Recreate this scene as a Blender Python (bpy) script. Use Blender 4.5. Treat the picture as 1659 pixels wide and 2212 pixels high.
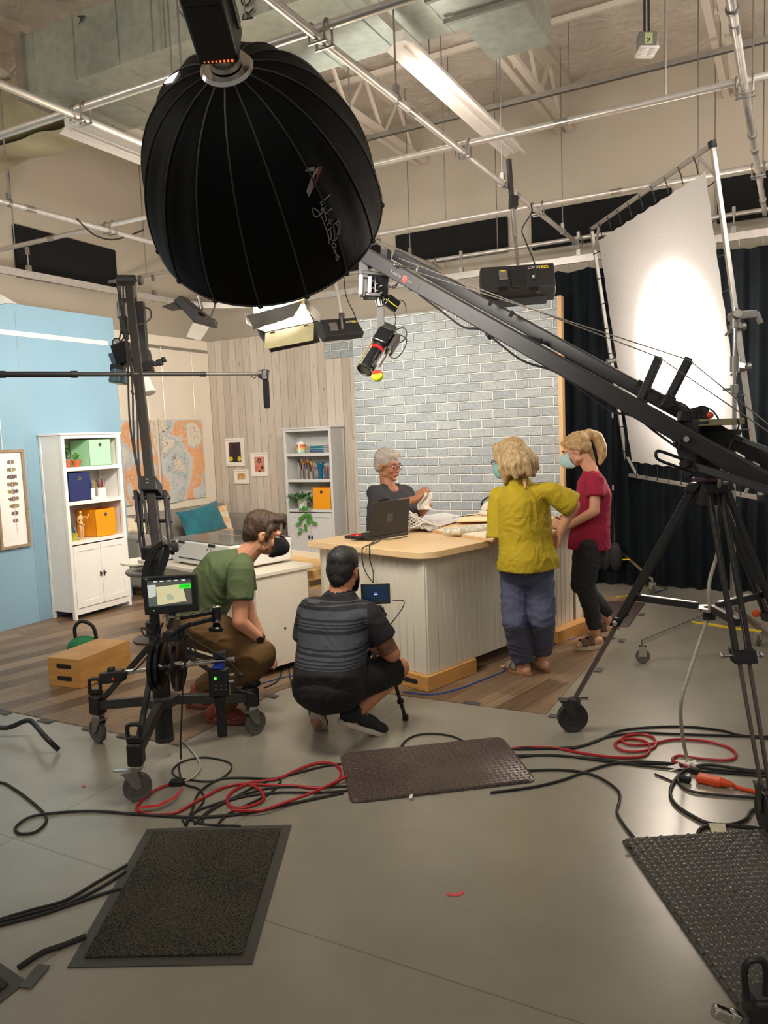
import bpy, bmesh, math, random
import numpy as np
from mathutils import Vector, Matrix, noise
V = Vector
R = math.radians
Z = V((0, 0, 1))
rnd = random.Random(7)
for _o in list(bpy.data.objects):
    bpy.data.objects.remove(_o)
SC = bpy.context.scene
COL = SC.collection

# ------------------------------------------------------------------ camera
F, CX, CY, H = 1665.0, 829.5, 1106.0, 1.65
_y, _p, _r = R(28.3), R(-5.75), math.atan(.0385)
_f0 = V((-math.sin(_y), math.cos(_y), 0)); _r0 = V((math.cos(_y), math.sin(_y), 0)); _u0 = V((0, 0, 1))
FW = _f0 * math.cos(_p) + _u0 * math.sin(_p)
_up = -_f0 * math.sin(_p) + _u0 * math.cos(_p)
RT = _r0 * math.cos(_r) - _up * math.sin(_r)
UP = _up * math.cos(_r) + _r0 * math.sin(_r)
EYE = V((0, 0, H))
cd = bpy.data.cameras.new('camera'); cam = bpy.data.objects.new('camera', cd); COL.objects.link(cam)
cam.matrix_world = Matrix(((RT.x, UP.x, -FW.x, 0), (RT.y, UP.y, -FW.y, 0), (RT.z, UP.z, -FW.z, H), (0, 0, 0, 1)))
cd.sensor_fit = 'HORIZONTAL'; cd.sensor_width = 36; cd.lens = 36 * F / 1659; cd.clip_start = .05; cd.clip_end = 100
SC.camera = cam

# ------------------------------------------------------------------ light
SC.view_settings.view_transform = 'Standard'
SC.view_settings.look = 'None'
SC.view_settings.gamma = 1
SC.view_settings.use_curve_mapping = False
SC.view_settings.exposure = 0.0
W = bpy.data.worlds.new('world'); SC.world = W; W.use_nodes = True
W.node_tree.nodes['Background'].inputs[0].default_value = (1.0, .95, .88, 1)
W.node_tree.nodes['Background'].inputs[1].default_value = .28

def area(name, loc, aim, sx, sy, power, col=(1, .94, .86), shape='RECTANGLE', spread=180):
    l = bpy.data.lights.new(name, 'AREA'); l.shape = shape; l.size = sx; l.size_y = sy; l.energy = power; l.color = col
    l.spread = R(spread)
    o = bpy.data.objects.new(name, l); COL.objects.link(o); o.location = loc
    o.rotation_euler = (V(aim) - V(loc)).to_track_quat('-Z', 'Y').to_euler()
    return o
# unseen area lamps added as fill for the floor, set, ceiling and back wall
area('fill_light', (.8, -1.0, 4.3), (-.8, 3.5, 0), 2.4, .6, 40)
area('fill_light', (-5.2, .8, 4.2), (-5.2, 5.6, 1.2), 1.6, .6, 44)
area('fill_light', (1.6, 5.0, 4.2), (-1.2, 7.2, 3.2), 1.6, .6, 24)
area('fill_light', (-2.9, 5.5, 3.9), (-2.6, 6.6, 5.4), 1.6, .5, 20)
area('fill_light', (.6, 4.6, 3.4), (-1.2, 7.5, 4.6), 1.2, .5, 26)

# ------------------------------------------------------------------ points: a photo pixel plus a known plane or distance
def ray(x, y): return FW + RT * ((x - CX) / F) - UP * ((y - CY) / F)
def fl(x, y, z=0.0):
    d = ray(x, y); return EYE + d * ((z - H) / d.z)
def px(x, y, X):
    d = ray(x, y); return EYE + d * (X / d.x)
def py(x, y, Y):
    d = ray(x, y); return EYE + d * (Y / d.y)
def pd(x, y, D): return EYE + ray(x, y) * D
def pl(x, y, P, N):
    d = ray(x, y); return EYE + d * ((V(P) - EYE).dot(N) / d.dot(N))
def dep(P): return (V(P) - EYE).dot(FW)
def lerp(a, b, t): return a + (b - a) * t

# ------------------------------------------------------------------ mesh builder
class MB:
    def __init__(s): s.v = []; s.f = []
    def add(s, vs, fs):
        n = len(s.v); s.v += [V(q) for q in vs]; s.f += [tuple(i + n for i in g) for g in fs]; return s
    def obox(s, c, ax, ay, az):
        c = V(c); ax = V(ax) / 2; ay = V(ay) / 2; az = V(az) / 2
        vs = [c + ax * i + ay * j + az * k for k in (-1, 1) for j in (-1, 1) for i in (-1, 1)]
        fs = [(0, 2, 3, 1), (4, 5, 7, 6), (0, 1, 5, 4), (2, 6, 7, 3), (0, 4, 6, 2), (1, 3, 7, 5)]
        if ax.cross(ay).dot(az) < 0: fs = [g[::-1] for g in fs]
        return s.add(vs, fs)
    def box(s, x0, x1, y0, y1, z0, z1):
        return s.obox(((x0 + x1) / 2, (y0 + y1) / 2, (z0 + z1) / 2), (x1 - x0, 0, 0), (0, y1 - y0, 0), (0, 0, z1 - z0))
    def bar(s, a, b, w, h, up=(0, 0, 1)):
        a = V(a); b = V(b); d = (b - a); dn = d.normalized(); up = V(up)
        sx = dn.cross(up)
        if sx.length < 1e-4: sx = dn.cross(V((1, 0, 0)))
        sx.normalize(); u = sx.cross(dn)
        return s.obox((a + b) / 2, d, sx * w, u * h)
    def cyl(s, a, b, r, r2=None, n=14, caps=True):
        a = V(a); b = V(b); r2 = r if r2 is None else r2
        d = (b - a).normalized(); x = d.orthogonal().normalized(); y = d.cross(x)
        vs = []
        for P, q in ((a, r), (b, r2)):
            for i in range(n):
                t = 2 * math.pi * i / n; vs.append(P + (x * math.cos(t) + y * math.sin(t)) * q)
        fs = [(i, (i + 1) % n, n + (i + 1) % n, n + i) for i in range(n)]
        if caps: fs += [tuple(range(n - 1, -1, -1)), tuple(range(n, 2 * n))]
        return s.add(vs, fs)
    def tube(s, pts, r, n=8, closed=False):
        pts = [V(q) for q in pts]; m = len(pts); vs = []; prev = None
        rs = r if isinstance(r, (list, tuple)) else [r] * m
        for i in range(m):
            if closed: d = pts[(i + 1) % m] - pts[i - 1]
            else: d = pts[min(i + 1, m - 1)] - pts[max(i - 1, 0)]
            if d.length < 1e-9: d = V((0, 0, 1))
            d.normalize()
            if prev is None: x = d.orthogonal().normalized()
            else:
                x = prev - d * prev.dot(d)
                x = x.normalized() if x.length > 1e-6 else d.orthogonal().normalized()
            prev = x; y = d.cross(x)
            for k in range(n):
                t = 2 * math.pi * k / n; vs.append(pts[i] + (x * math.cos(t) + y * math.sin(t)) * rs[i])
        fs = []
        for i in range(m if closed else m - 1):
            j = (i + 1) % m
            for k in range(n):
                fs.append((i * n + k, i * n + (k + 1) % n, j * n + (k + 1) % n, j * n + k))
        if not closed: fs += [tuple(range(n - 1, -1, -1)), tuple(range((m - 1) * n, m * n))]
        return s.add(vs, fs)
    def lathe(s, o, ax, prof, n=24, caps=True):
        o = V(o); d = V(ax).normalized(); x = d.orthogonal().normalized(); y = d.cross(x); vs = []
        for (q, h) in prof:
            for i in range(n):
                t = 2 * math.pi * i / n; vs.append(o + d * h + (x * math.cos(t) + y * math.sin(t)) * max(q, 1e-4))
        m = len(prof); fs = []
        for i in range(m - 1):
            for k in range(n):
                fs.append((i * n + k, i * n + (k + 1) % n, (i + 1) * n + (k + 1) % n, (i + 1) * n + k))
        if caps: fs += [tuple(range(n - 1, -1, -1)), tuple(range((m - 1) * n, m * n))]
        return s.add(vs, fs)
    def ball(s, c, r, n=16, m=10, rot=None):
        c = V(c); r = V(r) if not isinstance(r, (int, float)) else V((r, r, r)); vs = []; fs = []
        for j in range(1, m):
            p = math.pi * j / m
            for i in range(n):
                t = 2 * math.pi * i / n
                q = V((r.x * math.sin(p) * math.cos(t), r.y * math.sin(p) * math.sin(t), r.z * math.cos(p)))
                if rot is not None: q = rot @ q
                vs.append(c + q)
        a = V((0, 0, r.z)); a = rot @ a if rot is not None else a
        vs += [c + a, c - a]; T = (m - 1) * n; B = T + 1
        for j in range(m - 2):
            for i in range(n):
                fs.append((j * n + i, (j + 1) * n + i, (j + 1) * n + (i + 1) % n, j * n + (i + 1) % n))
        for i in range(n):
            fs.append((T, i, (i + 1) % n)); fs.append((B, (m - 2) * n + (i + 1) % n, (m - 2) * n + i))
        return s.add(vs, fs)
    def prism(s, poly, ex):
        poly = [V(q) for q in poly]; n = len(poly); ex = V(ex)
        nn = V((0, 0, 0))
        for i in range(n): nn += poly[i].cross(poly[(i + 1) % n])
        if nn.dot(ex) > 0: poly = poly[::-1]
        vs = poly + [q + ex for q in poly]
        fs = [tuple(range(n)), tuple(range(2 * n - 1, n - 1, -1))]
        fs += [(i, n + i, n + (i + 1) % n, (i + 1) % n) for i in range(n)]
        return s.add(vs, fs)
    def grid(s, fn, nu, nv, wrap=False):
        vs = [fn(i / nu, j / nv) for j in range(nv + 1) for i in range(nu + 1)]
        fs = [(j * (nu + 1) + i, j * (nu + 1) + i + 1, (j + 1) * (nu + 1) + i + 1, (j + 1) * (nu + 1) + i) for j in range(nv) for i in range(nu)]
        return s.add(vs, fs)
    def build(s, name, mat, parent=None, bevel=0, flat=False, ang=38, solid=0, origin=None, fixn=False):
        me = bpy.data.meshes.new(name)
        if parent is not None: org = parent.get('_org'); org = V(org)
        elif origin is not None: org = V(origin)
        else:
            xs = [q.x for q in s.v]; ys = [q.y for q in s.v]
            org = V(((min(xs) + max(xs)) / 2, (min(ys) + max(ys)) / 2, min(q.z for q in s.v)))
        me.from_pydata([q - org for q in s.v], [], s.f)
        if fixn:
            bm = bmesh.new(); bm.from_mesh(me); bmesh.ops.recalc_face_normals(bm, faces=bm.faces); bm.to_mesh(me); bm.free()
        me.materials.append(mat)
        if not flat:
            for q in me.polygons: q.use_smooth = True
            me.set_sharp_from_angle(angle=R(ang))
        o = bpy.data.objects.new(name, me); COL.objects.link(o)
        o['_org'] = org[:]
        if parent is not None:
            o.parent = parent
            pp = V(parent.get('_org'))
        else: o.location = org
        if bevel:
            b = o.modifiers.new('bevel', 'BEVEL'); b.width = bevel; b.segments = 2; b.limit_method = 'ANGLE'; b.angle_limit = R(40)
        if solid:
            b = o.modifiers.new('solid', 'SOLIDIFY'); b.thickness = solid; b.offset = 0
        return o

def sp(pts, k=6, closed=False):
    """Catmull-Rom through points"""
    pts = [V(q) for q in pts]; m = len(pts); out = []
    for i in range(m if closed else m - 1):
        g = (lambda j: pts[j % m]) if closed else (lambda j: pts[max(0, min(m - 1, j))])
        a, b, c, d = g(i - 1), g(i), g(i + 1), g(i + 2)
        for q in range(k):
            t = q / k
            out.append(.5 * ((2 * b) + (c - a) * t + (2 * a - 5 * b + 4 * c - d) * t * t + (3 * b - a - 3 * c + d) * t ** 3))
    if not closed: out.append(pts[-1])
    return out

def tag(o, label, cat, group=None, kind=None):
    if label: o['label'] = label
    if cat: o['category'] = cat
    if group: o['group'] = group
    if kind: o['kind'] = kind
    return o
def thing(name, label, cat, loc, group=None):
    o = bpy.data.objects.new(name, None); COL.objects.link(o); o.location = loc; o['_org'] = V(loc)[:]; o.empty_display_size = .05
    return tag(o, label, cat, group)
def struct(o): o['kind'] = 'structure'; return o
def copy_tree(o, loc, rz, label=None):
    c = o.copy(); COL.objects.link(c); c.location = loc; c.rotation_euler = (0, 0, rz)
    if label: c['label'] = label
    for ch in o.children:
        d = ch.copy(); COL.objects.link(d); d.parent = c
        for g in ch.children:
            e = g.copy(); COL.objects.link(e); e.parent = d
    return c
def text(name, body, size, o, xdir, ydir, mat, parent=None, ext=.001, **kw):
    cu = bpy.data.curves.new(name, 'FONT'); cu.body = body; cu.size = size; cu.extrude = ext; cu.resolution_u = 3
    for k, q in kw.items(): setattr(cu, k, q)
    t = bpy.data.objects.new('tmp', cu); COL.objects.link(t)
    dg = bpy.context.evaluated_depsgraph_get(); me = bpy.data.meshes.new_from_object(t.evaluated_get(dg))
    bpy.data.objects.remove(t)
    xd = V(xdir).normalized(); zd = xd.cross(V(ydir)).normalized(); yd = zd.cross(xd)
    m = MB(); m.add([V(o) + xd * q.co.x + yd * q.co.y + zd * q.co.z for q in me.vertices], [tuple(g.vertices) for g in me.polygons])
    return m.build(name, mat, parent, flat=True)

# ------------------------------------------------------------------ materials
def lin(c): return tuple((q / 12.92 if q <= .04045 else ((q + .055) / 1.055) ** 2.4) for q in c)
def rgb(r, g, b): return lin((r / 255, g / 255, b / 255)) + (1,)
class NT:
    def __init__(s, name):
        s.m = bpy.data.materials.new(name); s.m.use_nodes = True; s.t = s.m.node_tree; s.n = s.t.nodes; s.b = s.n['Principled BSDF']; s._tc = None
    def node(s, kind, **kw):
        q = s.n.new(kind)
        for k, v in kw.items():
            if k.startswith('i_'): q.inputs[k[2:].replace('_', ' ')].default_value = v
            else: setattr(q, k, v)
        return q
    def link(s, a, b): s.t.links.new(a, b)
    def obj(s):
        if s._tc is None: s._tc = s.node('ShaderNodeTexCoord')
        return s._tc.outputs['Object']
    def mapv(s, scale=(1, 1, 1), rot=(0, 0, 0), loc=(0, 0, 0)):
        m = s.node('ShaderNodeMapping'); m.inputs['Scale'].default_value = scale; m.inputs['Rotation'].default_value = rot; m.inputs['Location'].default_value = loc
        s.link(s.obj(), m.inputs['Vector']); return m.outputs['Vector']
    def noise(s, sc, vec=None, det=4, rough=.5, dist=0):
        q = s.node('ShaderNodeTexNoise'); q.inputs['Scale'].default_value = sc; q.inputs['Detail'].default_value = det; q.inputs['Roughness'].default_value = rough; q.inputs['Distortion'].default_value = dist
        s.link(vec if vec is not None else s.obj(), q.inputs['Vector']); return q.outputs['Fac']
    def ramp(s, fac, stops):
        q = s.node('ShaderNodeValToRGB'); e = q.color_ramp.elements
        while len(e) < len(stops): e.new(.5)
        for k, (p, c) in zip(e, stops): k.position = p; k.color = c if len(c) == 4 else tuple(c) + (1,)
        s.link(fac, q.inputs['Fac']); return q.outputs['Color']
    def mix(s, fac, a, b, mode='MIX'):
        q = s.node('ShaderNodeMix', data_type='RGBA', blend_type=mode)
        for sock, val in ((q.inputs[0], fac), (q.inputs[6], a), (q.inputs[7], b)):
            if hasattr(val, 'links') or hasattr(val, 'is_linked'): s.link(val, sock)
            else: sock.default_value = val
        return q.outputs[2]
    def math(s, op, a, b=0.0, c=0.0):
        q = s.node('ShaderNodeMath', operation=op)
        for i, val in enumerate((a, b, c)):
            if hasattr(val, 'is_linked'): s.link(val, q.inputs[i])
            else: q.inputs[i].default_value = val
        return q.outputs[0]
    def bump(s, h, st=.3, dist=.01):
        q = s.node('ShaderNodeBump'); q.inputs['Strength'].default_value = st; q.inputs['Distance'].default_value = dist
        s.link(h, q.inputs['Height']); s.link(q.outputs[0], s.b.inputs['Normal'])
    def base(s, c):
        if hasattr(c, 'is_linked'): s.link(c, s.b.inputs['Base Color'])
        else: s.b.inputs['Base Color'].default_value = c
    def set(s, rough=.5, metal=0, spec=None):
        s.b.inputs['Roughness'].default_value = rough; s.b.inputs['Metallic'].default_value = metal
        if spec is not None: s.b.inputs['Specular IOR Level'].default_value = spec
    def xyz(s):
        q = s.node('ShaderNodeSeparateXYZ'); s.link(s.obj(), q.inputs[0]); return q.outputs

def mat(name, c, rough=.5, metal=0, var=.08, scale=18, bump=0, bscale=60, spec=None, emit=0, ecol=None, stretch=None, alpha=None):
    t = NT(name); col = rgb(*c)
    vec = t.mapv(stretch) if stretch else None
    f = t.noise(scale, vec)
    lo = tuple(q * (1 - var) for q in col[:3]) + (1,); hi = tuple(min(1, q * (1 + var)) for q in col[:3]) + (1,)
    t.base(t.ramp(f, [(.3, lo), (.7, hi)])); t.set(rough, metal, spec)
    if bump: t.bump(t.noise(bscale, vec), bump, .01)
    if emit:
        t.b.inputs['Emission Color'].default_value = rgb(*(ecol or c)); t.b.inputs['Emission Strength'].default_value = emit
    return t.m

M = {}
M['black'] = mat('black_powdercoat', (30, 29, 29), .45)
M['blackgloss'] = mat('black_gloss_plastic', (18, 18, 19), .22)
M['gunmetal'] = mat('dark_grey_aluminium', (60, 57, 55), .4, .3)
M['jib'] = mat('charcoal_aluminium', (47, 46, 48), .45, .15)
M['chrome'] = mat('chrome', (200, 195, 188), .18, 1)
M['galv'] = mat('galvanised_steel', (176, 172, 164), .34, .85, .12, 8)
M['steel'] = mat('brushed_steel', (150, 146, 140), .4, .8)
M['alu'] = mat('aluminium_tube', (205, 198, 190), .36, .55)
M['rubber'] = mat('black_rubber', (24, 24, 24), .65, bump=.1)
M['tyre'] = mat('grey_rubber_tyre', (92, 90, 84), .6)
M['white'] = mat('white_paint', (236, 230, 220), .45, var=.02)
M['whitesteel'] = mat('white_enamel', (232, 224, 216), .4, var=.03)
M['red'] = mat('red_plastic', (200, 40, 32), .4)
M['orange'] = mat('orange_plastic', (226, 82, 36), .45)
M['redcable'] = mat('red_cable', (176, 34, 36), .4)
M['blackcable'] = mat('black_cable', (32, 31, 30), .5)
M['greycable'] = mat('grey_cable', (170, 164, 146), .5)
M['bluecable'] = mat('blue_cable', (40, 66, 130), .5)
M['yellow'] = mat('yellow_plastic', (232, 200, 40), .5)
M['blue'] = mat('blue_plastic', (30, 70, 190), .5)
M['inkw'] = mat('white_print', (225, 225, 222), .6, var=.02)
M['inkk'] = mat('black_marker', (32, 32, 34), .7, var=.02)
M['paper'] = mat('paper', (238, 234, 226), .8, var=.03)
M['glass'] = mat('smoked_glass', (40, 44, 46), .06)
# ================================================================== SETTING
def m_concrete():
    t = NT('polished_concrete'); x, y, z = t.xyz()
    n1 = t.noise(.9, det=6, rough=.6); n2 = t.noise(6, det=5, rough=.65); n3 = t.noise(90, det=3)
    c = t.ramp(n1, [(.3, rgb(141, 136, 121)), (.7, rgb(166, 160, 145))])
    c = t.mix(t.math('MULTIPLY', n2, .35), c, rgb(118, 112, 99))
    c = t.mix(t.math('MULTIPLY', t.math('GREATER_THAN', n3, .68), .25), c, rgb(96, 90, 80))
    g = None
    for ax, v in ((y, 1.985), (x, -2.92), (x, -2.12), (y, -1.2)):
        d = t.math('ABSOLUTE', t.math('SUBTRACT', ax, v)); k = t.math('LESS_THAN', d, .0028)
        g = k if g is None else t.math('MAXIMUM', g, k)
    c = t.mix(t.math('MULTIPLY', g, .55), c, rgb(70, 66, 58)); t.base(c)
    t.set(.34); rr = t.node('ShaderNodeMapRange'); rr.inputs[3].default_value = .24; rr.inputs[4].default_value = .40
    t.link(n2, rr.inputs[0]); t.link(rr.outputs[0], t.b.inputs['Roughness'])
    t.b.inputs['Coat Weight'].default_value = .5; t.b.inputs['Coat Roughness'].default_value = .2; t.bump(n2, .05, .01)
    return t.m
def m_vinyl():
    t = NT('wood_look_vinyl_planks'); v = t.mapv((1, 1, 1), (0, 0, R(-77)))
    def sub(sc):
        m = t.node('ShaderNodeMapping'); m.inputs['Scale'].default_value = sc; t.link(v, m.inputs['Vector']); return m.outputs[0]
    br = t.node('ShaderNodeTexBrick'); t.link(v, br.inputs['Vector'])
    for k, q in (('Scale', 1), ('Mortar Size', .001), ('Brick Width', 1.1), ('Row Height', .155), ('Bias', 0)): br.inputs[k].default_value = q
    br.offset = .37; br.inputs['Color1'].default_value = (0, 0, 0, 1); br.inputs['Color2'].default_value = (1, 1, 1, 1); br.inputs['Mortar'].default_value = (.5, .5, .5, 1)
    g1 = t.noise(2.6, sub((1.0, 16, 1)), 6, .65, .8); g2 = t.noise(9, sub((1.5, 26, 1)), 4)
    f = t.math('ADD', t.math('MULTIPLY', br.outputs['Color'], .46), t.math('MULTIPLY', g1, .85))
    c = t.ramp(f, [(.25, rgb(72, 54, 41)), (.5, rgb(112, 88, 66)), (.72, rgb(140, 114, 87)), (.95, rgb(160, 134, 104))])
    c = t.mix(t.math('MULTIPLY', t.math('GREATER_THAN', g2, .6), .3), c, rgb(72, 54, 41))
    c = t.mix(t.math('MULTIPLY', br.outputs['Fac'], .6), c, rgb(48, 38, 30))
    t.base(c); t.set(.42); t.bump(g1, .06, .01); return t.m
def m_plaster(name, c, st=.04):
    t = NT(name); n = t.noise(2.2, det=4); col = rgb(*c)
    t.base(t.ramp(n, [(.3, tuple(q * .94 for q in col[:3]) + (1,)), (.7, col)])); t.set(.75); t.bump(t.noise(40), st, .01); return t.m
M['wall'] = m_plaster('warm_grey_wall_paint', (196, 184, 165))
M['concrete'] = m_concrete(); M['vinyl'] = m_vinyl()

m = MB().box(-9, 5, -3, 9, -.1, 0); struct(m.build('floor', M['concrete'], origin=(0, 0, 0)))
VZ = .004
poly = [(-9, 2.985), (-2.968, 3.025), (-2.985, 4.0), (-2.9, 4.19), (-1.262, 4.225), (-1.25, 7.45), (-2.1, 7.6), (-2.1, 8.2), (-9, 8.2)]
m = MB().prism([(a, b, 0) for a, b in poly], (0, 0, VZ)); o = m.build('floor.001', M['vinyl'], origin=(0, 0, 0), flat=True); struct(o)
struct(MB().box(-7.75, -7.6, -1, 9, 0, 5.6).build('wall_left', M['wall'], origin=(0, 0, 0)))
struct(MB().box(-7.6, 4, 8.85, 9, 0, 5.6).build('wall_back', M['wall'], origin=(0, 0, 0)))

# ceiling: white plastic faced insulation sagging between the joists
t = NT('white_insulation_sheet'); n = t.noise(1.6, det=6, rough=.6, dist=1.2)
t.base(t.ramp(n, [(.3, rgb(190, 178, 164)), (.65, rgb(222, 212, 198))])); t.set(.32); t.bump(t.noise(4, det=6, dist=2), .5, .05); M['insul'] = t.m
def cf(u, v):
    x = lerp(-7.6, 3, u); y = lerp(-1, 8.85, v)
    w = noise.noise((x * 1.3, y * 1.3, 0)) * .05 + noise.noise((x * 4, y * 2.2, 3)) * .025
    return V((x, y, 5.42 + w - .05 * abs(math.sin(x * 1.7))))
struct(MB().grid(cf, 110, 100).build('ceiling', M['insul'], origin=(0, 0, 0)))

# roof joists running away from the camera
M['joist'] = mat('white_joist_paint', (222, 210, 194), .5, var=.03)
JX = [(-6.2, 'leftmost white roof joist above the galvanised duct'), (-4.05, 'white open web roof joist left of the hanging strip light'),
      (-2.3, 'white open web roof joist right of the hanging strip light'), (-.62, 'rightmost white open web roof joist with a hanging rod'), (1.4, 'white roof joist beyond the right edge of the ceiling grid')]
ZJ = 4.88
for X, lab in JX[:4]:
    th = thing('roof_joist', lab, 'roof joist', (X, 8.8, ZJ), 'white open web roof joists')
    y0 = 1.0
    for dx in (-.055, .055):
        MB().bar((X + dx, y0, ZJ + .02), (X + dx, 8.84, ZJ + .02), .06, .045).build('bottom_chord', M['joist'], th)
    MB().bar((X, y0, ZJ + .5), (X, 8.84, ZJ + .5), .14, .05).build('top_chord', M['joist'], th)
    k = 0; y = 8.6
    while y > 3.2:
        MB().cyl((X, y, ZJ + .03), (X, y - .38, ZJ + .5), .022, n=6).build('web_bar', M['joist'], th)
        MB().cyl((X, y - .38, ZJ + .5), (X, y - .76, ZJ + .03), .022, n=6).build('web_bar', M['joist'], th); y -= .76
for yy, lab in ((5.3, 'thin white bridging bar across the joists near the ceiling duct'), (7.3, 'thin white bridging bar across the joists towards the back wall')):
    tag(MB().bar((-6.2, yy, 5.3), (2.4, yy, 5.3), .04, .05).build('bridging_bar', M['joist']), lab, 'roof bridging')

# black acoustic panels high on the walls
M['acoustic'] = mat('black_acoustic_felt', (17, 17, 17), .95, bump=.3, bscale=300)
def wallpanel(pts, n, lab):
    a = [V(q) for q in pts]
    tag(MB().prism(a, n).build('acoustic_panel', M['acoustic'], bevel=.008), lab, 'acoustic panel', 'black acoustic panels high on the studio walls')
XL = -7.59
P = [px(25, 485, XL), px(243, 551, XL), px(251, 638, XL), px(32, 600, XL)]
wallpanel([(XL, P[0].y, 4.08), (XL, P[1].y, 4.06), (XL, P[1].y, 3.53), (XL, P[0].y, 3.52)], (.06, 0, 0), 'black felt acoustic panel on the left wall above the blue flat')
def bpan(x0, x1, ya, z0, z1, lab):
    a = py(x0, ya, 8.84).x; b = py(x1, ya, 8.84).x
    wallpanel([(a, 8.84, z0), (b, 8.84, z0), (b, 8.84, z1), (a, 8.84, z1)], (0, -.06, 0), lab)
bpan(640, 824, 560, 3.72, 4.09, 'black felt acoustic panel on the back wall half hidden by the softbox')
bpan(858, 1098, 510, 3.70, 4.09, 'black felt acoustic panel on the back wall left of the hanging fluorescent lamp')
bpan(1150, 1452, 470, 3.67, 4.09, 'black felt acoustic panel on the back wall behind the white diffusion frame')
bpan(1550, 1790, 430, 3.66, 4.09, 'black felt acoustic panel at the right end of the back wall')

# ================================================================== SCENERY FLATS
def m_brick():
    t = NT('white_washed_brick'); v = t.mapv((1, 1, 1), (R(90), 0, 0))
    s = t.xyz(); cb = t.node('ShaderNodeCombineXYZ'); t.link(s[0], cb.inputs[0]); t.link(s[2], cb.inputs[1])
    wob = t.node('ShaderNodeTexNoise'); wob.inputs['Scale'].default_value = 9; t.link(t.obj(), wob.inputs['Vector'])
    va = t.node('ShaderNodeVectorMath', operation='MULTIPLY_ADD'); t.link(wob.outputs['Color'], va.inputs[0]); va.inputs[1].default_value = (.02, .014, 0); t.link(cb.outputs[0], va.inputs[2])
    br = t.node('ShaderNodeTexBrick'); t.link(va.outputs[0], br.inputs['Vector'])
    for k, q in (('Scale', 1), ('Mortar Size', .0105), ('Mortar Smooth', .6), ('Brick Width', .262), ('Row Height', .0985), ('Bias', 0)): br.inputs[k].default_value = q
    br.inputs['Color1'].default_value = (0, 0, 0, 1); br.inputs['Color2'].default_value = (1, 1, 1, 1); br.inputs['Mortar'].default_value = (.5, .5, .5, 1)
    n = t.noise(5, det=5, rough=.65); n2 = t.noise(26, t.mapv((1, 1, 2.5)), det=5)
    f = t.math('ADD', t.math('MULTIPLY', br.outputs['Color'], .14), t.math('ADD', t.math('MULTIPLY', n2, .62), t.math('MULTIPLY', n, .2)))
    c = t.ramp(f, [(.3, rgb(138, 146, 149)), (.5, rgb(166, 171, 171)), (.72, rgb(194, 196, 190))])
    c = t.mix(br.outputs['Fac'], c, rgb(226, 226, 217))
    t.base(c); t.set(.62)
    h = t.math('SUBTRACT', t.math('MULTIPLY', t.math('SUBTRACT', 1.0, br.outputs['Fac']), 1.0), t.math('MULTIPLY', n2, .25)); t.bump(h, 1.0, .02); return t.m
def m_planks():
    t = NT('white_washed_planks'); s = t.xyz(); pitch = .118
    cb = t.node('ShaderNodeCombineXYZ'); t.link(s[0], cb.inputs[0]); t.link(s[2], cb.inputs[1])
    fr = t.math('FRACT', t.math('DIVIDE', s[0], pitch)); idx = t.math('FLOOR', t.math('DIVIDE', s[0], pitch))
    wn = t.node('ShaderNodeTexWhiteNoise', noise_dimensions='1D'); t.link(idx, wn.inputs['W'])
    off = t.node('ShaderNodeCombineXYZ'); t.link(s[0], off.inputs[0]); t.link(t.math('ADD', s[2], t.math('MULTIPLY', wn.outputs['Value'], 30)), off.inputs[2])
    mp = t.node('ShaderNodeMapping'); mp.inputs['Scale'].default_value = (30, 1, 1.3); t.link(off.outputs[0], mp.inputs['Vector'])
    g = t.noise(2.2, mp.outputs[0], 5, .6, .4)
    mp2 = t.node('ShaderNodeMapping'); mp2.inputs['Scale'].default_value = (13, 1, 4); t.link(off.outputs[0], mp2.inputs['Vector'])
    vor = t.node('ShaderNodeTexVoronoi'); vor.inputs['Scale'].default_value = .8; t.link(mp2.outputs[0], vor.inputs['Vector'])
    knot = t.math('LESS_THAN', vor.outputs['Distance'], .1)
    c = t.ramp(t.math('ADD', t.math('MULTIPLY', g, .7), t.math('MULTIPLY', wn.outputs['Value'], .3)), [(.25, rgb(176, 163, 147)), (.5, rgb(202, 190, 174)), (.8, rgb(216, 207, 192))])
    c = t.mix(t.math('MULTIPLY', knot, .5), c, rgb(120, 105, 92))
    gr = t.math('LESS_THAN', fr, .055); hl = t.math('COMPARE', fr, .08, .03)
    c = t.mix(t.math('MULTIPLY', gr, .6), c, rgb(96, 86, 74))
    t.base(c); t.set(.6); t.bump(t.math('SUBTRACT', 1.0, gr), .5, .01); return t.m
M['brick'] = m_brick(); M['planks'] = m_planks()
M['bluepaint'] = m_plaster('pale_blue_paint', (136, 170, 188), .02); M['cream'] = m_plaster('cream_white_paint', (238, 226, 206), .02)
M['stud'] = mat('raw_pine', (214, 176, 128), .6, var=.12, scale=6, stretch=(12, 12, 1))
HB = 2.97
# blue flat
B0 = -6.345
bf = thing('scenery_flat', 'tall pale blue scenery flat behind the white bookcase and feather picture', 'scenery flat', (B0, 4, VZ))
MB().box(B0 - .06, B0, 2.2, 5.955, VZ, HB).build('painted_panel', M['bluepaint'], bf)
MB().bar((B0 + .006, 3.5, 2.70), (B0 + .006, 5.86, 2.70), .012, .045).build('picture_rail', M['whitesteel'], bf)
MB().box(B0 - .001, B0 + .0005, 4.79, 4.793, VZ, HB).build('panel_seam', M['galv'], bf)
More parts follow.
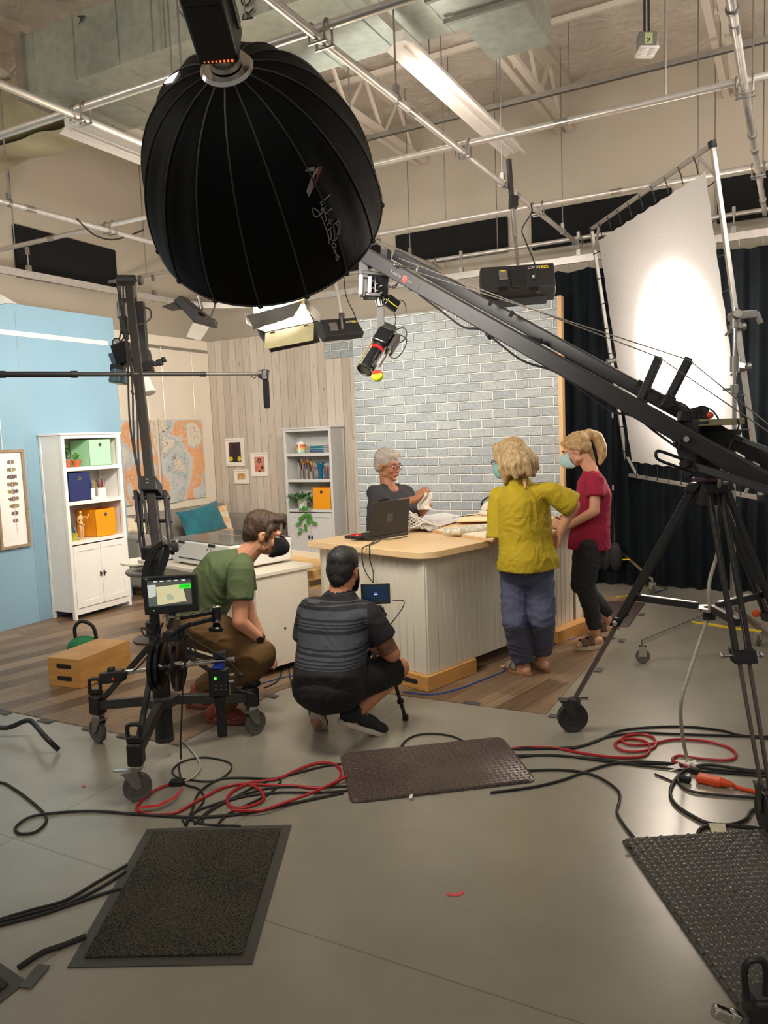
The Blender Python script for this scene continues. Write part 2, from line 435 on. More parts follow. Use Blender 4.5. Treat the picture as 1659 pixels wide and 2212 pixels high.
# white flat with dado moulding
W0 = -7.15; WY = 8.36
wf = thing('scenery_flat', 'cream white scenery flat behind the grey sofa with dado moulding', 'scenery flat', (W0, 7, VZ))
MB().box(W0 - .06, W0, 5.2, WY, VZ, 3.005).build('painted_panel', M['cream'], wf)
MB().bar((W0 + .006, 6.2, 2.86), (W0 + .006, WY - .02, 2.86), .012, .04).build('picture_rail', M['galv'], wf)
zr = px(472, 1092, W0).z
MB().box(W0, W0 + .02, 5.2, WY, zr - .03, zr).build('dado_moulding', M['white'], wf)
MB().box(W0, W0 + .008, 5.2, WY, VZ, zr - .03).build('wainscot', M['white'], wf)
# plank flat
pf = thing('scenery_flat', 'white washed vertical plank scenery flat with three small framed pictures', 'scenery flat', (-5.5, WY, VZ))
MB().box(W0 + .002, -4.1, WY + .002, WY + .06, VZ, 3.0).build('plank_panel', M['planks'], pf)
MB().box(-4.62, -4.40, WY - .03, WY, VZ, 2.66).build('edge_board', M['planks'], pf)
# brick flat
BY = 7.85
xl, xr = py(766, 850, BY).x, py(1203, 640, BY).x
kf = thing('scenery_flat', 'grey and white painted brick scenery flat behind the sewing counter', 'scenery flat', (xl, BY, VZ))
MB().box(xl, xr, BY, BY + .03, VZ, HB).build('brick_panel', M['brick'], kf)
MB().box(xr, xr + .042, BY + .0, BY + .09, VZ, HB).build('side_stud', M['stud'], kf)
MB().box(xl, xl + .04, BY + .03, BY + .09, VZ, HB).build('side_stud', M['stud'], kf)
# short strip of brick covering over the planks, left of the brick flat
q0 = py(694, 738, BY + .42); q1 = py(770, 765, BY + .42)
tag(MB().box(q0.x, xl + .02, WY - .014, WY - .001, 2.62, 2.93).build('brick_wallpaper_strip', M['brick']), 'strip of brick wallpaper lying over the top of the planks', 'wallpaper')

# black curtain
t = NT('black_stage_velour'); t.base(t.ramp(t.noise(3), [(.3, rgb(13, 18, 22)), (.7, rgb(20, 27, 33))])); t.set(.9, spec=.2); M['velour'] = t.m
CYY = 8.1
def cur(x0, x1, seed, ztop):
    nfold = (x1 - x0) / .17
    def fn(u, v):
        x = lerp(x0, x1, u); a = .045 + .03 * noise.noise((x * 2, seed, 0))
        w = math.sin(u * nfold * 2 * math.pi + 1.5 * noise.noise((u * 9, v * 1.2, seed)))
        hem = .03 * math.sin(u * nfold * .8) if v == 0 else 0
        return V((x, CYY + w * a * (1 - .45 * v) + .02 * noise.noise((x * 3, v * 4, seed)), .012 + hem * .5 + (ztop - .02 - .03 * abs(math.sin(u * 9))) * v))
    return fn
for x0, x1, lab, nm in ((-2.5, -1.66, 'left black stage curtain drop beside the brick flat', 1), (-1.64, -.24, 'middle black stage curtain drop behind the white diffusion frame', 2), (-.22, 1.6, 'right black stage curtain drop behind the crane tripod', 3)):
    o = MB().grid(cur(x0, x1, nm, 3.27), int((x1 - x0) * 90), 22).build('stage_curtain', M['velour'], ang=180); tag(o, lab, 'curtain', 'black stage curtains along the back wall')
# ================================================================== CEILING GRID, DUCTS
def ptz(x, y, z): return fl(x, y, z)
ZA, ZB = 3.60, 3.652
AX = [(-5.58, 'aluminium grid pipe nearest the left wall running away from the camera'), (-3.80, 'aluminium grid pipe passing behind the left of the softbox'),
      (-2.10, 'aluminium grid pipe crossing the middle of the ceiling diagonally'), (-.303, 'steep aluminium grid pipe at the right edge above the diffusion frame')]
BYS = [(3.43, 'cross pipe of the lighting grid nearest the camera, passing behind the softbox head'), (5.28, 'cross pipe of the lighting grid running over the top of the diffusion frame'),
       (7.05, 'cross pipe of the lighting grid just above the black wall panels'), (8.5, 'cross pipe of the lighting grid at the back wall over the curtain track')]
GC = []
for X, lab in AX:
    p = thing('grid_pipe', lab, 'pipe', (X, 8.6, ZA), 'pipes of the lighting grid')
    y1 = {-.303: 8.45, -2.10: 8.62}.get(X, 8.7)
    m = MB().cyl((X, -.5, ZA), (X, y1, ZA), .0225, n=18); m.build('pipe', M['alu'], p)
    for yj in (2.2, 4.4, 6.4):
        MB().cyl((X, yj, ZA), (X, yj + .09, ZA), .026, n=18).build('coupling', M['galv'], p)
    for yb, _ in BYS:
        if yb > y1: continue
        m = MB()
        for dx in (-.045, .045):
            m.tube(sp([(X + dx, yb - .035, ZA - .03), (X + dx, yb - .035, ZB), (X + dx, yb, ZB + .03), (X + dx, yb + .035, ZB), (X + dx, yb + .035, ZA - .03)], 4), .006, 6)
        m.bar((X - .055, yb - .035, ZA - .03), (X + .055, yb - .035, ZA - .03), .010, .010); m.bar((X - .055, yb + .035, ZA - .03), (X + .055, yb + .035, ZA - .03), .010, .010)
        m.build('cross_clamp', M['steel'], p)
    for yr in (4.25, 6.1, 7.9):
        MB().cyl((X, yr, ZA + .02), (X, yr, 5.36), .006, n=6).build('hanger_rod', M['steel'], p)
        m = MB().lathe((X, yr - .012, ZA), (0, 1, 0), [(.0235, 0), (.031, 0), (.031, .024), (.0235, .024)], 16); m.obox((X, yr, ZA + .055), (.03, 0, 0), (0, .03, 0), (0, 0, .05)); m.build('pipe_hanger', M['steel'], p)
for Y, lab in BYS:
    p = thing('grid_pipe', lab, 'pipe', (-2, Y, ZB), 'pipes of the lighting grid')
    MB().cyl((-7.55, Y, ZB), (2.6, Y, ZB), .0225, n=18).build('pipe', M['alu'], p)
    for xj in (-6.4, -4.7, -1.45, .5): MB().cyl((xj, Y, ZB), (xj + .09, Y, ZB), .026, n=18).build('coupling', M['galv'], p)
    for xr_ in (-6.9, -3.0, -.75):
        MB().cyl((xr_, Y, ZB + .02), (xr_, Y, 5.36), .006, n=6).build('hanger_rod', M['steel'], p)
# slotted strut channel under the joists
U = ptz(1055, 235, 4.75)
p = thing('strut_channel', 'long grey slotted strut channel under the joists near the back wall', 'strut channel', (-1, U.y, 4.75))
m = MB(); m.box(-5.6, 3, U.y - .02, U.y + .02, 4.77, 4.775)
for dy in (-.02, .02): m.box(-5.6, 3, U.y + dy - .0015, U.y + dy + .0015, 4.73, 4.775)
m.build('channel', M['galv'], p)
for k in (-4.4, -3.1, -1.9, -.62, .5): MB().cyl((k, U.y, 4.775), (k, U.y, 5.34), .005, n=6).build('hanger_rod', M['steel'], p)

# curtain track: along the left wall and round the corner to the back wall
TZ = 3.36
tx = -6.75
pts = [V((tx, 1.5, TZ)), V((tx, 4, TZ)), V((tx, 6.6, TZ))] + [V((tx + .8 - .8 * math.cos(a), 7.35 + .8 * math.sin(a), TZ)) for a in [i * math.pi / 16 for i in range(9)]] + [V((-4, 8.15, TZ)), V((-1.5, 8.13, TZ)), V((2.4, 8.1, TZ))]
p = thing('curtain_track', 'long aluminium curtain track curving round the studio corner below the pipes', 'curtain track', (-3, 8.1, TZ))
m = MB(); vs = []; n = len(pts)
for i, q in enumerate(pts):
    d = (pts[min(i + 1, n - 1)] - pts[max(i - 1, 0)]).normalized(); sx = V((d.y, -d.x, 0)) * .018
    vs += [q - sx - V((0, 0, .035)), q + sx - V((0, 0, .035)), q + sx + V((0, 0, .035)), q - sx + V((0, 0, .035))]
m.add(vs, [(i * 4 + k, i * 4 + (k + 1) % 4, (i + 1) * 4 + (k + 1) % 4, (i + 1) * 4 + k) for i in range(n - 1) for k in range(4)] + [(3, 2, 1, 0), tuple(range(4 * n - 4, 4 * n))])
m.build('rail', M['alu'], p, fixn=True)
for q in [(tx, 7.0, 0), (tx, 5.3, 0), (-5.2, 8.15, 0), (-3.3, 8.15, 0), (-2.0, 8.13, 0), (-.55, 8.11, 0), (.6, 8.1, 0)]:
    m = MB().cyl((q[0], q[1], TZ + .03), (q[0], q[1], ZB - .02), .006, n=6); m.obox((q[0], q[1], TZ + .06), (.04, 0, 0), (0, .04, 0), (0, 0, .06)); m.obox((q[0], q[1], ZB - .06), (.03, 0, 0), (0, .03, 0), (0, 0, .07)); m.build('track_hanger', M['galv'], p)
for i in range(20):
    x = -2.3 + i * .2
    MB().cyl((x, CYY, TZ - .035), (x, CYY, TZ - .10), .008, n=6).build('curtain_glider', M['galv'], p)

# galvanised duct
t = NT('galvanised_duct_sheet'); vo = t.node('ShaderNodeTexVoronoi'); vo.inputs['Scale'].default_value = 14; t.link(t.obj(), vo.inputs['Vector'])
n = t.noise(1.2, det=4); t.base(t.ramp(t.math('ADD', t.math('MULTIPLY', n, .8), t.math('MULTIPLY', vo.outputs['Distance'], .2)), [(.25, rgb(150, 158, 148)), (.75, rgb(204, 208, 196))])); t.set(.36, .75); M['duct'] = t.m
DZ = 4.4
dk = thing('air_duct', 'large rectangular galvanised air duct crossing behind the softbox', 'air duct', (-3.5, 4.8, DZ))
m = MB().box(-5.38, -2.05, 4.36, 5.25, DZ, 4.86); m.build('duct_body', M['duct'], dk)
for i in range(8):
    x = -5.3 + i * .45
    if x < -2.1: MB().box(x, x + .012, 4.35, 5.26, DZ - .008, 4.868).build('seam_rib', M['duct'], dk)
MB().box(-5.46, -5.38, 4.32, 5.29, DZ - .02, 4.88).build('end_flange', M['galv'], dk)
m = MB().box(-2.05, -1.6, 4.2, 5.78, DZ - .005, 4.86); m.build('plenum_box', M['duct'], dk)
for yy in (4.75, 5.05): MB().bar((-2.12, yy, DZ - .03), (-1.55, yy, DZ - .03), .03, .03).build('trapeze_bar', M['steel'], dk)
for x, y in ((-2.11, 4.75), (-1.57, 5.05), (-4.0, 4.3), (-3.2, 4.3)): MB().cyl((x, y, DZ - .03), (x, y, 5.34), .006, n=6).build('hanger_rod', M['steel'], dk)
text('marker_letter', 'R', .13, py(549, 46, 4.36) + V((0, -.013, 0)), (.15, 0, 1), (-1, 0, .1), M['inkk'], dk)
text('marker_letter', 'O', .13, py(545, 16, 4.36) + V((0, -.013, 0)), (.15, 0, 1), (-1, 0, .1), M['inkk'], dk)
text('marker_letter', 'A', .10, py(170, 36, 4.36) + V((0, -.013, 0)), (.2, 0, -1), (1, 0, .2), M['inkk'], dk)
M['insyel'] = mat('aged_duct_insulation', (168, 158, 126), .6, var=.2, scale=3, bump=.5, bscale=6)
a = ptz(140, 262, 4.35)
def dins(u, v):
    x = lerp(-7.5, a.x, u); y = lerp(a.y, a.y + .42, v)
    return V((x, y, 4.33 + .05 * noise.noise((x * 3, y * 3, 1)) - .03 * math.sin(v * math.pi)))
o = MB().grid(dins, 24, 8)
o.box(-7.5, a.x - .02, a.y + .02, a.y + .40, 4.38, 4.85)
tag(o.build('insulated_duct', M['insyel']), 'stained foil wrapped duct against the left wall under the joists', 'air duct')

# strip lights (off)
def strip(X, y0, y1, z, lab):
    p = thing('strip_light', lab, 'strip light', (X, (y0 + y1) / 2, z), 'unlit white strip lights under the joists')
    m = MB().prism([(X - .035, y0, z + .03), (X + .035, y0, z + .03), (X + .035, y0, z + .10), (X - .035, y0, z + .10)], (0, y1 - y0, 0)); m.build('housing', M['whitesteel'], p)
    m = MB()
    for s in (-1, 1): m.prism([(X + s * .03, y0, z + .032), (X + s * .10, y0, z - .005), (X + s * .102, y0, z), (X + s * .03, y0, z + .04)], (0, y1 - y0, 0))
    m.build('reflector', M['whitesteel'], p)
    MB().cyl((X, y0 + .05, z + .008), (X, y1 - .05, z + .008), .013, n=10).build('tube', M['whitesteel'], p)
    for q in (.2, .8): MB().cyl((X, lerp(y0, y1, q), z + .1), (X, lerp(y0, y1, q), 5.34), .004, n=6).build('hanger_rod', M['steel'], p)
strip(-2.36, 4.85, 7.25, 4.2, 'unlit white strip light hanging across the middle of the ceiling')
a = ptz(147, 282, 4.2)
strip(a.x, a.y, a.y + 2.4, 4.2, 'unlit white strip light at the left, ending behind the softbox')
a = ptz(905, 112, 4.3)
m = MB().box(a.x - .02, a.x + .02, a.y - 1.6, a.y, 4.3, 4.34)
tag(m.build('strut_channel', M['galv']), 'short perforated strut channel beside the hanging strip light', 'strut channel')

# hanging socket box
c = pd(1397, 98, 4.3)
p = thing('hanging_socket_box', 'four outlet socket box hanging from the ceiling on two cords', 'socket box', c)
MB().obox(c + V((0, 0, .015)), RT * .1, FW * .06, V((0, 0, .085))).build('box', M['steel'], p, bevel=.004)
MB().obox(c + V((0, 0, -.035)), RT * .105, FW * .105, V((0, 0, .014))).build('face_plate', M['whitesteel'], p, bevel=.004)
for i in (-1, 1):
    for j in (-1, 1): MB().cyl(c + RT * .026 * i + FW * .026 * j + V((0, 0, -.0415)), c + RT * .026 * i + FW * .026 * j + V((0, 0, -.046)), .018, n=14).build('socket', M['paper'], p)
for i in (-.012, .012): MB().cyl(c + RT * i + V((0, 0, .055)), c + RT * i * .4 + V((0, 0, 1.75)), .007, n=8).build('cord', M['blackcable'], p)
MB().obox(c + V((0, 0, .02)) - FW * .0312, RT * .045, FW * .001, V((0, 0, .06))).build('label', mat('label_tape', (168, 172, 120), .7), p)
text('digit', '9', .05, c - FW * .033 + V((0, 0, .0)) - RT * .014, RT, UP, M['inkk'], p)

# loose cables on the left pipes
tag(MB().tube(sp([px(166, 473, -5.55), px(205, 508, -5.6), px(250, 517, -5.6), px(310, 497, -5.6)], 8), .008, 6).build('cable', M['blackcable']), 'black cable drooping between pipes to the left of the softbox', 'cable')
a = py(40, 510, 7.03)
tag(MB().tube(sp([py(0, 533, 7.0), py(10, 515, 7.0), py(27, 508, 7.0), py(44, 508, 7.0), py(48, 522, 7.0), py(100, 553, 7.0), py(132, 540, 7.0), py(158, 484, 7.0)], 8), .008, 6).build('cable', M['blackcable']), 'black cable looped under the cross pipe before the left wall panel', 'cable')

# ================================================================== DIFFUSION FRAME
K = [V((-1.839, 8.0, 3.605)), V((-.546, 6.0, 3.554)), V((-.223, 6.116, 1.093)), V((-1.516, 8.116, 1.143))]
fu = (K[1] - K[0]).normalized(); fv = (K[3] - K[0]).normalized(); fn_ = fu.cross(fv).normalized()
if fn_.dot(EYE - K[0]) < 0: fn_ = -fn_
fc = sum(K, V((0, 0, 0))) / 4
df = thing('diffusion_frame', 'large square white diffusion frame lit from behind by a bright lamp', 'diffusion frame', (fc.x, fc.y, 1.05))
names = ['top_tube', 'right_tube', 'bottom_tube', 'left_tube']
for i in range(4):
    MB().bar(K[i] - (K[(i + 1) % 4] - K[i]).normalized() * .015, K[(i + 1) % 4] + (K[(i + 1) % 4] - K[i]).normalized() * .015, .032, .032, fn_).build(names[i], M['alu'], df, bevel=.004)
for i in range(4):
    c = K[i]; a = (K[(i + 1) % 4] - c).normalized(); b = (K[i - 1] - c).normalized()
    MB().bar(c + a * .22, c + b * .22, .012, .025, fn_).build('corner_brace', M['alu'], df)
    MB().obox(c, a * .05, b * .05, fn_ * .04).build('corner_joint', M['black'], df, bevel=.004)
t = NT('diffusion_silk'); t.n.remove(t.b); d = t.node('ShaderNodeBsdfDiffuse'); tr = t.node('ShaderNodeBsdfTranslucent'); mx = t.node('ShaderNodeMixShader'); mx.inputs[0].default_value = .45
c_ = t.ramp(t.noise(60), [(.3, rgb(236, 230, 226)), (.7, rgb(244, 238, 234))]); t.link(c_, d.inputs[0]); t.link(c_, tr.inputs[0]); t.link(d.outputs[0], mx.inputs[1]); t.link(tr.outputs[0], mx.inputs[2]); t.link(mx.outputs[0], t.n['Material Output'].inputs[0]); M['silk'] = t.m
def fab(u, v):
    m_ = .055
    a = lerp(m_, 1 - m_, u); b = lerp(m_, 1 - m_, v)
    e = .012 * abs(math.sin(u * 9 * math.pi)) * (1 if v in (0, 1) else 0); e2 = .012 * abs(math.sin(v * 9 * math.pi)) * (1 if u in (0, 1) else 0)
    q = K[0] + (K[1] - K[0]) * a + (K[3] - K[0]) * b
    q += fv * (e if v == 0 else -e) + fu * (e2 if u == 0 else -e2)
    return q + fn_ * .002 * noise.noise((u * 4, v * 4, 2))
MB().grid(fab, 54, 54).build('diffusion_cloth', M['silk'], df)
for i in range(4):
    a, b = K[i], K[(i + 1) % 4]; inn = (K[i - 1] - a).normalized() * .13
    for k in range(1, 10):
        q = a + (b - a) * (k / 10)
        MB().tube([q + fn_ * .02, q + inn * .5 + fn_ * .004, q + inn], .005, 5).build('tie', M['black'], df)
# lamp behind the cloth (an open face lamp on a stand, hidden by the cloth)
hot = pl(1462, 790, K[0], fn_)
LP = hot - fn_ * 1.15 + V((0, 0, -.15))
sl = bpy.data.lights.new('key_lamp_beam', 'SPOT'); sl.energy = 1500; sl.spot_size = R(72); sl.spot_blend = .72; sl.color = (1, .9, .78); sl.shadow_soft_size = .06
so = bpy.data.objects.new('key_lamp_beam', sl); COL.objects.link(so); so.location = LP; so.rotation_euler = (hot - LP).to_track_quat('-Z', 'Y').to_euler()
s2_ = bpy.data.lights.new('key_lamp_spill', 'SPOT'); s2_.energy = 230; s2_.spot_size = R(120); s2_.spot_blend = 1; s2_.color = (1, .92, .82); s2_.shadow_soft_size = .06
so2 = bpy.data.objects.new('key_lamp_spill', s2_); COL.objects.link(so2); so2.location = LP; so2.rotation_euler = so.rotation_euler
# two roller stands holding the frame
def cstand(base, top, lab, feet, rot=0, cast=True):
    p = thing('roller_stand', lab, 'light stand', (base.x, base.y, 0), 'stands holding the diffusion frame')
    b0 = V((base.x, base.y, .12)); h = top.z
    MB().cyl(b0 + V((0, 0, .1)), V((base.x, base.y, h * .45)), .0175, n=14).build('lower_tube', M['chrome'], p)
    MB().cyl(V((base.x, base.y, h * .45)), V((base.x, base.y, h * .78)), .0145, n=14).build('middle_tube', M['chrome'], p)
    MB().cyl(V((base.x, base.y, h * .78)), top, .0115, n=14).build('upper_tube', M['chrome'], p)
    for q in (.45, .78):
        m = MB().cyl((base.x, base.y, h * q - .03), (base.x, base.y, h * q + .03), .026, n=12); m.bar(V((base.x, base.y, h * q)), V((base.x - .07, base.y, h * q)), .014, .02); m.build('collar', M['chrome'], p, bevel=.003)
    MB().cyl((base.x, base.y, .36), (base.x, base.y, .44), .03, n=12).build('leg_hub', M['chrome'], p)
    for k in range(3):
        a = rot + k * 2 * math.pi / 3; d = V((math.cos(a), math.sin(a), 0))
        l = MB().bar(V((base.x, base.y, .40)) + d * .03, V((base.x, base.y, .15)) + d * .58, .014, .03).build('leg', M['chrome'], p)
        MB().bar(V((base.x, base.y, .26)) + d * .02, V((base.x, base.y, .30)) + d * .26, .02, .012).build('strut', M['yellow' if k < 2 else 'orange'], l)
        if cast:
            e = V((base.x, base.y, .0)) + d * .58
            m = MB().cyl(e + V((0, 0, .16)), e + V((0, 0, .10)), .012, n=8); m.obox(e + V((0, 0, .085)) , d * .05, V((0, 0, .07)), d.cross(V((0, 0, 1))) * .04); m.build('caster_fork', M['chrome'], l)
            MB().lathe(e + d.cross(V((0, 0, 1))) * -.011 + V((0, 0, .051)), d.cross(V((0, 0, 1))), [(.03, 0), (.046, .002), (.05, .007), (.05, .015), (.046, .02), (.03, .022)], 24).build('wheel', M['tyre'], l)
    return p
sr = V((K[1].x + .13, K[1].y - .33, 0)); tpR = pl(1590, 700, V((sr.x, sr.y, 0)), FW)
sr = fl(1582, 1437); sr = V((sr.x, sr.y, 0))
s1 = cstand(sr, V((sr.x, sr.y, 2.38)), 'chrome roller stand with yellow braces behind the crane tripod', 3, R(196))
slp = V((K[3].x - .02, K[3].y - .1, 0)); slp = fl(1326, 1262); slp = V((slp.x, slp.y, 0))
s2 = cstand(slp, V((slp.x, slp.y, 2.25)), 'chrome roller stand at the left side of the diffusion frame', 3, R(200))
# grip clamps joining frame and stands
for st, ed, nm in ((s1, (K[1], K[2]), 'right'), (s2, (K[0], K[3]), 'left')):
    for hz in (2.3, 2.02):
        tt = (hz - ed[0].z) / (ed[1].z - ed[0].z); q = ed[0] + (ed[1] - ed[0]) * tt; b = V((st.location.x, st.location.y, hz))
        m = MB().bar(b, q - fn_ * .03, .016, .03); m.cyl(b - V((0, 0, .05)), b + V((0, 0, .05)), .028, n=12); m.cyl(q - fn_ * .05, q + fn_ * .05, .03, n=10); m.cyl(q + fn_ * .05, q + fn_ * .09 - V((0, 0, .04)), .01, n=6)
        m.build('frame_clamp', M['steel'], st)
q = V((sr.x, sr.y, 2.33)); m = MB().bar(q, q + RT * .14 + Z * .01, .03, .05); m.bar(q + RT * .14 + Z * .02, q + RT * .17 - Z * .05, .025, .03); m.cyl(q - FW * .05, q + FW * .05, .03, n=12); m.build('grip_head', M['steel'], s1, bevel=.004)
c = V((slp.x, slp.y, .33))
m = MB().ball(c + V((.04, -.10, -.02)), (.07, .04, .15)); m.ball(c + V((-.06, -.10, -.03)), (.06, .04, .14)); m.bar(c + V((-.06, -.10, .1)), c + V((.04, -.10, .1)), .03, .03)
tag(m.build('sandbag', M['rubber']), 'black sandbag hung over the base of the left roller stand', 'sandbag')
# ================================================================== FURNITURE
E1 = V((.278, .961, 0)).normalized(); E2 = V((-E1.y, E1.x, 0)); Z = V((0, 0, 1))
M['bookw'] = mat('white_bookcase_paint', (238, 233, 224), .45, var=.02)
M['bookg'] = mat('pale_grey_bookcase_paint', (205, 203, 199), .5, var=.02)
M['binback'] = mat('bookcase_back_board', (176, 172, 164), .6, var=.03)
def bookcase(mm, lab):
    t = thing('bookcase', lab, 'bookcase', (0, 0, 0)); w, dp, h = .71, .32, 1.772; hw = w / 2
    m = MB()
    for s in (-1, 1):
        m.box(s * hw - (.0 if s < 0 else .035), s * hw + (.035 if s < 0 else 0), 0, .035, 0, h - .02)
        m.box(s * hw - (.0 if s < 0 else .035), s * hw + (.035 if s < 0 else 0), dp - .03, dp, 0, h - .02)
    m.build('corner_post', mm, t, bevel=.003)
    m = MB()
    for s in (-1, 1): m.box(s * hw - (-.004 if s < 0 else .018), s * hw + (.018 if s < 0 else -.004), .03, dp - .02, .07, h - .02)
    m.build('side_panel', mm, t)
    MB().box(-hw - .012, hw + .012, -.012, dp, h - .02, h).build('top_board', mm, t, bevel=.004)
    MB().box(-hw + .03, hw - .03, .002, .022, 1.72, h - .02).build('top_rail', mm, t)
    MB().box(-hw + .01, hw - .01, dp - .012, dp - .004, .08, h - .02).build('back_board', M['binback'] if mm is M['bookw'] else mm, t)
    for z in (1.43, 1.106, .73):
        MB().box(-hw + .018, hw - .018, .004, dp - .012, z - .018, z + .018).build('shelf', mm, t, bevel=.002)
    for s in (-1, 1):
        x0, x1 = (-hw + .036, -.002) if s < 0 else (.002, hw - .036)
        d = MB().box(x0, x1, .0, .02, .105, .70).build('door', mm, t, bevel=.002)
        m = MB(); 
        for a, b, c_, e in ((x0, x1, .645, .70), (x0, x1, .105, .165), (x0, x0 + .05, .165, .645), (x1 - .05, x1, .165, .645)): m.box(a, b, -.006, .0, c_, e)
        m.build('door_frame', mm, d, bevel=.002)
        m = MB().box(s * .022 - .008, s * .022 + .008, -.012, -.006, .37, .42); m.cyl((s * .022, -.012, .40), (s * .022, -.026, .40), .006, n=8); m.ball((s * .022, -.028, .398), .010, 8, 6); m.build('knob', M['gunmetal'], d)
    MB().box(-hw + .03, hw - .03, .004, .02, .04, .10).build('bottom_rail', mm, t, bevel=.002)
    return t
BX = -6.027
b1 = bookcase(M['bookw'], 'white bookcase with green, navy and orange storage boxes against the blue flat'); b1.location = (BX + .006, 5.28, VZ); b1.rotation_euler = (0, 0, R(90))
b2 = bookcase(M['bookg'], 'pale grey bookcase with brushes and trailing plant against the plank flat'); xa = (py(612, 937, 8.03).x + py(712, 929, 8.03).x) / 2; b2.location = (xa, 8.03, VZ)
SZ = [1.448 + VZ, 1.124 + VZ, .748 + VZ]     # shelf surfaces

def fbin(c, ux, w, h, dpt, col, lab, uy):
    """fabric cube box; c is the front bottom middle, uy points backwards"""
    c = V(c); ux = V(ux); uy = V(uy)
    t = thing('storage_box', lab, 'storage box', c, 'fabric storage boxes on the bookcases')
    mm = mat('storage_box_fabric', col, .85, var=.05, scale=200, bump=.15, bscale=400)
    m = MB(); k = .008
    for a, b, s in ((c + uy * .004, ux * w, uy * .008), (c + uy * (dpt - .004), ux * w, uy * .008), (c + ux * (w / 2 - .004) + uy * dpt / 2, ux * .008, uy * dpt), (c - ux * (w / 2 - .004) + uy * dpt / 2, ux * .008, uy * dpt)):
        m.obox(a + Z * h / 2, b, s, Z * h)
    m.obox(c + uy * dpt / 2 + Z * .004, ux * w, uy * dpt, Z * .008); m.build('box_body', mm, t, bevel=.003)
    g = c + Z * h * .8 - uy * .001
    MB().lathe(g, -uy, [(.011, 0), (.02, 0), (.02, .004), (.011, .004), (.011, 0)], 18, caps=False).build('grommet', M['chrome'], t)
    MB().cyl(g + uy * .0005, g - uy * .001, .011, n=14).build('grommet_hole', M['inkk'], t)
    return t
FX = V((1, 0, 0)); FY = V((0, 1, 0))
def onx(x, y, zi, X=BX - .02): q = px(x, y, X); return V((X, q.y, SZ[zi]))
a, b = px(193, 980, BX - .02).y, px(240, 980, BX - .02).y
fbin((BX - .02, (a + b) / 2, SZ[0]), FY, b - a, .255, .27, (168, 222, 176), 'mint green fabric storage box on the top shelf of white bookcase', -FX)
a, b = px(147, 1050, BX - .02).y, px(192, 1050, BX - .02).y
fbin((BX - .02, (a + b) / 2 + .015, SZ[1]), FY, .255, .27, .27, (36, 46, 96), 'navy blue fabric storage box on the middle shelf of white bookcase', -FX)
a, b = px(206, 1120, BX - .02).y, px(250, 1120, BX - .02).y
fbin((BX - .02, (a + b) / 2, SZ[2]), FY, b - a, .27, .27, (246, 152, 0), 'orange fabric storage box in the white bookcase behind wooden mannequin', -FX)
y2 = 8.04; a, b = py(679, 1080, y2).x, py(716, 1080, y2).x
fbin(((a + b) / 2 - .015, y2, SZ[2]), FX, .265, .27, .25, (232, 150, 8), 'orange fabric storage box beside trailing plant in grey bookcase', FY)

M['leaf'] = mat('green_leaf', (64, 128, 44), .45, var=.3, scale=30); M['leafl'] = mat('light_green_leaf', (122, 176, 84), .5, var=.3, scale=40)
M['terra'] = mat('terracotta', (186, 98, 58), .8, var=.1)
def leaf(m, p, d, up, ln, w):
    d = V(d).normalized(); s = d.cross(V(up)).normalized(); n = s.cross(d)
    vs = []; pr = [(0, .0), (.18, .42), (.42, .5), (.7, .32), (1, 0)]
    for t_, q in pr: vs += [p + d * ln * t_ - s * w * q + n * (.12 * w * q - .18 * ln * t_ * t_), p + d * ln * t_ + n * (-.18 * ln * t_ * t_), p + d * ln * t_ + s * w * q + n * (.12 * w * q - .18 * ln * t_ * t_)]
    fs = []
    for i in range(len(pr) - 1): fs += [(i * 3, i * 3 + 1, i * 3 + 4, i * 3 + 3), (i * 3 + 1, i * 3 + 2, i * 3 + 5, i * 3 + 4)]
    m.add(vs, fs)
def pot(c, r, h, lab, mm, tall, leafm, n):
    t = thing('potted_plant', lab, 'potted plant', c, 'small potted plants on the white bookcase'); c = V(c)
    MB().lathe(c, Z, [(r * .68, 0), (r, h * .8), (r * 1.1, h * .8), (r * 1.1, h), (r * .95, h), (r * .9, h * .85)], 18).build('pot', mm, t)
    MB().cyl(c + Z * h * .8, c + Z * h * .88, r * .92, n=14).build('soil', mat('soil', (52, 38, 28), .9), t)
    m = MB(); q = random.Random(n)
    for i in range(n):
        a = q.uniform(0, 6.28); e = q.uniform(.2, 1.2); p0 = c + Z * (h + tall * q.uniform(0, .9)) + V((math.cos(a), math.sin(a), 0)) * r * .5 * q.random()
        leaf(m, p0, (math.cos(a) * math.cos(e), math.sin(a) * math.cos(e), math.sin(e)), Z, r * q.uniform(.8, 1.3), r * .55)
    for i in range(6):
        a = i; m.tube([c + Z * h * .85, c + Z * (h + tall * .8) + V((math.cos(a), math.sin(a), 0)) * r * .4], .0025, 5)
    m.build('foliage', leafm, t)
pot(onx(146, 1010, 0, BX - .10), .035, .07, 'taller potted plant in the corner of the top white shelf', M['terra'], .13, M['leaf'], 46)
pot(onx(166, 1010, 0, BX - .05), .042, .065, 'small terracotta pot of pale leaves before the mint green box', M['terra'], .045, M['leafl'], 34)

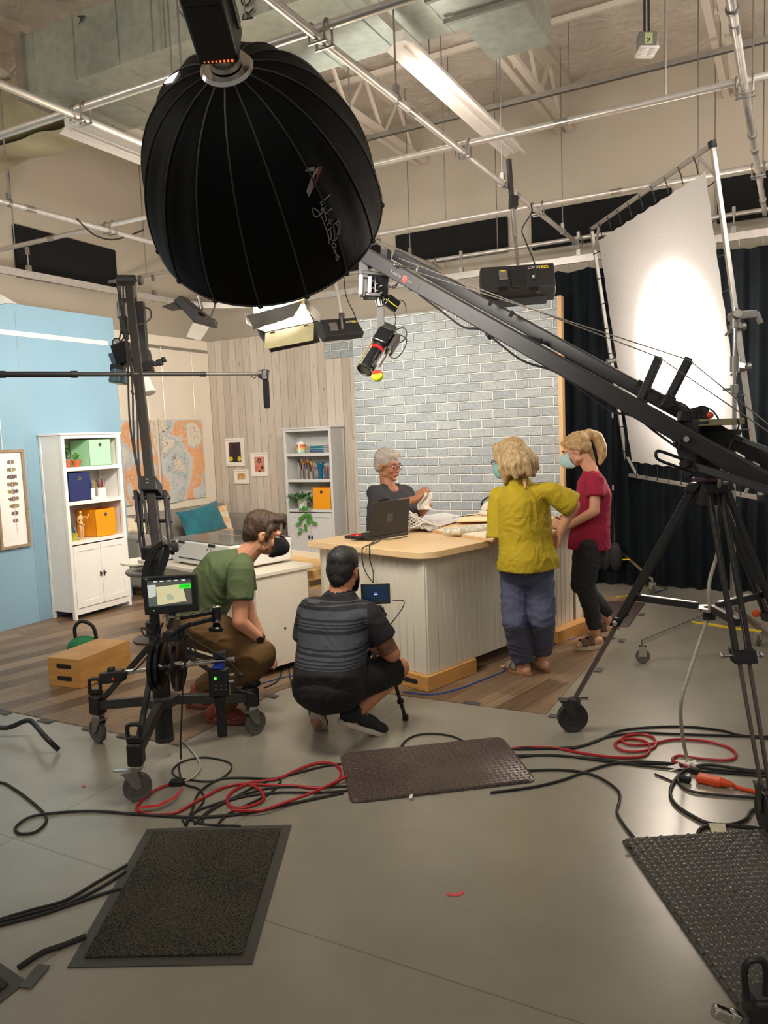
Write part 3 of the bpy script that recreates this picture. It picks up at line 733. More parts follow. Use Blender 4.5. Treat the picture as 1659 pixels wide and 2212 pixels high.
# pencil cups on a white turntable
M['ceram'] = mat('white_ceramic', (236, 232, 224), .3, var=.02)
tc = onx(208, 1075, 1, BX - .13)
tag(MB().lathe(tc, Z, [(.10, 0), (.105, .006), (.105, .016), (.10, .018)], 28).build('turntable', M['ceram']), 'round white turntable under the pencil cups on white bookcase', 'tray')
PCOL = [(150, 70, 40), (190, 60, 40), (60, 120, 60), (210, 160, 40), (90, 60, 40), (50, 90, 160), (120, 50, 60)]
PM = [mat('pencil_paint', c, .5) for c in PCOL]
def pcup(c, r, h, lab, n, seed, rods=.10):
    t = thing('pencil_cup', lab, 'pencil cup', c, 'white cups of pencils on the turntable'); c = V(c)
    MB().lathe(c, Z, [(r, 0), (r, h), (r - .004, h), (r - .004, .006)], 22).build('cup', M['ceram'], t)
    q = random.Random(seed)
    for i in range(n):
        a = q.uniform(0, 6.28); k = q.uniform(.3, .75) * r; p0 = c + V((math.cos(a) * k * .5, math.sin(a) * k * .5, .01)); p1 = c + V((math.cos(a) * (k + .012), math.sin(a) * (k + .012), h + rods * q.uniform(.5, .95)))
        MB().cyl(p0, p1, .0035, n=6).build('pencil', PM[q.randrange(7)], t)
pcup(tc + V((.0, -.055, .018)), .036, .085, 'left white cup of brown pencils on the round turntable', 12, 1)
pcup(tc + V((.03, .045, .018)), .044, .085, 'right white cup of coloured pencils on the round turntable', 14, 2)

# wooden artist mannequin
M['beech'] = mat('beech_wood', (222, 176, 122), .5, var=.08, scale=12)
mc = onx(177, 1155, 2, BX - .035)
t = thing('wooden_mannequin', 'jointed wooden artist mannequin standing before the orange box', 'mannequin', mc)
MB().lathe(mc, Z, [(.03, 0), (.03, .012), (.026, .016)], 20).build('base', M['beech'], t)
for s in (-1, 1):
    m = MB().cyl(mc + V((0, s * .012, .016)), mc + V((.006, s * .013, .085)), .007, .010, 8); m.cyl(mc + V((.006, s * .013, .09)), mc + V((0, s * .012, .15)), .010, .012, 8); m.ball(mc + V((.006, s * .013, .088)), .009, 8, 6); m.build('leg', M['beech'], t)
m = MB().ball(mc + V((0, 0, .162)), (.016, .022, .016)); m.ball(mc + V((0, 0, .178)), .012, 8, 6); m.ball(mc + V((0, 0, .21)), (.016, .028, .028)); m.build('torso', M['beech'], t)
m = MB().ball(mc + V((0, 0, .262)), (.013, .012, .019)); m.cyl(mc + V((0, 0, .23)), mc + V((0, 0, .25)), .006, n=8); m.build('head', M['beech'], t)
m = MB().tube([mc + V((0, -.03, .225)), mc + V((.01, -.045, .175)), mc + V((.03, .01, .14))], .006, 7); m.build('arm', M['beech'], t)
m = MB().tube([mc + V((0, .03, .225)), mc + V((.0, .075, .205)), mc + V((.0, .10, .235))], .006, 7); m.build('arm', M['beech'], t)
yc = onx(160, 1160, 2, BX - .03)
tag(MB().lathe(yc, Z, [(.028, 0), (.038, .07), (.040, .072), (.036, .072), (.026, .006)], 22).build('planter', mat('yellow_ceramic', (206, 200, 84), .35)), 'small yellow ceramic pot beside the wooden mannequin', 'pot')
tc2 = onx(155, 1150, 2, BX - .17)
tag(MB().lathe(tc2, Z, [(.028, 0), (.034, .02), (.034, .08), (.016, .11), (.016, .13), (.02, .135), (.012, .135)], 20).build('bottle', mat('teal_glazed_bottle', (28, 96, 104), .2)), 'dark teal bottle behind the small yellow pot', 'bottle')

# right bookcase contents
def ony(x, zi, Y=8.10): q = py(x, 1000, Y); return V((q.x, Y, SZ[zi]))
c = ony(652, 0, 8.12)
t = thing('striped_canister', 'rainbow striped canister with lid on the top grey shelf', 'canister', c)
for i, cc in enumerate([(150, 190, 160), (176, 200, 170), (228, 190, 90), (236, 150, 70), (222, 84, 56), (224, 214, 196)]):
    MB().lathe(c + Z * .022 * i, Z, [(.058, 0), (.060, .002), (.060, .020), (.058, .022)], 24).build('stripe_band', mat('canister_stripe', cc, .5), t)
MB().lathe(c + Z * .132, Z, [(.058, 0), (.05, .01), (.012, .014), (.012, .024), (.005, .026)], 22).build('lid', M['ceram'], t)
MB().obox(c + V((.012, -.0605, .066)), (.022, 0, 0), (0, .002, 0), (0, 0, .11)).build('white_band', M['ceram'], t)
c = ony(692, 0, 8.13)
for i, (cc, w, lab) in enumerate([((92, 96, 104), .21, 'bottom grey book of the stack on the top grey shelf'), ((66, 110, 150), .20, 'middle blue book of the stack on the top grey shelf'), ((110, 150, 160), .205, 'pale blue book under the teal book on top grey shelf'), ((20, 120, 120), .185, 'teal book lying on top of the stack on grey shelf')]):
    z = SZ[0] + .022 * i; t = thing('book', lab, 'book', (c.x, c.y, z), 'stack of books on the grey bookcase')
    MB().obox((c.x, c.y, z + .0105), (w - .004, 0, 0), (0, .145, 0), (0, 0, .016)).build('pages', M['paper'], t)
    m = MB().obox((c.x, c.y, z + .0015), (w, 0, 0), (0, .15, 0), (0, 0, .003)); m.obox((c.x, c.y, z + .0195), (w, 0, 0), (0, .15, 0), (0, 0, .003)); m.obox((c.x, c.y - .0735, z + .0105), (w, 0, 0), (0, .003, 0), (0, 0, .019)); m.build('cover', mat('book_cover', cc, .5), t)
M['bristle'] = [mat('brush_bristle', q, .9) for q in ((196, 140, 60), (40, 28, 22), (120, 80, 50), (210, 180, 130))]
M['handle'] = [mat('brush_handle', q, .4) for q in ((50, 70, 120), (190, 150, 90), (90, 30, 30), (30, 28, 30))]
def tin(c, r, h, lab, n, seed, mm=None):
    t = thing('brush_tin', lab, 'brush tin', c, 'metal tins of brushes on the grey bookcase'); c = V(c)
    prof = [(r, 0)]; 
    for i in range(7): prof += [(r, h * (i + .3) / 7.6), (r * .975, h * (i + .6) / 7.6), (r, h * (i + .9) / 7.6)]
    prof += [(r * 1.03, h), (r * .95, h), (r * .95, .004)]
    MB().lathe(c, Z, prof, 22).build('tin', mm or M['steel'], t)
    q = random.Random(seed)
    for i in range(n):
        a = 6.28 * i / n + q.uniform(-.3, .3); k = r * q.uniform(.2, .7); lean = q.uniform(.2, .7) * r; p1 = c + V((math.cos(a) * (k + lean), math.sin(a) * (k + lean) * .6, h + q.uniform(.05, .10)))
        b = MB().cyl(c + V((math.cos(a) * k * .6, math.sin(a) * k * .6, .01)), p1, .004, n=6).build('brush', M['handle'][q.randrange(4)], t)
        d = (p1 - c).normalized(); big = q.uniform(.006, .013)
        MB().lathe(p1, d, [(.005, -.012), (.005, .0), (big, .014), (big * .8, .032), (.002, .042)], 8).build('bristle', M['bristle'][q.randrange(4)], b)
tin(ony(652, 1, 8.14), .036, .12, 'leftmost tall brush tin with spread black brushes on grey shelf', 8, 3)
tin(ony(661, 1, 8.06), .03, .13, 'second brush tin from the left on the grey shelf', 6, 4)
tin(ony(664, 1, 8.12), .034, .115, 'third brush tin from the left with pale brushes on grey shelf', 7, 5)
tin(ony(671, 1, 8.08), .036, .10, 'rightmost brush tin with golden brushes on grey shelf', 9, 6)
M['bluegl'] = mat('blue_glass', (16, 92, 120), .12)
for x, r, h, lab in ((692, .04, .19, 'tall teal blue glass vase right of the brush tins'),):
    c = ony(x, 1, 8.10); m = MB()
    m.lathe(c, Z, [(r * .7, 0), (r * .75, .01), (r * .8, h * .5), (r * 1.15, h), (r * 1.1, h), (r * .7, h * .5), (r * .6, .015)], 22)
    for i in range(10):
        a = i * .628; m.cyl(c + V((math.cos(a) * r * 1.1, math.sin(a) * r * 1.1, h - .002)), c + V((math.cos(a) * r * 1.2, math.sin(a) * r * 1.2, h + .022)), .006, n=6)
    tag(m.build('vase', M['bluegl']), lab, 'vase')
c = ony(704, 1, 8.09); t = thing('pencil_cup', 'glass of colourful pencils half hidden at right end of grey shelf', 'pencil cup', c)
MB().lathe(c, Z, [(.028, 0), (.032, .10), (.029, .10), (.025, .006)], 20).build('cup', mat('violet_glass', (96, 84, 110), .15), t)
for i in range(9):
    a = i * .7; MB().cyl(c + V((math.cos(a) * .012, math.sin(a) * .012, .01)), c + V((math.cos(a) * .03, math.sin(a) * .02, .15 + .01 * (i % 3))), .004, n=6).build('pencil', PM[i % 7], t)
# trailing pothos
c = ony(650, 2, 8.14); t = thing('potted_plant', 'trailing green plant spilling over the doors of grey bookcase', 'potted plant', c)
MB().lathe(c, Z, [(.05, 0), (.07, .10), (.075, .11), (.066, .11), (.045, .01)], 22).build('pot', M['ceram'], t)
q = random.Random(5); m = MB()
for i in range(70):
    a = q.uniform(0, 6.28); k = q.uniform(.02, .15); p = c + V((math.cos(a) * k * 1.05, -.05 + math.sin(a) * k * .6, .10 + .13 * q.random() * (1 - k * 3)))
    leaf(m, p, (math.cos(a) * .8, math.sin(a) * .7 - .3, q.uniform(-.3, .5)), Z, q.uniform(.055, .085), q.uniform(.05, .07))
m.build('foliage', M['leaf'], t)
for path in ([(656, 1085), (662, 1108), (667, 1120), (660, 1136), (654, 1145), (645, 1150)], [(660, 1085), (668, 1110), (668, 1126), (676, 1131), (684, 1128)], [(648, 1090), (655, 1112), (650, 1122), (646, 1134)], [(668, 1095), (672, 1112), (668, 1118)]):
    pts = sp([py(a, b, 8.0) for a, b in path], 5); st = MB().tube(pts, .0025, 5).build('vine', M['leafl'], t); m = MB()
    for i in range(2, len(pts), 3):
        d = (pts[i] - pts[i - 1]); leaf(m, pts[i], d + V((q.uniform(-.05, .05), -.02, q.uniform(-.03, .02))), (0, -1, .3), q.uniform(.05, .07), q.uniform(.045, .06))
    m.build('vine_leaf', M['leaf'], st)

# framed pictures on the plank flat
def framed(x0, y0, x1, y1, lab, seed, cols, wbd=.028, mat_=.03):
    A = py(x0, y0, WY - .012); B = py(x1, y1, WY - .012); w = B.x - A.x; h = A.z - B.z; c = (A + B) / 2; c.y = WY - .012
    t = thing('framed_picture', lab, 'picture', c, 'white framed pictures on the plank flat')
    m = MB()
    for dx, dz, ww, hh in ((0, h / 2 - wbd / 2, w, wbd), (0, -h / 2 + wbd / 2, w, wbd), (-w / 2 + wbd / 2, 0, wbd, h - 2 * wbd), (w / 2 - wbd / 2, 0, wbd, h - 2 * wbd)):
        m.obox(c + V((dx, 0, dz)), (ww, 0, 0), (0, .022, 0), (0, 0, hh))
    m.build('frame', M['white'], t, bevel=.003)
    MB().obox(c + V((0, .004, 0)), (w - wbd, 0, 0), (0, .004, 0), (0, 0, h - wbd)).build('mount_board', M['paper'], t)
    iw, ih = w - 2 * wbd - 2 * mat_, h - 2 * wbd - 2 * mat_
    nt = NT('abstract_print'); vo = nt.node('ShaderNodeTexVoronoi', feature='SMOOTH_F1'); vo.inputs['Scale'].default_value = seed[1]; vo.inputs['Smoothness'].default_value = .2
    nt.link(nt.mapv(loc=(seed[0], seed[0] * 2, 0)), vo.inputs['Vector']); sx = nt.node('ShaderNodeSeparateColor'); nt.link(vo.outputs['Color'], sx.inputs[0])
    rp = nt.node('ShaderNodeValToRGB'); rp.color_ramp.interpolation = 'CONSTANT'; e = rp.color_ramp.elements
    while len(e) < len(cols): e.new(.5)
    for i, (k, cc) in enumerate(zip(e, cols)): k.position = i / len(cols); k.color = rgb(*cc)
    nt.link(sx.outputs[0], rp.inputs[0]); nt.base(rp.outputs[0]); nt.set(.5)
    MB().obox(c + V((0, .001, 0)), (iw, 0, 0), (0, .003, 0), (0, 0, ih)).build('print', nt.m, t)
    return c, iw, ih, t
c, iw, ih, t = framed(486, 947, 529, 1007, 'largest white framed picture with dark arch and yellow shapes', (3, 4), [(46, 40, 52), (60, 44, 52), (86, 40, 40), (52, 46, 60)])
mY = mat('print_yellow', (222, 196, 30), .6); mD = mat('print_dark', (44, 36, 44), .6)
for s in (-1, 1): MB().ball(c + V((s * iw * .36, -.0015, -ih * .34)), (iw * .16, .0006, ih * .12), 14, 8).build('print_shape', mY, t)
m = MB().ball(c + V((0, -.0015, .02)), (iw * .30, .0005, ih * .36), 18, 10); m.box(c.x - iw * .18, c.x + iw * .18, c.y - .0018, c.y - .0012, c.z - ih * .5, c.z); m.build('print_shape', mD, t)
c, iw, ih, t = framed(541, 978, 580, 1029, 'white framed picture of pink ovals and dark hexagons', (8, 5), [(206, 120, 96), (196, 170, 140), (214, 140, 110), (222, 190, 160)])
for dx, dz, rx, rz, cc in ((0, .25, .22, .18, (60, 56, 60)), (0, .25, .12, .1, (220, 130, 110)), (-.26, -.2, .2, .22, (214, 110, 100)), (.26, -.2, .16, .22, (64, 58, 62)), (0, -.42, .12, .1, (60, 52, 50))):
    MB().lathe(c + V((dx * iw, -.0012, dz * ih)), (0, -1, 0), [(rx * iw, 0), (rx * iw, .0004 + .0004 * (rx < .15))], 6 if rx > .15 else 4).build('print_shape', mat('print_ink', cc, .6), t)
framed(505, 1014, 538, 1045, 'smallest white framed picture with golden pattern', (5, 26), [(206, 176, 110), (196, 140, 70), (228, 206, 150), (170, 110, 60), (220, 190, 120)])

# feather print on the blue flat
FXp = B0 + .018
A = px(0, 973, FXp); B = px(57, 970, FXp); Cb = px(65, 1179, FXp)
yl, yr_ = px(-18, 973, FXp).y, px(60, 1100, FXp).y; zt, zb = B.z, Cb.z
t = thing('framed_picture', 'tall wooden framed feather picture hanging on the pale blue flat', 'picture', (FXp, (yl + yr_) / 2, zb)); M['oakf'] = mat('grey_oak_frame', (150, 126, 98), .6, var=.15, scale=8, stretch=(1, 1, 6))
m = MB(); w = .026
for y0, y1, z0, z1 in ((yl, yr_, zt - w, zt), (yl, yr_, zb, zb + w), (yl, yl + w, zb + w, zt - w), (yr_ - w, yr_, zb + w, zt - w)): m.box(FXp - .015, FXp + .015, y0, y1, z0, z1)
m.build('frame', M['oakf'], t, bevel=.003)
MB().box(FXp - .012, FXp - .004, yl + .01, yr_ - .01, zb + .01, zt - .01).build('mount_board', M['paper'], t)
cy = px(30, 1075, FXp).y; FW_ = .052; ztop, zbot = px(25, 993, FXp).z, px(33, 1135, FXp).z
m2 = [mat('feather_ink', q, .7, var=.25, scale=40) for q in ((112, 90, 92), (140, 112, 98), (126, 112, 84), (146, 138, 96), (104, 86, 90))]
for i in range(9):
    u0, u1 = (i + .06) / 9, (i + .66) / 9
    for s in (-1, 1):
        vs = []
        for k in range(7):
            f = k / 6; wd = FW_ * (math.sin(math.pi * min(1, .12 + .80 * (u0 + u1) / 2)) ** .6) * (1.0 if i < 7 else .8)
            vs.append(V((0, cy + s * (.003 + wd * f), lerp(ztop, zbot, u0) + .012 * f * (1 if i < 5 else 1.6) * s * (.4 if s < 0 else -.2) + .004 * math.sin(k * 2.1))))
        for k in range(6, -1, -1):
            f = k / 6; vs.append(V((0, cy + s * (.003 + wd * f), lerp(ztop, zbot, u1) + .010 * f + .004 * math.sin(k * 1.7 + i))))
        vs = [q + V((FXp - .004, 0, 0)) for q in vs]
        MB().prism(vs, (.0012, 0, 0)).build('feather_band', m2[(i * 2 + (s > 0)) % 5], t)
MB().tube([V((FXp - .0035, cy - .004, ztop)), V((FXp - .0035, cy, (ztop + zbot) / 2)), V((FXp - .0035, cy + .006, zbot)), V((FXp - .0035, cy + .012, px(37, 1160, FXp).z))], .0014, 5).build('feather_quill', m2[1], t)
MB().cyl((FXp, px(5, 970, FXp).y, zt), (FXp, px(5, 970, FXp).y, 2.70), .003, n=6).build('hanging_rod', M['whitesteel'], t)

# two hanging map textiles on the cream flat
def m_map(seed, swap):
    t = NT('printed_map_textile'); v = t.mapv(loc=(seed, seed * 1.7, seed * .6))
    n = t.noise(1.5, v, 2, .5, .6); n2 = t.noise(26, v, 3)
    zone = t.ramp(n, [(.43, rgb(228, 216, 192)), (.46, rgb(188, 196, 198)), (.53, rgb(206, 208, 202)), (.55, rgb(232, 170, 120)), (.605, rgb(230, 166, 114)), (.625, rgb(190, 198, 200)), (.65, rgb(226, 214, 192))])
    c = t.mix(t.math('MULTIPLY', t.math('GREATER_THAN', n2, .57), .45), zone, rgb(222, 206, 190))
    w1 = t.node('ShaderNodeTexVoronoi', feature='DISTANCE_TO_EDGE'); w1.inputs['Scale'].default_value = 9; wv = t.node('ShaderNodeVectorMath', operation='MULTIPLY_ADD')
    nz = t.node('ShaderNodeTexNoise'); nz.inputs['Scale'].default_value = 5; t.link(v, nz.inputs['Vector']); t.link(nz.outputs['Color'], wv.inputs[0]); wv.inputs[1].default_value = (.25, .25, .25); t.link(v, wv.inputs[2]); t.link(wv.outputs[0], w1.inputs['Vector'])
    w2 = t.node('ShaderNodeTexVoronoi', feature='DISTANCE_TO_EDGE'); w2.inputs['Scale'].default_value = 24; t.link(wv.outputs[0], w2.inputs['Vector'])
    pale = t.math('LESS_THAN', t.math('ABSOLUTE', t.math('SUBTRACT', n, .58)), .10)
    road = t.math('MAXIMUM', t.math('LESS_THAN', w1.outputs['Distance'], .014), t.math('LESS_THAN', w2.outputs['Distance'], .018))
    c = t.mix(t.math('MULTIPLY', t.math('MULTIPLY', road, t.math('SUBTRACT', 1.0, pale)), .75), c, rgb(92, 82, 80))
    c = t.mix(t.math('MULTIPLY', t.math('LESS_THAN', w1.outputs['Distance'], .008), .5), c, rgb(96, 84, 86))
    t.base(c); t.set(.85); t.bump(n2, .1, .01); return t.m
def hang(x0, x1, ytop, ybot, lab, seed):
    X = W0 + .02; a, b = px(x0, ytop, X), px(x1, ytop, X); zb0, zb1 = px(x0 + 8, ybot[0], X).z, px(x1 + 6, ybot[1], X).z
    def fn(u, v):
        wav = .012 * noise.noise((u * 3, v * 3, seed)); zz = lerp(lerp(a.z, b.z, u), lerp(zb0, zb1, u) - .02 * max(0, math.sin(u * 7)), v)
        return V((X + .012 + wav + .008 * v * math.sin(u * 9), lerp(a.y, b.y, u) + .01 * noise.noise((v * 3, u, 5)), zz))
    t = thing('hanging_textile', lab, 'textile', (X, (a.y + b.y) / 2, min(zb0, zb1)), 'map printed textiles on the cream flat')
    MB().grid(fn, 30, 40).build('cloth', m_map(seed, 0), t, ang=180)
    MB().cyl((X + .012, a.y, a.z), (X + .012, b.y, b.z), .006, n=8).build('hanging_bar', M['paper'], t)
    for f in (.15, .85): MB().cyl((X + .008, lerp(a.y, b.y, f), a.z), (X + .008, lerp(a.y, b.y, f), 2.86), .0028, n=6).build('hanging_rod', M['galv'], t)
hang(246, 334, 907, (1092, 1080), 'left map printed textile behind the camera crane arm', 2.3)
hang(341, 434, 906, (1086, 1073), 'right map printed textile with orange patches on cream flat', 7.9)
# ------------------------------------------------------------------ sofa and cushions
M['sofa'] = mat('grey_upholstery', (146, 138, 128), .9, var=.06, scale=60, bump=.2, bscale=300)
def cushion_mesh(c, ux, uy, w, h, th, pinch=.75, n=18):
    ux = V(ux).normalized(); uy = V(uy).normalized(); un = ux.cross(uy); m = MB()
    def f(sg):
        def g(u, v):
            a, b = u * 2 - 1, v * 2 - 1
            e = max(0, (1 - a * a)) ** .5 * max(0, (1 - b * b)) ** .5
            k = 1 - .08 * (1 - abs(b)) * a * a * 0 - .09 * (1 - b * b) * abs(a) ** 3; k2 = 1 - .09 * (1 - a * a) * abs(b) ** 3
            return c + ux * a * k * w / 2 + uy * b * k2 * h / 2 + un * sg * (th / 2) * e ** pinch + un * .008 * noise.noise((a * 3 + c.x, b * 3, sg))
        return g
    m.grid(f(1), n, n)
    k = MB().grid(f(-1), n, n); m.add(k.v, [q[::-1] for q in k.f]); return m
sy0, sy1 = 5.96, 8.30
so_ = thing('sofa', 'grey upholstered sofa in the corner under the map textiles', 'sofa', (W0 + .5, 7.1, VZ))
xb = W0 + .04; xf = W0 + .80
MB().box(xb, xf, sy0 + .02, sy1, .12, .30).build('base', M['sofa'], so_, bevel=.02)
MB().box(xb, xb + .20, sy0 + .05, sy1, .28, .80).build('backrest', M['sofa'], so_, bevel=.05)
MB().box(xb, W0 + 1.0, sy0 - .02, sy0 + .17, .1, .68).build('armrest', M['sofa'], so_, bevel=.04)
MB().box(xb + .2, W0 + 1.25, sy1 - .2, sy1, .1, .665).build('armrest', M['sofa'], so_, bevel=.04)
for i in range(3):
    a = lerp(sy0 + .18, sy1 - .2, i / 3); b = lerp(sy0 + .18, sy1 - .2, (i + 1) / 3) - .01
    MB().box(xb + .2, xf + .02, a, b, .30, .44).build('seat_cushion', M['sofa'], so_, bevel=.03)
    m = cushion_mesh(V((xb + .25, (a + b) / 2, .61)), (0, 1, 0), (-.15, 0, 1), b - a, .36, .16, .4); m.build('back_cushion', M['sofa'], so_)
for x in (xb + .06, xf - .06):
    for y in (sy0 + .08, sy1 - .08): MB().cyl((x, y, VZ), (x, y, .13), .018, .026, 10).build('leg', M['black'], so_)
t = NT('teal_velvet'); n = t.noise(9, det=4, dist=1); t.base(t.ramp(n, [(.3, rgb(8, 84, 96)), (.7, rgb(18, 112, 124))])); t.set(.75); t.b.inputs['Sheen Weight'].default_value = .4; t.bump(n, .3, .03); M['teal'] = t.m
t = NT('peach_plaid'); s = t.xyz(); k1 = t.math('LESS_THAN', t.math('FRACT', t.math('MULTIPLY', s[1], 7)), .5); k2 = t.math('LESS_THAN', t.math('FRACT', t.math('MULTIPLY', s[2], 7)), .5)
t.base(t.ramp(t.math('MULTIPLY', t.math('ADD', k1, k2), .5), [(0, rgb(238, 226, 206)), (.5, rgb(238, 206, 164)), (1, rgb(232, 184, 132))])); t.set(.9); t.bump(t.noise(12), .2, .02); M['plaid'] = t.m
M['stripe'] = mat('pale_striped_linen', (226, 206, 176), .9, var=.12, scale=10, stretch=(1, 8, 1))
def cush(x0, y0, x1, y1, X, mt, lab, th=.14, lean=.3, rot=0):
    a = px(x0, y0, X); b = px(x1, y1, X); c = (a + b) / 2; w = abs(b.y - a.y); h = abs(a.z - b.z)
    ux = V((.1, math.cos(rot), math.sin(rot))); uy = V((-lean, -math.sin(rot), math.cos(rot)))
    return tag(cushion_mesh(c, ux, uy, w, h, th).build('cushion', mt), lab, 'cushion', 'scatter cushions on the grey sofa')
cush(416, 1100, 496, 1150, -6.63, M['plaid'], 'peach plaid cushion behind the teal cushion on grey sofa', .15)
cush(394, 1097, 478, 1150, -6.40, M['teal'], 'teal velvet cushion on the grey sofa', .17, .35, R(7))
cush(268, 1122, 318, 1152, -6.60, M['stripe'], 'pale striped cushion at the left end of the grey sofa', .12, .5, R(-14))

# ------------------------------------------------------------------ laser cutter on its cabinet
CT = .74
rc = V((-3.073, 4.614, 0)); nc = rc - E1 * .64
cb_ = thing('cutter_cabinet', 'white work cabinet carrying the laser cutter with open drawer', 'cabinet', (nc.x, nc.y, VZ))
ctr = rc - E1 * .32 + E2 * .7
M['lam'] = mat('white_laminate', (236, 226, 208), .4, var=.02)
MB().obox(ctr + Z * (CT - .016), E1 * .64, E2 * 1.4, Z * .032).build('worktop', M['lam'], cb_, bevel=.006)
pr_ = V((-3.066, 4.585, 0)) - E1 * .02
bc = pr_ - E1 * .24 + E2 * .68
MB().obox(bc + Z * (.06 + (CT - .092) / 2), E1 * .46, E2 * 1.3, Z * (CT - .092)).build('carcass', M['lam'], cb_, bevel=.003)
MB().obox(bc + E2 * .03 + Z * .035, E1 * .40, E2 * 1.2, Z * .06).build('plinth', M['black'], cb_)
MB().cyl(bc - E2 * .65 + Z * .32, bc - E2 * .656 + Z * .32, .008, n=10).build('cable_grommet', M['gunmetal'], cb_)
dc = rc + E1 * .20 + E2 * .45
M['oak'] = mat('pale_oak', (226, 184, 118), .5, var=.10, scale=5, stretch=(2, 14, 14))
dr = MB().obox(dc + Z * .655, E1 * .44, E2 * .75, Z * .035).build('open_drawer', M['oak'], cb_, bevel=.003)
for s_ in (-1, 1): MB().obox(dc + E2 * .365 * s_ + Z * .60, E1 * .44, E2 * .018, Z * .12).build('drawer_side', M['oak'], dr)
MB().obox(dc + E1 * .23 + Z * .64, E1 * .018, E2 * .8, Z * .16).build('drawer_front', M['lam'], dr)
m = MB().obox(dc - E2 * .378 + Z * .585, E1 * .40, E2 * .008, Z * .034); m.obox(dc - E2 * .384 - E1 * .1 + Z * .585, E1 * .2, E2 * .008, Z * .02); m.build('drawer_slide', M['chrome'], dr)
MB().tube(sp([nc + E1 * .05 - E2 * .003 + Z * .70, nc + E1 * .06 - E2 * .012 + Z * .5, nc + E1 * .08 - E2 * .008 + Z * .28, nc + E1 * .085 - E2 * .008 + Z * .30], 5), .004, 6).build('hanging_cord', M['blackcable'], cb_)
# cutter body
rb = V((-3.28, 4.64, CT)); L1, L2, hC = .544, .80, .185
cc = rb - E1 * L1 / 2 + E2 * L2 / 2
lc = thing('laser_cutter', 'white laser cutter with smoked glass lid on the white cabinet', 'laser cutter', cc)
M['cutw'] = mat('white_moulded_plastic', (234, 229, 220), .35, var=.02)
MB().obox(cc + Z * (hC * .5 + .008), E1 * L1, E2 * L2, Z * (hC - .016)).build('body', M['cutw'], lc, bevel=.012)
for a in (-.4, .4):
    for b in (-.4, .4): MB().cyl(cc + E1 * L1 * a + E2 * L2 * b, cc + E1 * L1 * a + E2 * L2 * b + Z * .012, .02, n=10).build('foot', M['black'], lc)
t = NT('smoked_glass_lid'); t.base(t.ramp(t.noise(3), [(.3, rgb(96, 98, 92)), (.7, rgb(112, 114, 108))])); t.set(.05); t.b.inputs['Alpha'].default_value = .55; M['lid'] = t.m
MB().obox(cc + Z * (hC + .004), E1 * (L1 - .01), E2 * (L2 - .01), Z * .008).build('glass_lid', M['lid'], lc, bevel=.003)
MB().obox(cc + Z * (hC - .006), E1 * (L1 - .06), E2 * (L2 - .06), Z * .004).build('bed', M['steel'], lc)
m = MB().obox(cc + E1 * .12 - E2 * .0 + Z * (hC - .002), E1 * .012, E2 * .62, Z * .004); m.build('light_strip', mat('led_strip', (255, 236, 180), .5, emit=2.2, ecol=(255, 226, 160)), lc)
fs = cc - E1 * (L1 / 2 + .001)
for b in (.22, -.18):
    MB().obox(fs + E2 * b + Z * (hC - .012), E1 * .008, E2 * .08, Z * .02).build('hinge', M['black'], lc, bevel=.002)
    for d in (-.02, .02): MB().cyl(fs + E2 * (b + .04 + d) + Z * (hC - .045), fs + E2 * (b + .04 + d) - E1 * .002 + Z * (hC - .045), .005, n=8).build('screw', M['gunmetal'], lc)
MB().obox(fs + E2 * .02 + Z * .055, E1 * .004, E2 * .5, Z * .007).build('tray_slot', M['black'], lc)
m = MB().obox(fs + E2 * .345 + Z * .12, E1 * .003, E2 * .05, Z * .09); m.build('rating_label', M['paper'], lc)
m = MB()
for z in (.152, .138, .124, .10, .094, .088, .082): m.obox(fs + E2 * .345 - E1 * .0018 + Z * z, E1 * .001, E2 * (.035 if z > .11 else .028), Z * (.009 if z > .11 else .002))
m.build('label_print', M['inkk'], lc)
MB().tube(sp([fs + E2 * .36 + Z * .03, fs + E2 * .40 - E1 * .06 + Z * .025, fs + E2 * .5 - E1 * .05 + Z * .01, fs + E2 * .62 + Z * .008], 5), .006, 6).build('power_lead', M['blackcable'], lc)

# ------------------------------------------------------------------ sewing counter
C0 = V((-2.074, 4.366, 0)); LW, LL, SZT = 1.03, 1.90, .907
ct = thing('sewing_counter', 'white beadboard counter with rounded pale wood top standing on apple boxes', 'counter', (C0.x, C0.y, .102))
def cpt(a, b, z): return C0 + E1 * a + E2 * b + Z * z
M['bead'] = mat('white_beadboard_paint', (216, 208, 191), .5, var=.01); M['ctop'] = mat('pale_maple_laminate', (232, 198, 150), .42, var=.05, scale=4, stretch=(1, 6, 1))
rr = .14; ov = .075; poly = []
def arc(a, b, t0):
    for k in range(9):
        t = R(t0 + 90 * k / 8); poly.append(cpt(a + rr * math.cos(t), b + rr * math.sin(t), SZT - .047))
arc(-ov + rr, -ov + rr, 180); poly2 = list(poly)
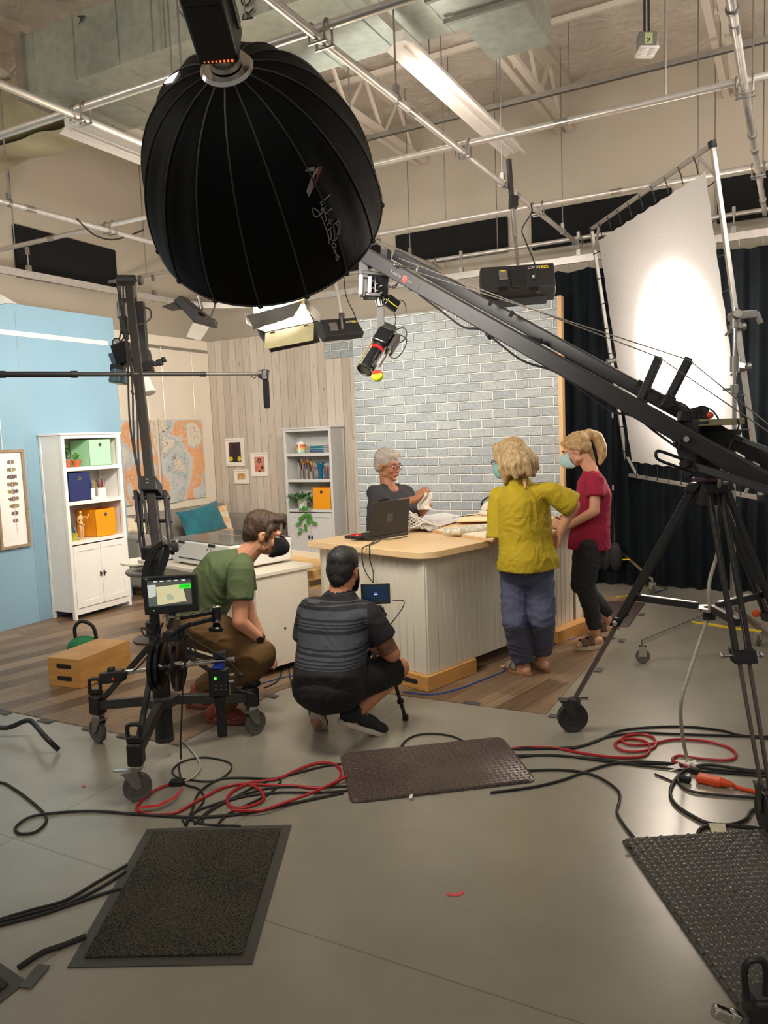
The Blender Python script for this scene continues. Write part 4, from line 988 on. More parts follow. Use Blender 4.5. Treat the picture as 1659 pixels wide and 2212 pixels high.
# order: near-right corner rounded, then along the long side to the far right, back
poly = poly[::-1]
pts = []
pts += [cpt(-ov, LW + .02, SZT - .047)]
a = [cpt(-ov + rr + rr * math.cos(R(t)), -ov + rr + rr * math.sin(R(t)), SZT - .047) for t in [180 + 90 * k / 8 for k in range(9)]]
pts += a + [cpt(LL + .05, -ov, SZT - .047), cpt(LL + .05, LW + .02, SZT - .047)]
MB().prism(pts, Z * .047).build('countertop', M['ctop'], ct, bevel=.005)
zb_, zt_ = .102, SZT - .047
MB().obox(cpt(LL / 2, LW / 2, (zb_ + zt_) / 2), E1 * (LL - .02), E2 * (LW - .02), Z * (zt_ - zb_)).build('carcass', M['bead'], ct)
def beads(p0, d, out, ln, pitch):
    n = int(ln / pitch); m = MB()
    for i in range(n):
        a = p0 + d * (i * pitch + .003); b = p0 + d * ((i + 1) * pitch - .003)
        m.obox((a + b) / 2 + Z * (zb_ + zt_) / 2 + out * .003, (b - a), out * .01, Z * (zt_ - zb_ - .002))
        m.cyl(b + d * .002 + Z * zb_ + out * .003, b + d * .002 + Z * (zt_ - .002) + out * .003, .0045, n=6)
    return m
beads(cpt(.10, -.004, 0), E1, -E2, LL - .2, .062).build('side_beadboard', M['bead'], ct, bevel=.002)
beads(cpt(-.004, .04, 0), E2, -E1, LW - .05, .062).build('end_beadboard', M['bead'], ct, bevel=.002)
MB().obox(cpt(.048, -.006, (zb_ + zt_) / 2), E1 * .10, E2 * .016, Z * (zt_ - zb_)).build('corner_trim', M['bead'], ct, bevel=.003)
MB().obox(cpt(LL - .045, -.006, (zb_ + zt_) / 2), E1 * .10, E2 * .016, Z * (zt_ - zb_)).build('corner_trim', M['bead'], ct, bevel=.003)
MB().obox(cpt(-.008, .02, (zb_ + zt_) / 2), E1 * .016, E2 * .05, Z * (zt_ - zb_)).build('corner_trim', M['bead'], ct, bevel=.003)

# apple boxes
M['ply'] = mat('varnished_plywood', (206, 152, 84), .4, var=.16, scale=3.5, stretch=(1.2, 1.2, 9)); M['plye'] = mat('plywood_face', (196, 140, 74), .42, var=.28, scale=3, stretch=(9, 1.5, 9))
def apple(c, d, L, Wd, h, lab, holes, z0=VZ):
    d = V(d).normalized(); s = V((-d.y, d.x, 0)); c = V((c[0], c[1], z0))
    t = thing('apple_box', lab, 'apple box', c, 'plywood apple boxes')
    MB().obox(c + Z * h / 2, d * L, s * Wd, Z * h).build('box_body', M['ply'], t, bevel=.003)
    for e in (-1, 1):
        for hz in holes:
            q = c + d * e * (L / 2) + Z * h * hz; m = MB(); pl_ = []
            for k in range(8): a = R(90 + 180 * k / 7); pl_.append(q + s * (-.05 + .016 * math.cos(a)) + Z * .016 * math.sin(a) - d * e * .01)
            for k in range(8): a = R(-90 + 180 * k / 7); pl_.append(q + s * (.05 + .016 * math.cos(a)) + Z * .016 * math.sin(a) - d * e * .01)
            m.prism(pl_, d * e * .0108); m.build('hand_hole', M['inkk'], t)
        if h > .15: MB().obox(c + d * e * (L / 2 - .006) + Z * h * .5, d * .0125, s * (Wd + .0006), Z * .003).build('glue_joint', M['plye'], t)
    return t
ab = [fl(106.7, 1485), fl(177, 1489.5), fl(275, 1446)]
dl = (ab[2] - ab[1]).normalized(); sl_ = V((-dl.y, dl.x, 0)); c = ab[1] + dl * .254 + sl_ * .1425
apple(c, dl, .508, .285, .203, 'full plywood apple box standing alone on the wood floor at left', (.30, .72))
c = cpt(.215, .16, 0) - E2 * .02
apple(V((-2.053, 4.314, 0)) + E1 * .254 + E2 * .1525, E1, .508, .305, .098, 'half apple box under the near corner of the sewing counter', (.5,))
apple(cpt(LL - .25, .05, 0), E1, .508, .30, .098, 'half apple box strapped under the far corner of the counter', (.5,))

# ------------------------------------------------------------------ things on the counter
T = SZT
def onc(x, y, h=0): return fl(x, y, T + h)
h0, h1, h2 = onc(798, 1169), onc(882, 1155), onc(752.5, 1161)
ld = (h1 - h0); lw = ld.length; ld.normalize(); bd = V((-ld.y, ld.x, 0)); bd = bd if bd.dot(h2 - h0) > 0 else -bd; bdep = .27
M['lap'] = mat('matt_black_laptop', (42, 38, 35), .5, var=.04); M['lapg'] = mat('laptop_logo_grey', (72, 72, 72), .4)
lp = thing('laptop', 'open black laptop seen from behind on the end of counter', 'laptop', (h0 + h1) / 2 + bd * bdep / 2)
MB().obox((h0 + h1) / 2 + bd * bdep / 2 + Z * .011, ld * lw, bd * bdep, Z * .022).build('base', M['lap'], lp, bevel=.004)
MB().obox((h0 + h1) / 2 + bd * bdep / 2 + Z * .0225, ld * lw * .85, bd * bdep * .6, Z * .002).build('keyboard', M['rubber'], lp)
hp = (h0 + h1) / 2 + bd * .012 + Z * .022
tl = pl(804, 1099, hp, FW); upv = Z * .245 + bd * .0 - ld * .0; upv = (Z * .25 - bd * .035)
MB().obox(hp + upv / 2 + ld * .006, ld * lw * .985, upv, bd * .012).build('screen_lid', M['lap'], lp, bevel=.004)
nlap = ld.cross(upv).normalized(); nlap = nlap if nlap.dot(bd) < 0 else -nlap
MB().obox(hp + upv * .5 + nlap * .0066, ld * .062, upv.normalized() * .062, nlap * .0012).build('logo_plate', M['lapg'], lp)
mq = onc(771, 1164, .024) + bd * .0; mq = h0 + ld * .10 + bd * .19 + Z * .022; mq = onc(770, 1162, .022)
mo = thing('computer_mouse', 'red and black computer mouse resting on the laptop', 'mouse', mq)
MB().ball(mq + Z * .008, (.03, .05, .018), rot=Matrix.Rotation(math.atan2(ld.y, ld.x) + .6, 3, 'Z')).build('mouse_body', M['rubber'], mo)
MB().ball(mq + Z * .017, (.025, .043, .017), rot=Matrix.Rotation(math.atan2(ld.y, ld.x) + .6, 3, 'Z')).build('mouse_top', mat('glossy_red', (176, 26, 32), .15), mo)
# cables from the laptop over the edge
ed = cpt(-ov - .008, .58, T)
for pts_, lab, mm in (([(826, 1163), (812, 1172), (800, 1176), (786, 1182), (782, 1190), (783, 1212), (790, 1236), (805, 1258)], 'thin black cable hanging from the laptop over the counter end, left one', M['blackcable']),
                      ([(880, 1158), (850, 1164), (815, 1166), (800, 1176), (798, 1186), (799, 1210), (806, 1235), (806, 1258)], 'thin grey cable hanging from the laptop over the counter end, right one', M['gunmetal'])):
    P = []
    for i, (x, y) in enumerate(pts_):
        if i < 4: P.append(onc(x, y, .007))
        elif i < 7: P.append(pl(x, y, cpt(-ov - .012, 0, 0), E1))
        else: P.append(pl(x, y, cpt(-.3, 0, 0), E1))
    tag(MB().tube(sp(P, 6), .0038, 6).build('cable', mm), lab, 'cable')

# cutting board with wooden edge
q0, q1 = onc(934, 1150), onc(1064, 1171); q2 = onc(1130, 1128)
bu = (q1 - q0); bl = bu.length; bu.normalize(); bv = V((-bu.y, bu.x, 0)); bv = bv if bv.dot(FW) > 0 else -bv; bw = .62
bt = thing('pressing_board', 'large pale wooden edged pressing board on the middle of counter', 'board', q0)
cB = q0 + bu * bl / 2 + bv * bw / 2
MB().obox(cB + Z * .009, bu * bl, bv * bw, Z * .018).build('board_edge', M['stud'], bt, bevel=.002)
MB().obox(cB + Z * .0195, bu * (bl - .02), bv * (bw - .02), Z * .003).build('board_cover', mat('cream_canvas', (238, 226, 206), .8), bt)
bz = T + .021
# printed fabric rolls
t = NT('leaf_print_cotton'); n = t.noise(34, det=3, dist=1.5); t.base(t.ramp(n, [(.44, rgb(226, 218, 200)), (.5, rgb(150, 156, 140)), (.56, rgb(210, 206, 190))])); t.set(.9); t.bump(t.noise(30), .3, .01); M['leafprint'] = t.m
for i, (a, b, lab) in enumerate((((958, 1148), (997, 1148), 'short roll of leaf print cotton at the left on pressing board'), ((992, 1146), (1062, 1138), 'long roll of leaf print cotton lying across pressing board'))):
    A, B = fl(*a, bz + .02), fl(*b, bz + .02); ax_ = (B - A).normalized(); ln = (B - A).length
    tag(MB().lathe(A, ax_, [(.018, 0), (.026, .006), (.027, ln * .3), (.025, ln * .6), (.027, ln - .008), (.016, ln)], 18).build('fabric_roll', M['leafprint']), lab, 'fabric roll', 'fabric rolls on the counter')
# folded paper stack, clear plastic and peach sheet behind
A = [fl(x, y, T + .012) for x, y in ((898, 1142), (955, 1136), (1010, 1120), (960, 1110), (905, 1118))]
tag(MB().prism(A, Z * .012).build('fabric_stack', mat('pale_grey_cotton', (206, 202, 198), .85)), 'pale grey folded cotton behind the lattice paper on counter', 'fabric')
A = [fl(x, y, bz + .001) for x, y in ((985, 1128), (1068, 1126), (1100, 1112), (1010, 1112))]
tag(MB().prism(A, Z * .006).build('felt_sheet', mat('peach_felt', (250, 216, 168), .9)), 'peach sheet lying on the pressing board before the iron', 'sheet')
# cut out paper lattice
q = random.Random(3); m = MB()
base = onc(893, 1150, .004); gx = (onc(945, 1142) - onc(880, 1152)).normalized(); gy = V((-gx.y, gx.x, 0))
def lat(u, v):
    r_ = .15 * math.sin(math.pi * min(1, max(0, v)));
    return base + gx * (u * .30 - .05) + gy * (v * .26 - .02) + Z * (.015 + .13 * math.sin(math.pi * min(1, u * .75 + .18)) * (.35 + .65 * v) * (1 - .25 * math.sin(u * 9)) + .012 * noise.noise((u * 7, v * 7, 1)))
def strip_(pa, pb, w, k=7):
    vs = []; fs = []
    for i in range(k + 1):
        t_ = i / k; u, v = lerp(pa[0], pb[0], t_), lerp(pa[1], pb[1], t_); p_ = lat(u, v); d_ = (lat(u + .01 * (pb[0] - pa[0]), v + .01 * (pb[1] - pa[1])) - p_); d_ = d_.normalized() if d_.length else gx; s_ = d_.cross(FW).normalized() * w
        vs += [p_ - s_, p_ + s_]
    m.add(vs, [(2 * i, 2 * i + 1, 2 * i + 3, 2 * i + 2) for i in range(k)])
for i in range(9): strip_((0, i / 8), (1, i / 8 + q.uniform(-.05, .05)), .004)
for i in range(13): strip_((i / 12, 0), (i / 12 + q.uniform(-.08, .08), 1), .004)
for i in range(12):
    u, v = q.random(), q.random(); c_ = lat(u, v); m.tube([c_ + (RT * math.cos(a) + UP * math.sin(a)) * .018 for a in [k * .785 for k in range(8)]], .003, 5, True)
tag(m.build('paper_lattice', mat('white_cut_paper', (236, 230, 216), .8), solid=.0012, ang=180), 'crumpled white cut paper lattice heaped beside the laptop', 'paper lattice')
# dark lined print under the lattice
t = NT('dark_lined_print'); v = t.node('ShaderNodeTexVoronoi', feature='DISTANCE_TO_EDGE'); v.inputs['Scale'].default_value = 34; t.link(t.obj(), v.inputs['Vector']); t.base(t.mix(t.math('LESS_THAN', v.outputs['Distance'], .05), rgb(196, 186, 172), rgb(62, 56, 54))); t.set(.85); M['lined'] = t.m
A = [onc(x, y, .001) for x, y in ((884, 1149), (905, 1156), (930, 1151), (952, 1143), (946, 1134), (900, 1140))]
def crum(u, v):
    p_ = lerp(lerp(A[0], A[2], u), lerp(A[5], A[3], u), v); return p_ + Z * (.016 + .018 * math.sin(math.pi * u) + .01 * noise.noise((u * 6, v * 6, 4)))
k = MB().grid(crum, 16, 10); o = k.build('printed_cloth', M['lined'], solid=.012); tag(o, 'crumpled cloth with dark line print at the counter edge by laptop', 'cloth')
# steam iron on its stand
iq = fl(1052, 1116, T + .02)
ir = thing('steam_iron', 'white and blue steam iron resting on its heel before brick wall', 'iron', iq); iw = RT.copy(); iw.z = 0; iw.normalize(); iv = V((-iw.y, iw.x, 0))
rot = Matrix((iw, iv, Z)).transposed()
MB().ball(iq + Z * .035 + iw * .03, (.10, .055, .035), rot=rot).build('iron_stand', M['cutw'], ir)
MB().ball(iq + Z * .088 + iw * .03, (.085, .045, .05), rot=rot @ Matrix.Rotation(-.35, 3, 'Y')).build('iron_body', M['cutw'], ir)
m = MB(); m.ball(iq + Z * .062 + iw * .03, (.09, .047, .018), rot=rot @ Matrix.Rotation(-.3, 3, 'Y')); m.build('water_tank', mat('blue_plastic_tank', (30, 56, 130), .25), ir)
MB().tube(sp([iq + iw * -.045 + Z * .075, iq - iw * .03 + Z * .135, iq + iw * .03 + Z * .168, iq + iw * .10 + Z * .172, iq + iw * .12 + Z * .12], 5), .008, 8).build('handle', M['black'], ir)
MB().tube(sp([iq - iw * .06 + Z * .02, iq - iw * .15 + Z * .012 + iv * .02, iq - iw * .26 + Z * .004, iq - iw * .3 - iv * .08 + Z * .004], 5), .004, 6).build('lead', M['blackcable'], ir)

# ------------------------------------------------------------------ mats
def mat_diamond(name, c, p, st, rough):
    t = NT(name); s = t.xyz()
    u = t.math('DIVIDE', s[0], p); v = t.math('DIVIDE', s[1], p)
    par = t.math('MODULO', t.math('ADD', t.math('ADD', t.math('FLOOR', u), t.math('FLOOR', v)), 1000), 2)
    a = t.math('SUBTRACT', t.math('FRACT', u), .5); b = t.math('SUBTRACT', t.math('FRACT', v), .5)
    A_ = t.math('ADD', t.math('MULTIPLY', a, t.math('SUBTRACT', 1.0, par)), t.math('MULTIPLY', b, par)); B_ = t.math('ADD', t.math('MULTIPLY', b, t.math('SUBTRACT', 1.0, par)), t.math('MULTIPLY', a, par))
    d = t.math('ADD', t.math('POWER', t.math('DIVIDE', A_, .58), 2.0), t.math('POWER', t.math('DIVIDE', B_, .24), 2.0))
    h = t.math('MAXIMUM', t.math('SUBTRACT', 1.0, d), 0.0); h = t.math('POWER', h, .5)
    n = t.noise(5); col = rgb(*c); t.base(t.ramp(n, [(.3, tuple(q * .85 for q in col[:3]) + (1,)), (.7, tuple(q * 1.15 for q in col[:3]) + (1,))])); t.set(rough); t.bump(h, st, .016); return t.m
def rmat(name, corners, th, mm, lab, r=.04, rot=None):
    """floor mat from near-left, near-right, far-right, far-left floor points"""
    P = [V((q.x, q.y, .001)) for q in corners]; c = sum(P, V((0, 0, 0))) / 4; ux = (P[1] - P[0]).normalized(); m = MB(); poly = []
    n = 4
    for i in range(4):
        q = P[i]; a = (P[i - 1] - q).normalized(); b = (P[(i + 1) % 4] - q).normalized()
        for k in range(n + 1):
            t_ = k / n; poly.append(q + a * r * (1 - t_) ** 2 + b * r * t_ ** 2)
    inn = [c + (q - c) * .975 for q in poly]
    nn = len(poly); vs = poly + [q + Z * th * .35 for q in poly] + [q + Z * th for q in inn]
    fs = [tuple(range(nn - 1, -1, -1))] + [(i, (i + 1) % nn, nn + (i + 1) % nn, nn + i) for i in range(nn)] + [(nn + i, nn + (i + 1) % nn, 2 * nn + (i + 1) % nn, 2 * nn + i) for i in range(nn)] + [tuple(range(2 * nn, 3 * nn))]
    # local frame so the pattern follows the mat
    ang = math.atan2(ux.y, ux.x); rm = Matrix.Rotation(-ang, 3, 'Z'); m.add([c + rm @ (q - c) for q in vs], fs)
    o = m.build('floor_mat', mm, origin=c, fixn=True); o.rotation_euler = (0, 0, ang); return tag(o, lab, 'mat')
M['rubmat'] = mat('black_tread_rubber', (84, 80, 76), .27)
M['dia'] = mat_diamond('black_diamond_rubber', (88, 84, 80), .026, 1.0, .28); M['diab'] = mat_diamond('brown_black_diamond_vinyl', (84, 70, 64), .028, .6, .36)
rmat('mat', [fl(757, 1738), fl(1160, 1690), fl(1086, 1595), fl(734, 1632)], .014, M['diab'], 'brownish black anti fatigue mat in the middle of floor', .05)
tag(MB().obox(fl(888, 1720, .0155), (.012, .006, 0), (-.012, .035, 0), Z * .001).build('tape_piece', M['paper']), 'small white tape mark on the brown black floor mat', 'tape')
g0 = fl(1343, 1818); gx_ = V((1, 0, 0)); d1 = (fl(1659, 2275) - g0).normalized(); d2 = V((-d1.y, d1.x, 0)); Lm = (fl(1659, 2275) - g0).length
o_ = rmat('mat', [g0 + d1 * 1.3, g0 + d1 * 1.3 + d2 * .9, g0 + d2 * .9, g0], .016, M['dia'], 'big black diamond plate rubber mat at right foreground', .012)
me_ = o_.data; ux_, uy_, p_ = .885, 1.285, .028; nu, nv = 190, 276; m = MB()
def dp_(u, v):
    x, y = (u - .5) * ux_, (v - .5) * uy_; a, b = x / p_, y / p_; i, j = math.floor(a), math.floor(b); a -= i + .5; b -= j + .5
    if (i + j) % 2: a, b = b, a
    e = (a / .64) ** 2 + (b / .36) ** 2
    return V((x, y, .0158 + (.0055 * max(0, 1 - e) ** .5)))
m.grid(dp_, nu, nv); k_ = bpy.data.meshes.new('diamond_tread'); k_.from_pydata(m.v, [], m.f); k_.materials.append(M['rubmat']); [setattr(q_, 'use_smooth', True) for q_ in k_.polygons]
o2_ = bpy.data.objects.new('diamond_tread', k_); COL.objects.link(o2_); o2_.parent = o_
tag(MB().lathe(fl(1357, 1828, .019), Z, [(.0, 0), (.011, 0), (.011, .002), (.0, .002)], 14).build('mat_hole_plug', M['inkk']), 'round black hole plug at the corner of diamond plate mat', 'mat plug')
t = NT('charcoal_carpet_pile'); n = t.noise(150, det=3); n2 = t.noise(3); w = t.node('ShaderNodeTexWave'); w.inputs['Scale'].default_value = 26; w.inputs['Distortion'].default_value = 2; w.inputs['Detail'].default_value = 2; t.link(t.obj(), w.inputs['Vector'])
c_ = t.ramp(t.math('ADD', t.math('MULTIPLY', n, .75), t.math('ADD', t.math('MULTIPLY', w.outputs['Fac'], .06), t.math('MULTIPLY', n2, .2))), [(.36, rgb(30, 29, 25)), (.64, rgb(92, 88, 76))]); sp_ = t.math('GREATER_THAN', t.noise(70, det=1), .80); t.base(t.mix(t.math('MULTIPLY', sp_, .6), c_, rgb(170, 164, 150))); t.set(.98, spec=.1); t.bump(n, .8, .01); M['carpet'] = t.m
def carpet(corners, lab, rub=.04):
    P = [V((q.x, q.y, .001)) for q in corners]; c = sum(P, V((0, 0, 0))) / 4
    o = thing('door_mat', lab, 'mat', V((c.x, c.y, .001)), 'carpet door mats')
    MB().prism(P, Z * .003).build('rubber_border', mat('mat_rubber_border', (72, 70, 64), .5), o)
    def ins(i):
        q = P[i]; return q + ((P[i - 1] - q).normalized() + (P[(i + 1) % 4] - q).normalized()) * rub
    MB().prism([ins(i) + Z * .003 for i in range(4)], Z * .009).build('carpet_pile', M['carpet'], o, bevel=.003)
carpet([fl(145, 2092), fl(545, 2084), fl(630, 1783), fl(318, 1792)], 'charcoal carpet door mat in the left foreground')
a = fl(58, 2088); b = fl(-10, 2065); dd = (b - a).normalized(); nn = V((-dd.y, dd.x, 0)); nn = nn if nn.dot(FW) < 0 else -nn
carpet([fl(58, 2122), fl(58, 2122) + nn * .6, fl(-60, 2040) + nn * .6, fl(-60, 2040)], 'dark carpet mat cut off by the bottom left corner')
tag(MB().prism([fl(x, y, .005) for x, y in ((82, 2083), (109, 2086), (66, 2136), (40, 2132))], Z * .0015).build('tape_piece', mat('grey_gaffer_tape', (84, 82, 80), .6)), 'wide grey tape strip on the corner of bottom left mat', 'tape')
t = mat('dark_brown_ribbed_mat', (72, 58, 58), .6, stretch=(60, 1, 1), scale=2, var=.25)
rmat('mat', [fl(1330, 1355), fl(1358, 1355), fl(1394, 1303), fl(1240, 1298)], .01, t, 'dark brown ribbed mat behind the woman in red', .03)

# tape pieces on the edge of the vinyl floor
M['tape'] = mat('grey_gaffer_tape', (84, 82, 82), .6)
labs = ['leftmost grey tape piece on the front vinyl edge', 'second grey tape piece from the left on front vinyl edge', 'third grey tape piece from the left on front vinyl edge', 'fourth grey tape piece from left beside the dolly wheel', 'grey tape piece by the man in green trousers', 'grey tape piece on the vinyl edge before the counter', 'grey tape piece at the front right corner of vinyl floor', 'grey tape piece on the right vinyl edge nearest the front', 'grey tape piece on the right vinyl edge by the sandals', 'grey tape piece on the right vinyl edge by the ribbed mat']
for (x, y), w, lab in zip(((8, 1540), (99, 1558), (196, 1576), (272, 1592), (583, 1504), (1020, 1520), (1206, 1549), (1294, 1448), (1343, 1384), (1386, 1328)), (.07,) * 10, labs):
    c = fl(x, y); side = x > 1250; a = V((.05, 0, 0)) if side else V((.11, 0, 0)); b = V((0, .09, 0)) if side else V((0, .05, 0))
    tag(MB().obox(V((c.x, c.y, VZ + .0008)), a, b, Z * .0012).build('tape_piece', M['tape']), lab, 'tape', 'grey tape pieces holding down the vinyl floor')
for pts_, lab, cc in ((((965, 1930), (982, 1931), (1000, 1925), (1002, 1929), (992, 1936), (965, 1935)), 'pink paper scrap on the bare floor in the foreground', (236, 90, 90)), (((176, 1698), (182, 1696), (185, 1699), (178, 1702)), 'tiny orange paper scrap on the floor beside the dolly', (236, 96, 70))):
    tag(MB().prism([fl(x, y, .001) for x, y in pts_], Z * .0012).build('paper_scrap', mat('scrap_paper', cc, .7)), lab, 'paper scrap')
# green bag behind the apple box
gq = fl(160, 1430); g = V((gq.x - .02, gq.y + .12, VZ))
gb = thing('tool_bag', 'green bag with black handle behind the lone apple box', 'bag', g)
MB().ball(g + Z * .08, (.13, .09, .09), rot=Matrix.Rotation(.5, 3, 'Z')).build('bag_body', mat('green_nylon', (36, 120, 70), .7, bump=.2), gb)
MB().tube(sp([g + V((-.05, -.03, .14)), g + V((-.05, -.03, .24)), g + V((.0, 0, .285)), g + V((.07, .04, .24)), g + V((.09, .05, .13))], 5), .014, 8).build('handle', M['rubber'], gb)

# ------------------------------------------------------------------ floor cables
def cable(pts, r, mm, lab, group=None, z=None, closed=False, k=7):
    r *= .78
    P = [fl(x, y, (r + .001 if z is None else z)) if not isinstance(q_, V) else q_ for q_ in pts for x, y in [q_[:2]]]
    return tag(MB().tube(sp(P, k, closed), r, 7, closed).build('cable', mm), lab, 'cable', group)
bk = M['blackcable']; rk = M['redcable']
cable([(0, 1690), (16, 1695), (60, 1725), (100, 1765), (80, 1795), (45, 1801), (33, 1788), (62, 1766), (110, 1757), (200, 1752), (300, 1759), (420, 1765), (520, 1758), (620, 1738), (742, 1712)], .008, bk, 'long black cable looping on the floor in the left foreground')
cable([(-20, 1992), (60, 1968), (140, 1945), (210, 1905), (274, 1868)], .008, bk, 'uppermost of the black cables running under the left carpet mat')
cable([(-20, 1996), (70, 1972), (150, 1950), (220, 1915), (272, 1882)], .008, bk, 'middle one of the black cables running under the left carpet mat')
cable([(-20, 2003), (80, 1978), (150, 1955), (240, 1925), (268, 1920)], .008, bk, 'lowest of the three black cables running under the left carpet mat')
cable([(40, 2090), (90, 2058), (140, 2040), (185, 2022)], .012, bk, 'thick black cable between the two carpet mats at left')
cable([(300, 1755), (297, 1740), (330, 1710), (372, 1692)], .009, rk, 'short red extension lead ending in a black plug by the dolly wheel')
cable([(300, 1752), (330, 1760), (380, 1755), (430, 1728), (480, 1702), (520, 1694), (580, 1696), (640, 1698), (680, 1702), (720, 1695), (737, 1672), (725, 1652), (690, 1648), (650, 1660), (600, 1682), (545, 1690), (505, 1708), (490, 1728), (505, 1745), (545, 1740), (570, 1725), (560, 1705), (540, 1695)], .009, rk, 'red extension lead looped between the dolly and middle mat')
cable([(500, 1750), (560, 1750), (620, 1732), (680, 1710), (748, 1678)], .009, rk, 'red lead running from the cable tangle under the middle mat', z=.022)
cable([(385, 1648), (395, 1690), (430, 1705), (440, 1730), (410, 1765), (398, 1780)], .006, bk, 'thin dark cable dropping from the dolly to the carpet mat')
cable([(402, 1783), (420, 1755), (470, 1735), (540, 1712), (600, 1700), (690, 1700), (750, 1698)], .007, bk, 'black cable from the carpet mat to the middle mat, upper one')
cable([(420, 1780), (460, 1745), (520, 1722), (600, 1712), (690, 1712), (752, 1707)], .007, bk, 'black cable from the carpet mat to the middle mat, lower one')
cable([(436, 1776), (450, 1755), (510, 1720), (570, 1690), (640, 1670), (700, 1655), (738, 1650)], .007, bk, 'black cable arching from the carpet mat towards the mat corner')
cable([(470, 1782), (490, 1760), (530, 1740), (580, 1715), (605, 1690), (600, 1682), (575, 1682), (510, 1680), (470, 1685), (430, 1712), (415, 1750), (400, 1782)], .007, bk, 'black cable loop in the middle of the tangle by the dolly')
cable([(395, 1775), (398, 1765), (440, 1780), (520, 1784)], .006, bk, 'short black cable along the far edge of the carpet mat')
cable([(372, 1665), (395, 1645), (440, 1636), (490, 1645), (500, 1660), (480, 1680), (450, 1688), (415, 1685), (385, 1680)], .006, bk, 'thin black cable ring on the floor right of the dolly wheel', closed=True)
cable([(392, 1600), (405, 1610), (428, 1640), (432, 1660), (415, 1680), (395, 1688)], .008, M['greycable'], 'white power lead dropping from the dolly to the black plug')
c = fl(382, 1690, .014); tag(MB().obox(c, (.06, .03, 0), (-.018, .036, 0), (0, 0, .026)).build('plug_connector', M['rubber'], bevel=.006), 'black plug connector joining the white and red leads', 'plug')
tag(MB().prism([fl(x, y, .02) for x, y in ((302, 1742), (340, 1738), (375, 1722), (392, 1704), (404, 1696), (398, 1700), (380, 1724), (345, 1742), (304, 1747))], Z * .001).build('red_ribbon', mat('red_webbing', (210, 30, 36), .6)), 'flat red ribbon tied to the red extension lead', 'ribbon')
cable([(867, 1612), (880, 1597), (905, 1587), (940, 1585), (975, 1590), (1000, 1600)], .007, bk, 'black cable arching behind the middle mat')
cable([(1100, 1617), (1160, 1614), (1230, 1617), (1290, 1600), (1340, 1578), (1420, 1570), (1490, 1570), (1560, 1578), (1600, 1588), (1700, 1600)], .008, bk, 'black cable arching farthest back at right of the middle mat')
cable([(1100, 1618), (1170, 1617), (1250, 1612), (1310, 1592), (1380, 1583), (1450, 1585), (1540, 1588), (1700, 1592)], .008, bk, 'black cable second farthest back at right of the middle mat')
cable([(1098, 1620), (1130, 1614), (1200, 1616), (1260, 1627), (1330, 1636), (1385, 1634), (1403, 1620), (1395, 1602), (1360, 1596), (1333, 1602), (1330, 1612), (1350, 1622), (1385, 1622), (1415, 1612), (1412, 1594), (1385, 1586), (1350, 1590), (1345, 1602), (1370, 1609), (1410, 1606), (1460, 1597), (1530, 1602), (1575, 1615), (1590, 1632), (1570, 1642), (1510, 1638), (1465, 1632), (1453, 1642), (1475, 1652), (1500, 1660)], .009, rk, 'red extension lead coiled at the right of the middle mat')
cable([(1112, 1632), (1160, 1631), (1210, 1632), (1300, 1640), (1360, 1648), (1450, 1650), (1560, 1664), (1700, 1672)], .008, bk, 'black cable running right from the middle mat, nearer the camera')
cable([(1115, 1636), (1190, 1630), (1290, 1642), (1400, 1655), (1480, 1664), (1600, 1672), (1700, 1684)], .007, bk, 'thin black cable beside the nearer cable at right')
cable([(1060, 1712), (1150, 1700), (1210, 1686), (1260, 1668), (1320, 1650), (1380, 1645), (1450, 1649)], .008, bk, 'black cable leaving the near right corner of middle mat')
cable([(1090, 1668), (1150, 1664), (1210, 1663), (1260, 1668), (1300, 1682), (1335, 1708), (1338, 1730), (1333, 1755), (1350, 1785), (1372, 1812)], .008, bk, 'black cable winding down to the diamond plate mat')
cable([(1415, 1672), (1448, 1686), (1456, 1692)], .006, bk, 'short frayed black cable end near the orange connector')
cable([(1700, 1668), (1620, 1664), (1530, 1652), (1480, 1664), (1455, 1690), (1448, 1715), (1462, 1740), (1500, 1765), (1530, 1778), (1575, 1782), (1610, 1770), (1630, 1748), (1700, 1740)], .010, bk, 'thick black cable loop before the near tripod wheel')
cable([(1505, 1808), (1515, 1790), (1550, 1782), (1600, 1785), (1680, 1795)], .010, bk, 'thick black cable coming out behind the diamond plate mat')
cable([(1470, 1670), (1466, 1690), (1490, 1708), (1540, 1716), (1620, 1722), (1700, 1728)], .008, bk, 'black cable below the orange connector')
oc = [fl(1508, 1678, .02), fl(1560, 1690, .02)]; od = (oc[1] - oc[0]).normalized(); os_ = V((-od.y, od.x, 0))
t_ = thing('extension_socket', 'orange extension lead socket on the floor by the tripod', 'socket', fl(1530, 1684, .001))
MB().obox(oc[0] + od * .05 + Z * -.002, od * .11, os_ * .06, Z * .034).build('socket_body', M['orange'], t_, bevel=.01)
MB().lathe(oc[0] + od * .10, od, [(.022, 0), (.016, .03), (.012, .05)], 12).build('strain_relief', M['orange'], t_)
MB().tube(sp([oc[0] + od * .15, fl(1590, 1700, .01), fl(1640, 1712, .01), fl(1720, 1722, .01)], 5), .009, 8).build('lead', M['orange'], t_)
for (x, y), lab in (((1480, 1683), 'black plug pushed into the orange socket'), ((1502, 1665), 'second black plug behind the orange socket')):
    c = fl(x, y, .016); tag(MB().obox(c, od * .05, os_ * .028, Z * .026).build('plug', M['rubber'], bevel=.005), lab, 'plug')
tag(MB().prism([fl(x, y, .012) for x, y in ((1530, 1780), (1566, 1778), (1570, 1802), (1540, 1804))], Z * .004).build('cable_tag', mat('cream_tape', (214, 206, 180), .7)), 'cream tape flag wrapped on the thick black cables', 'tape')
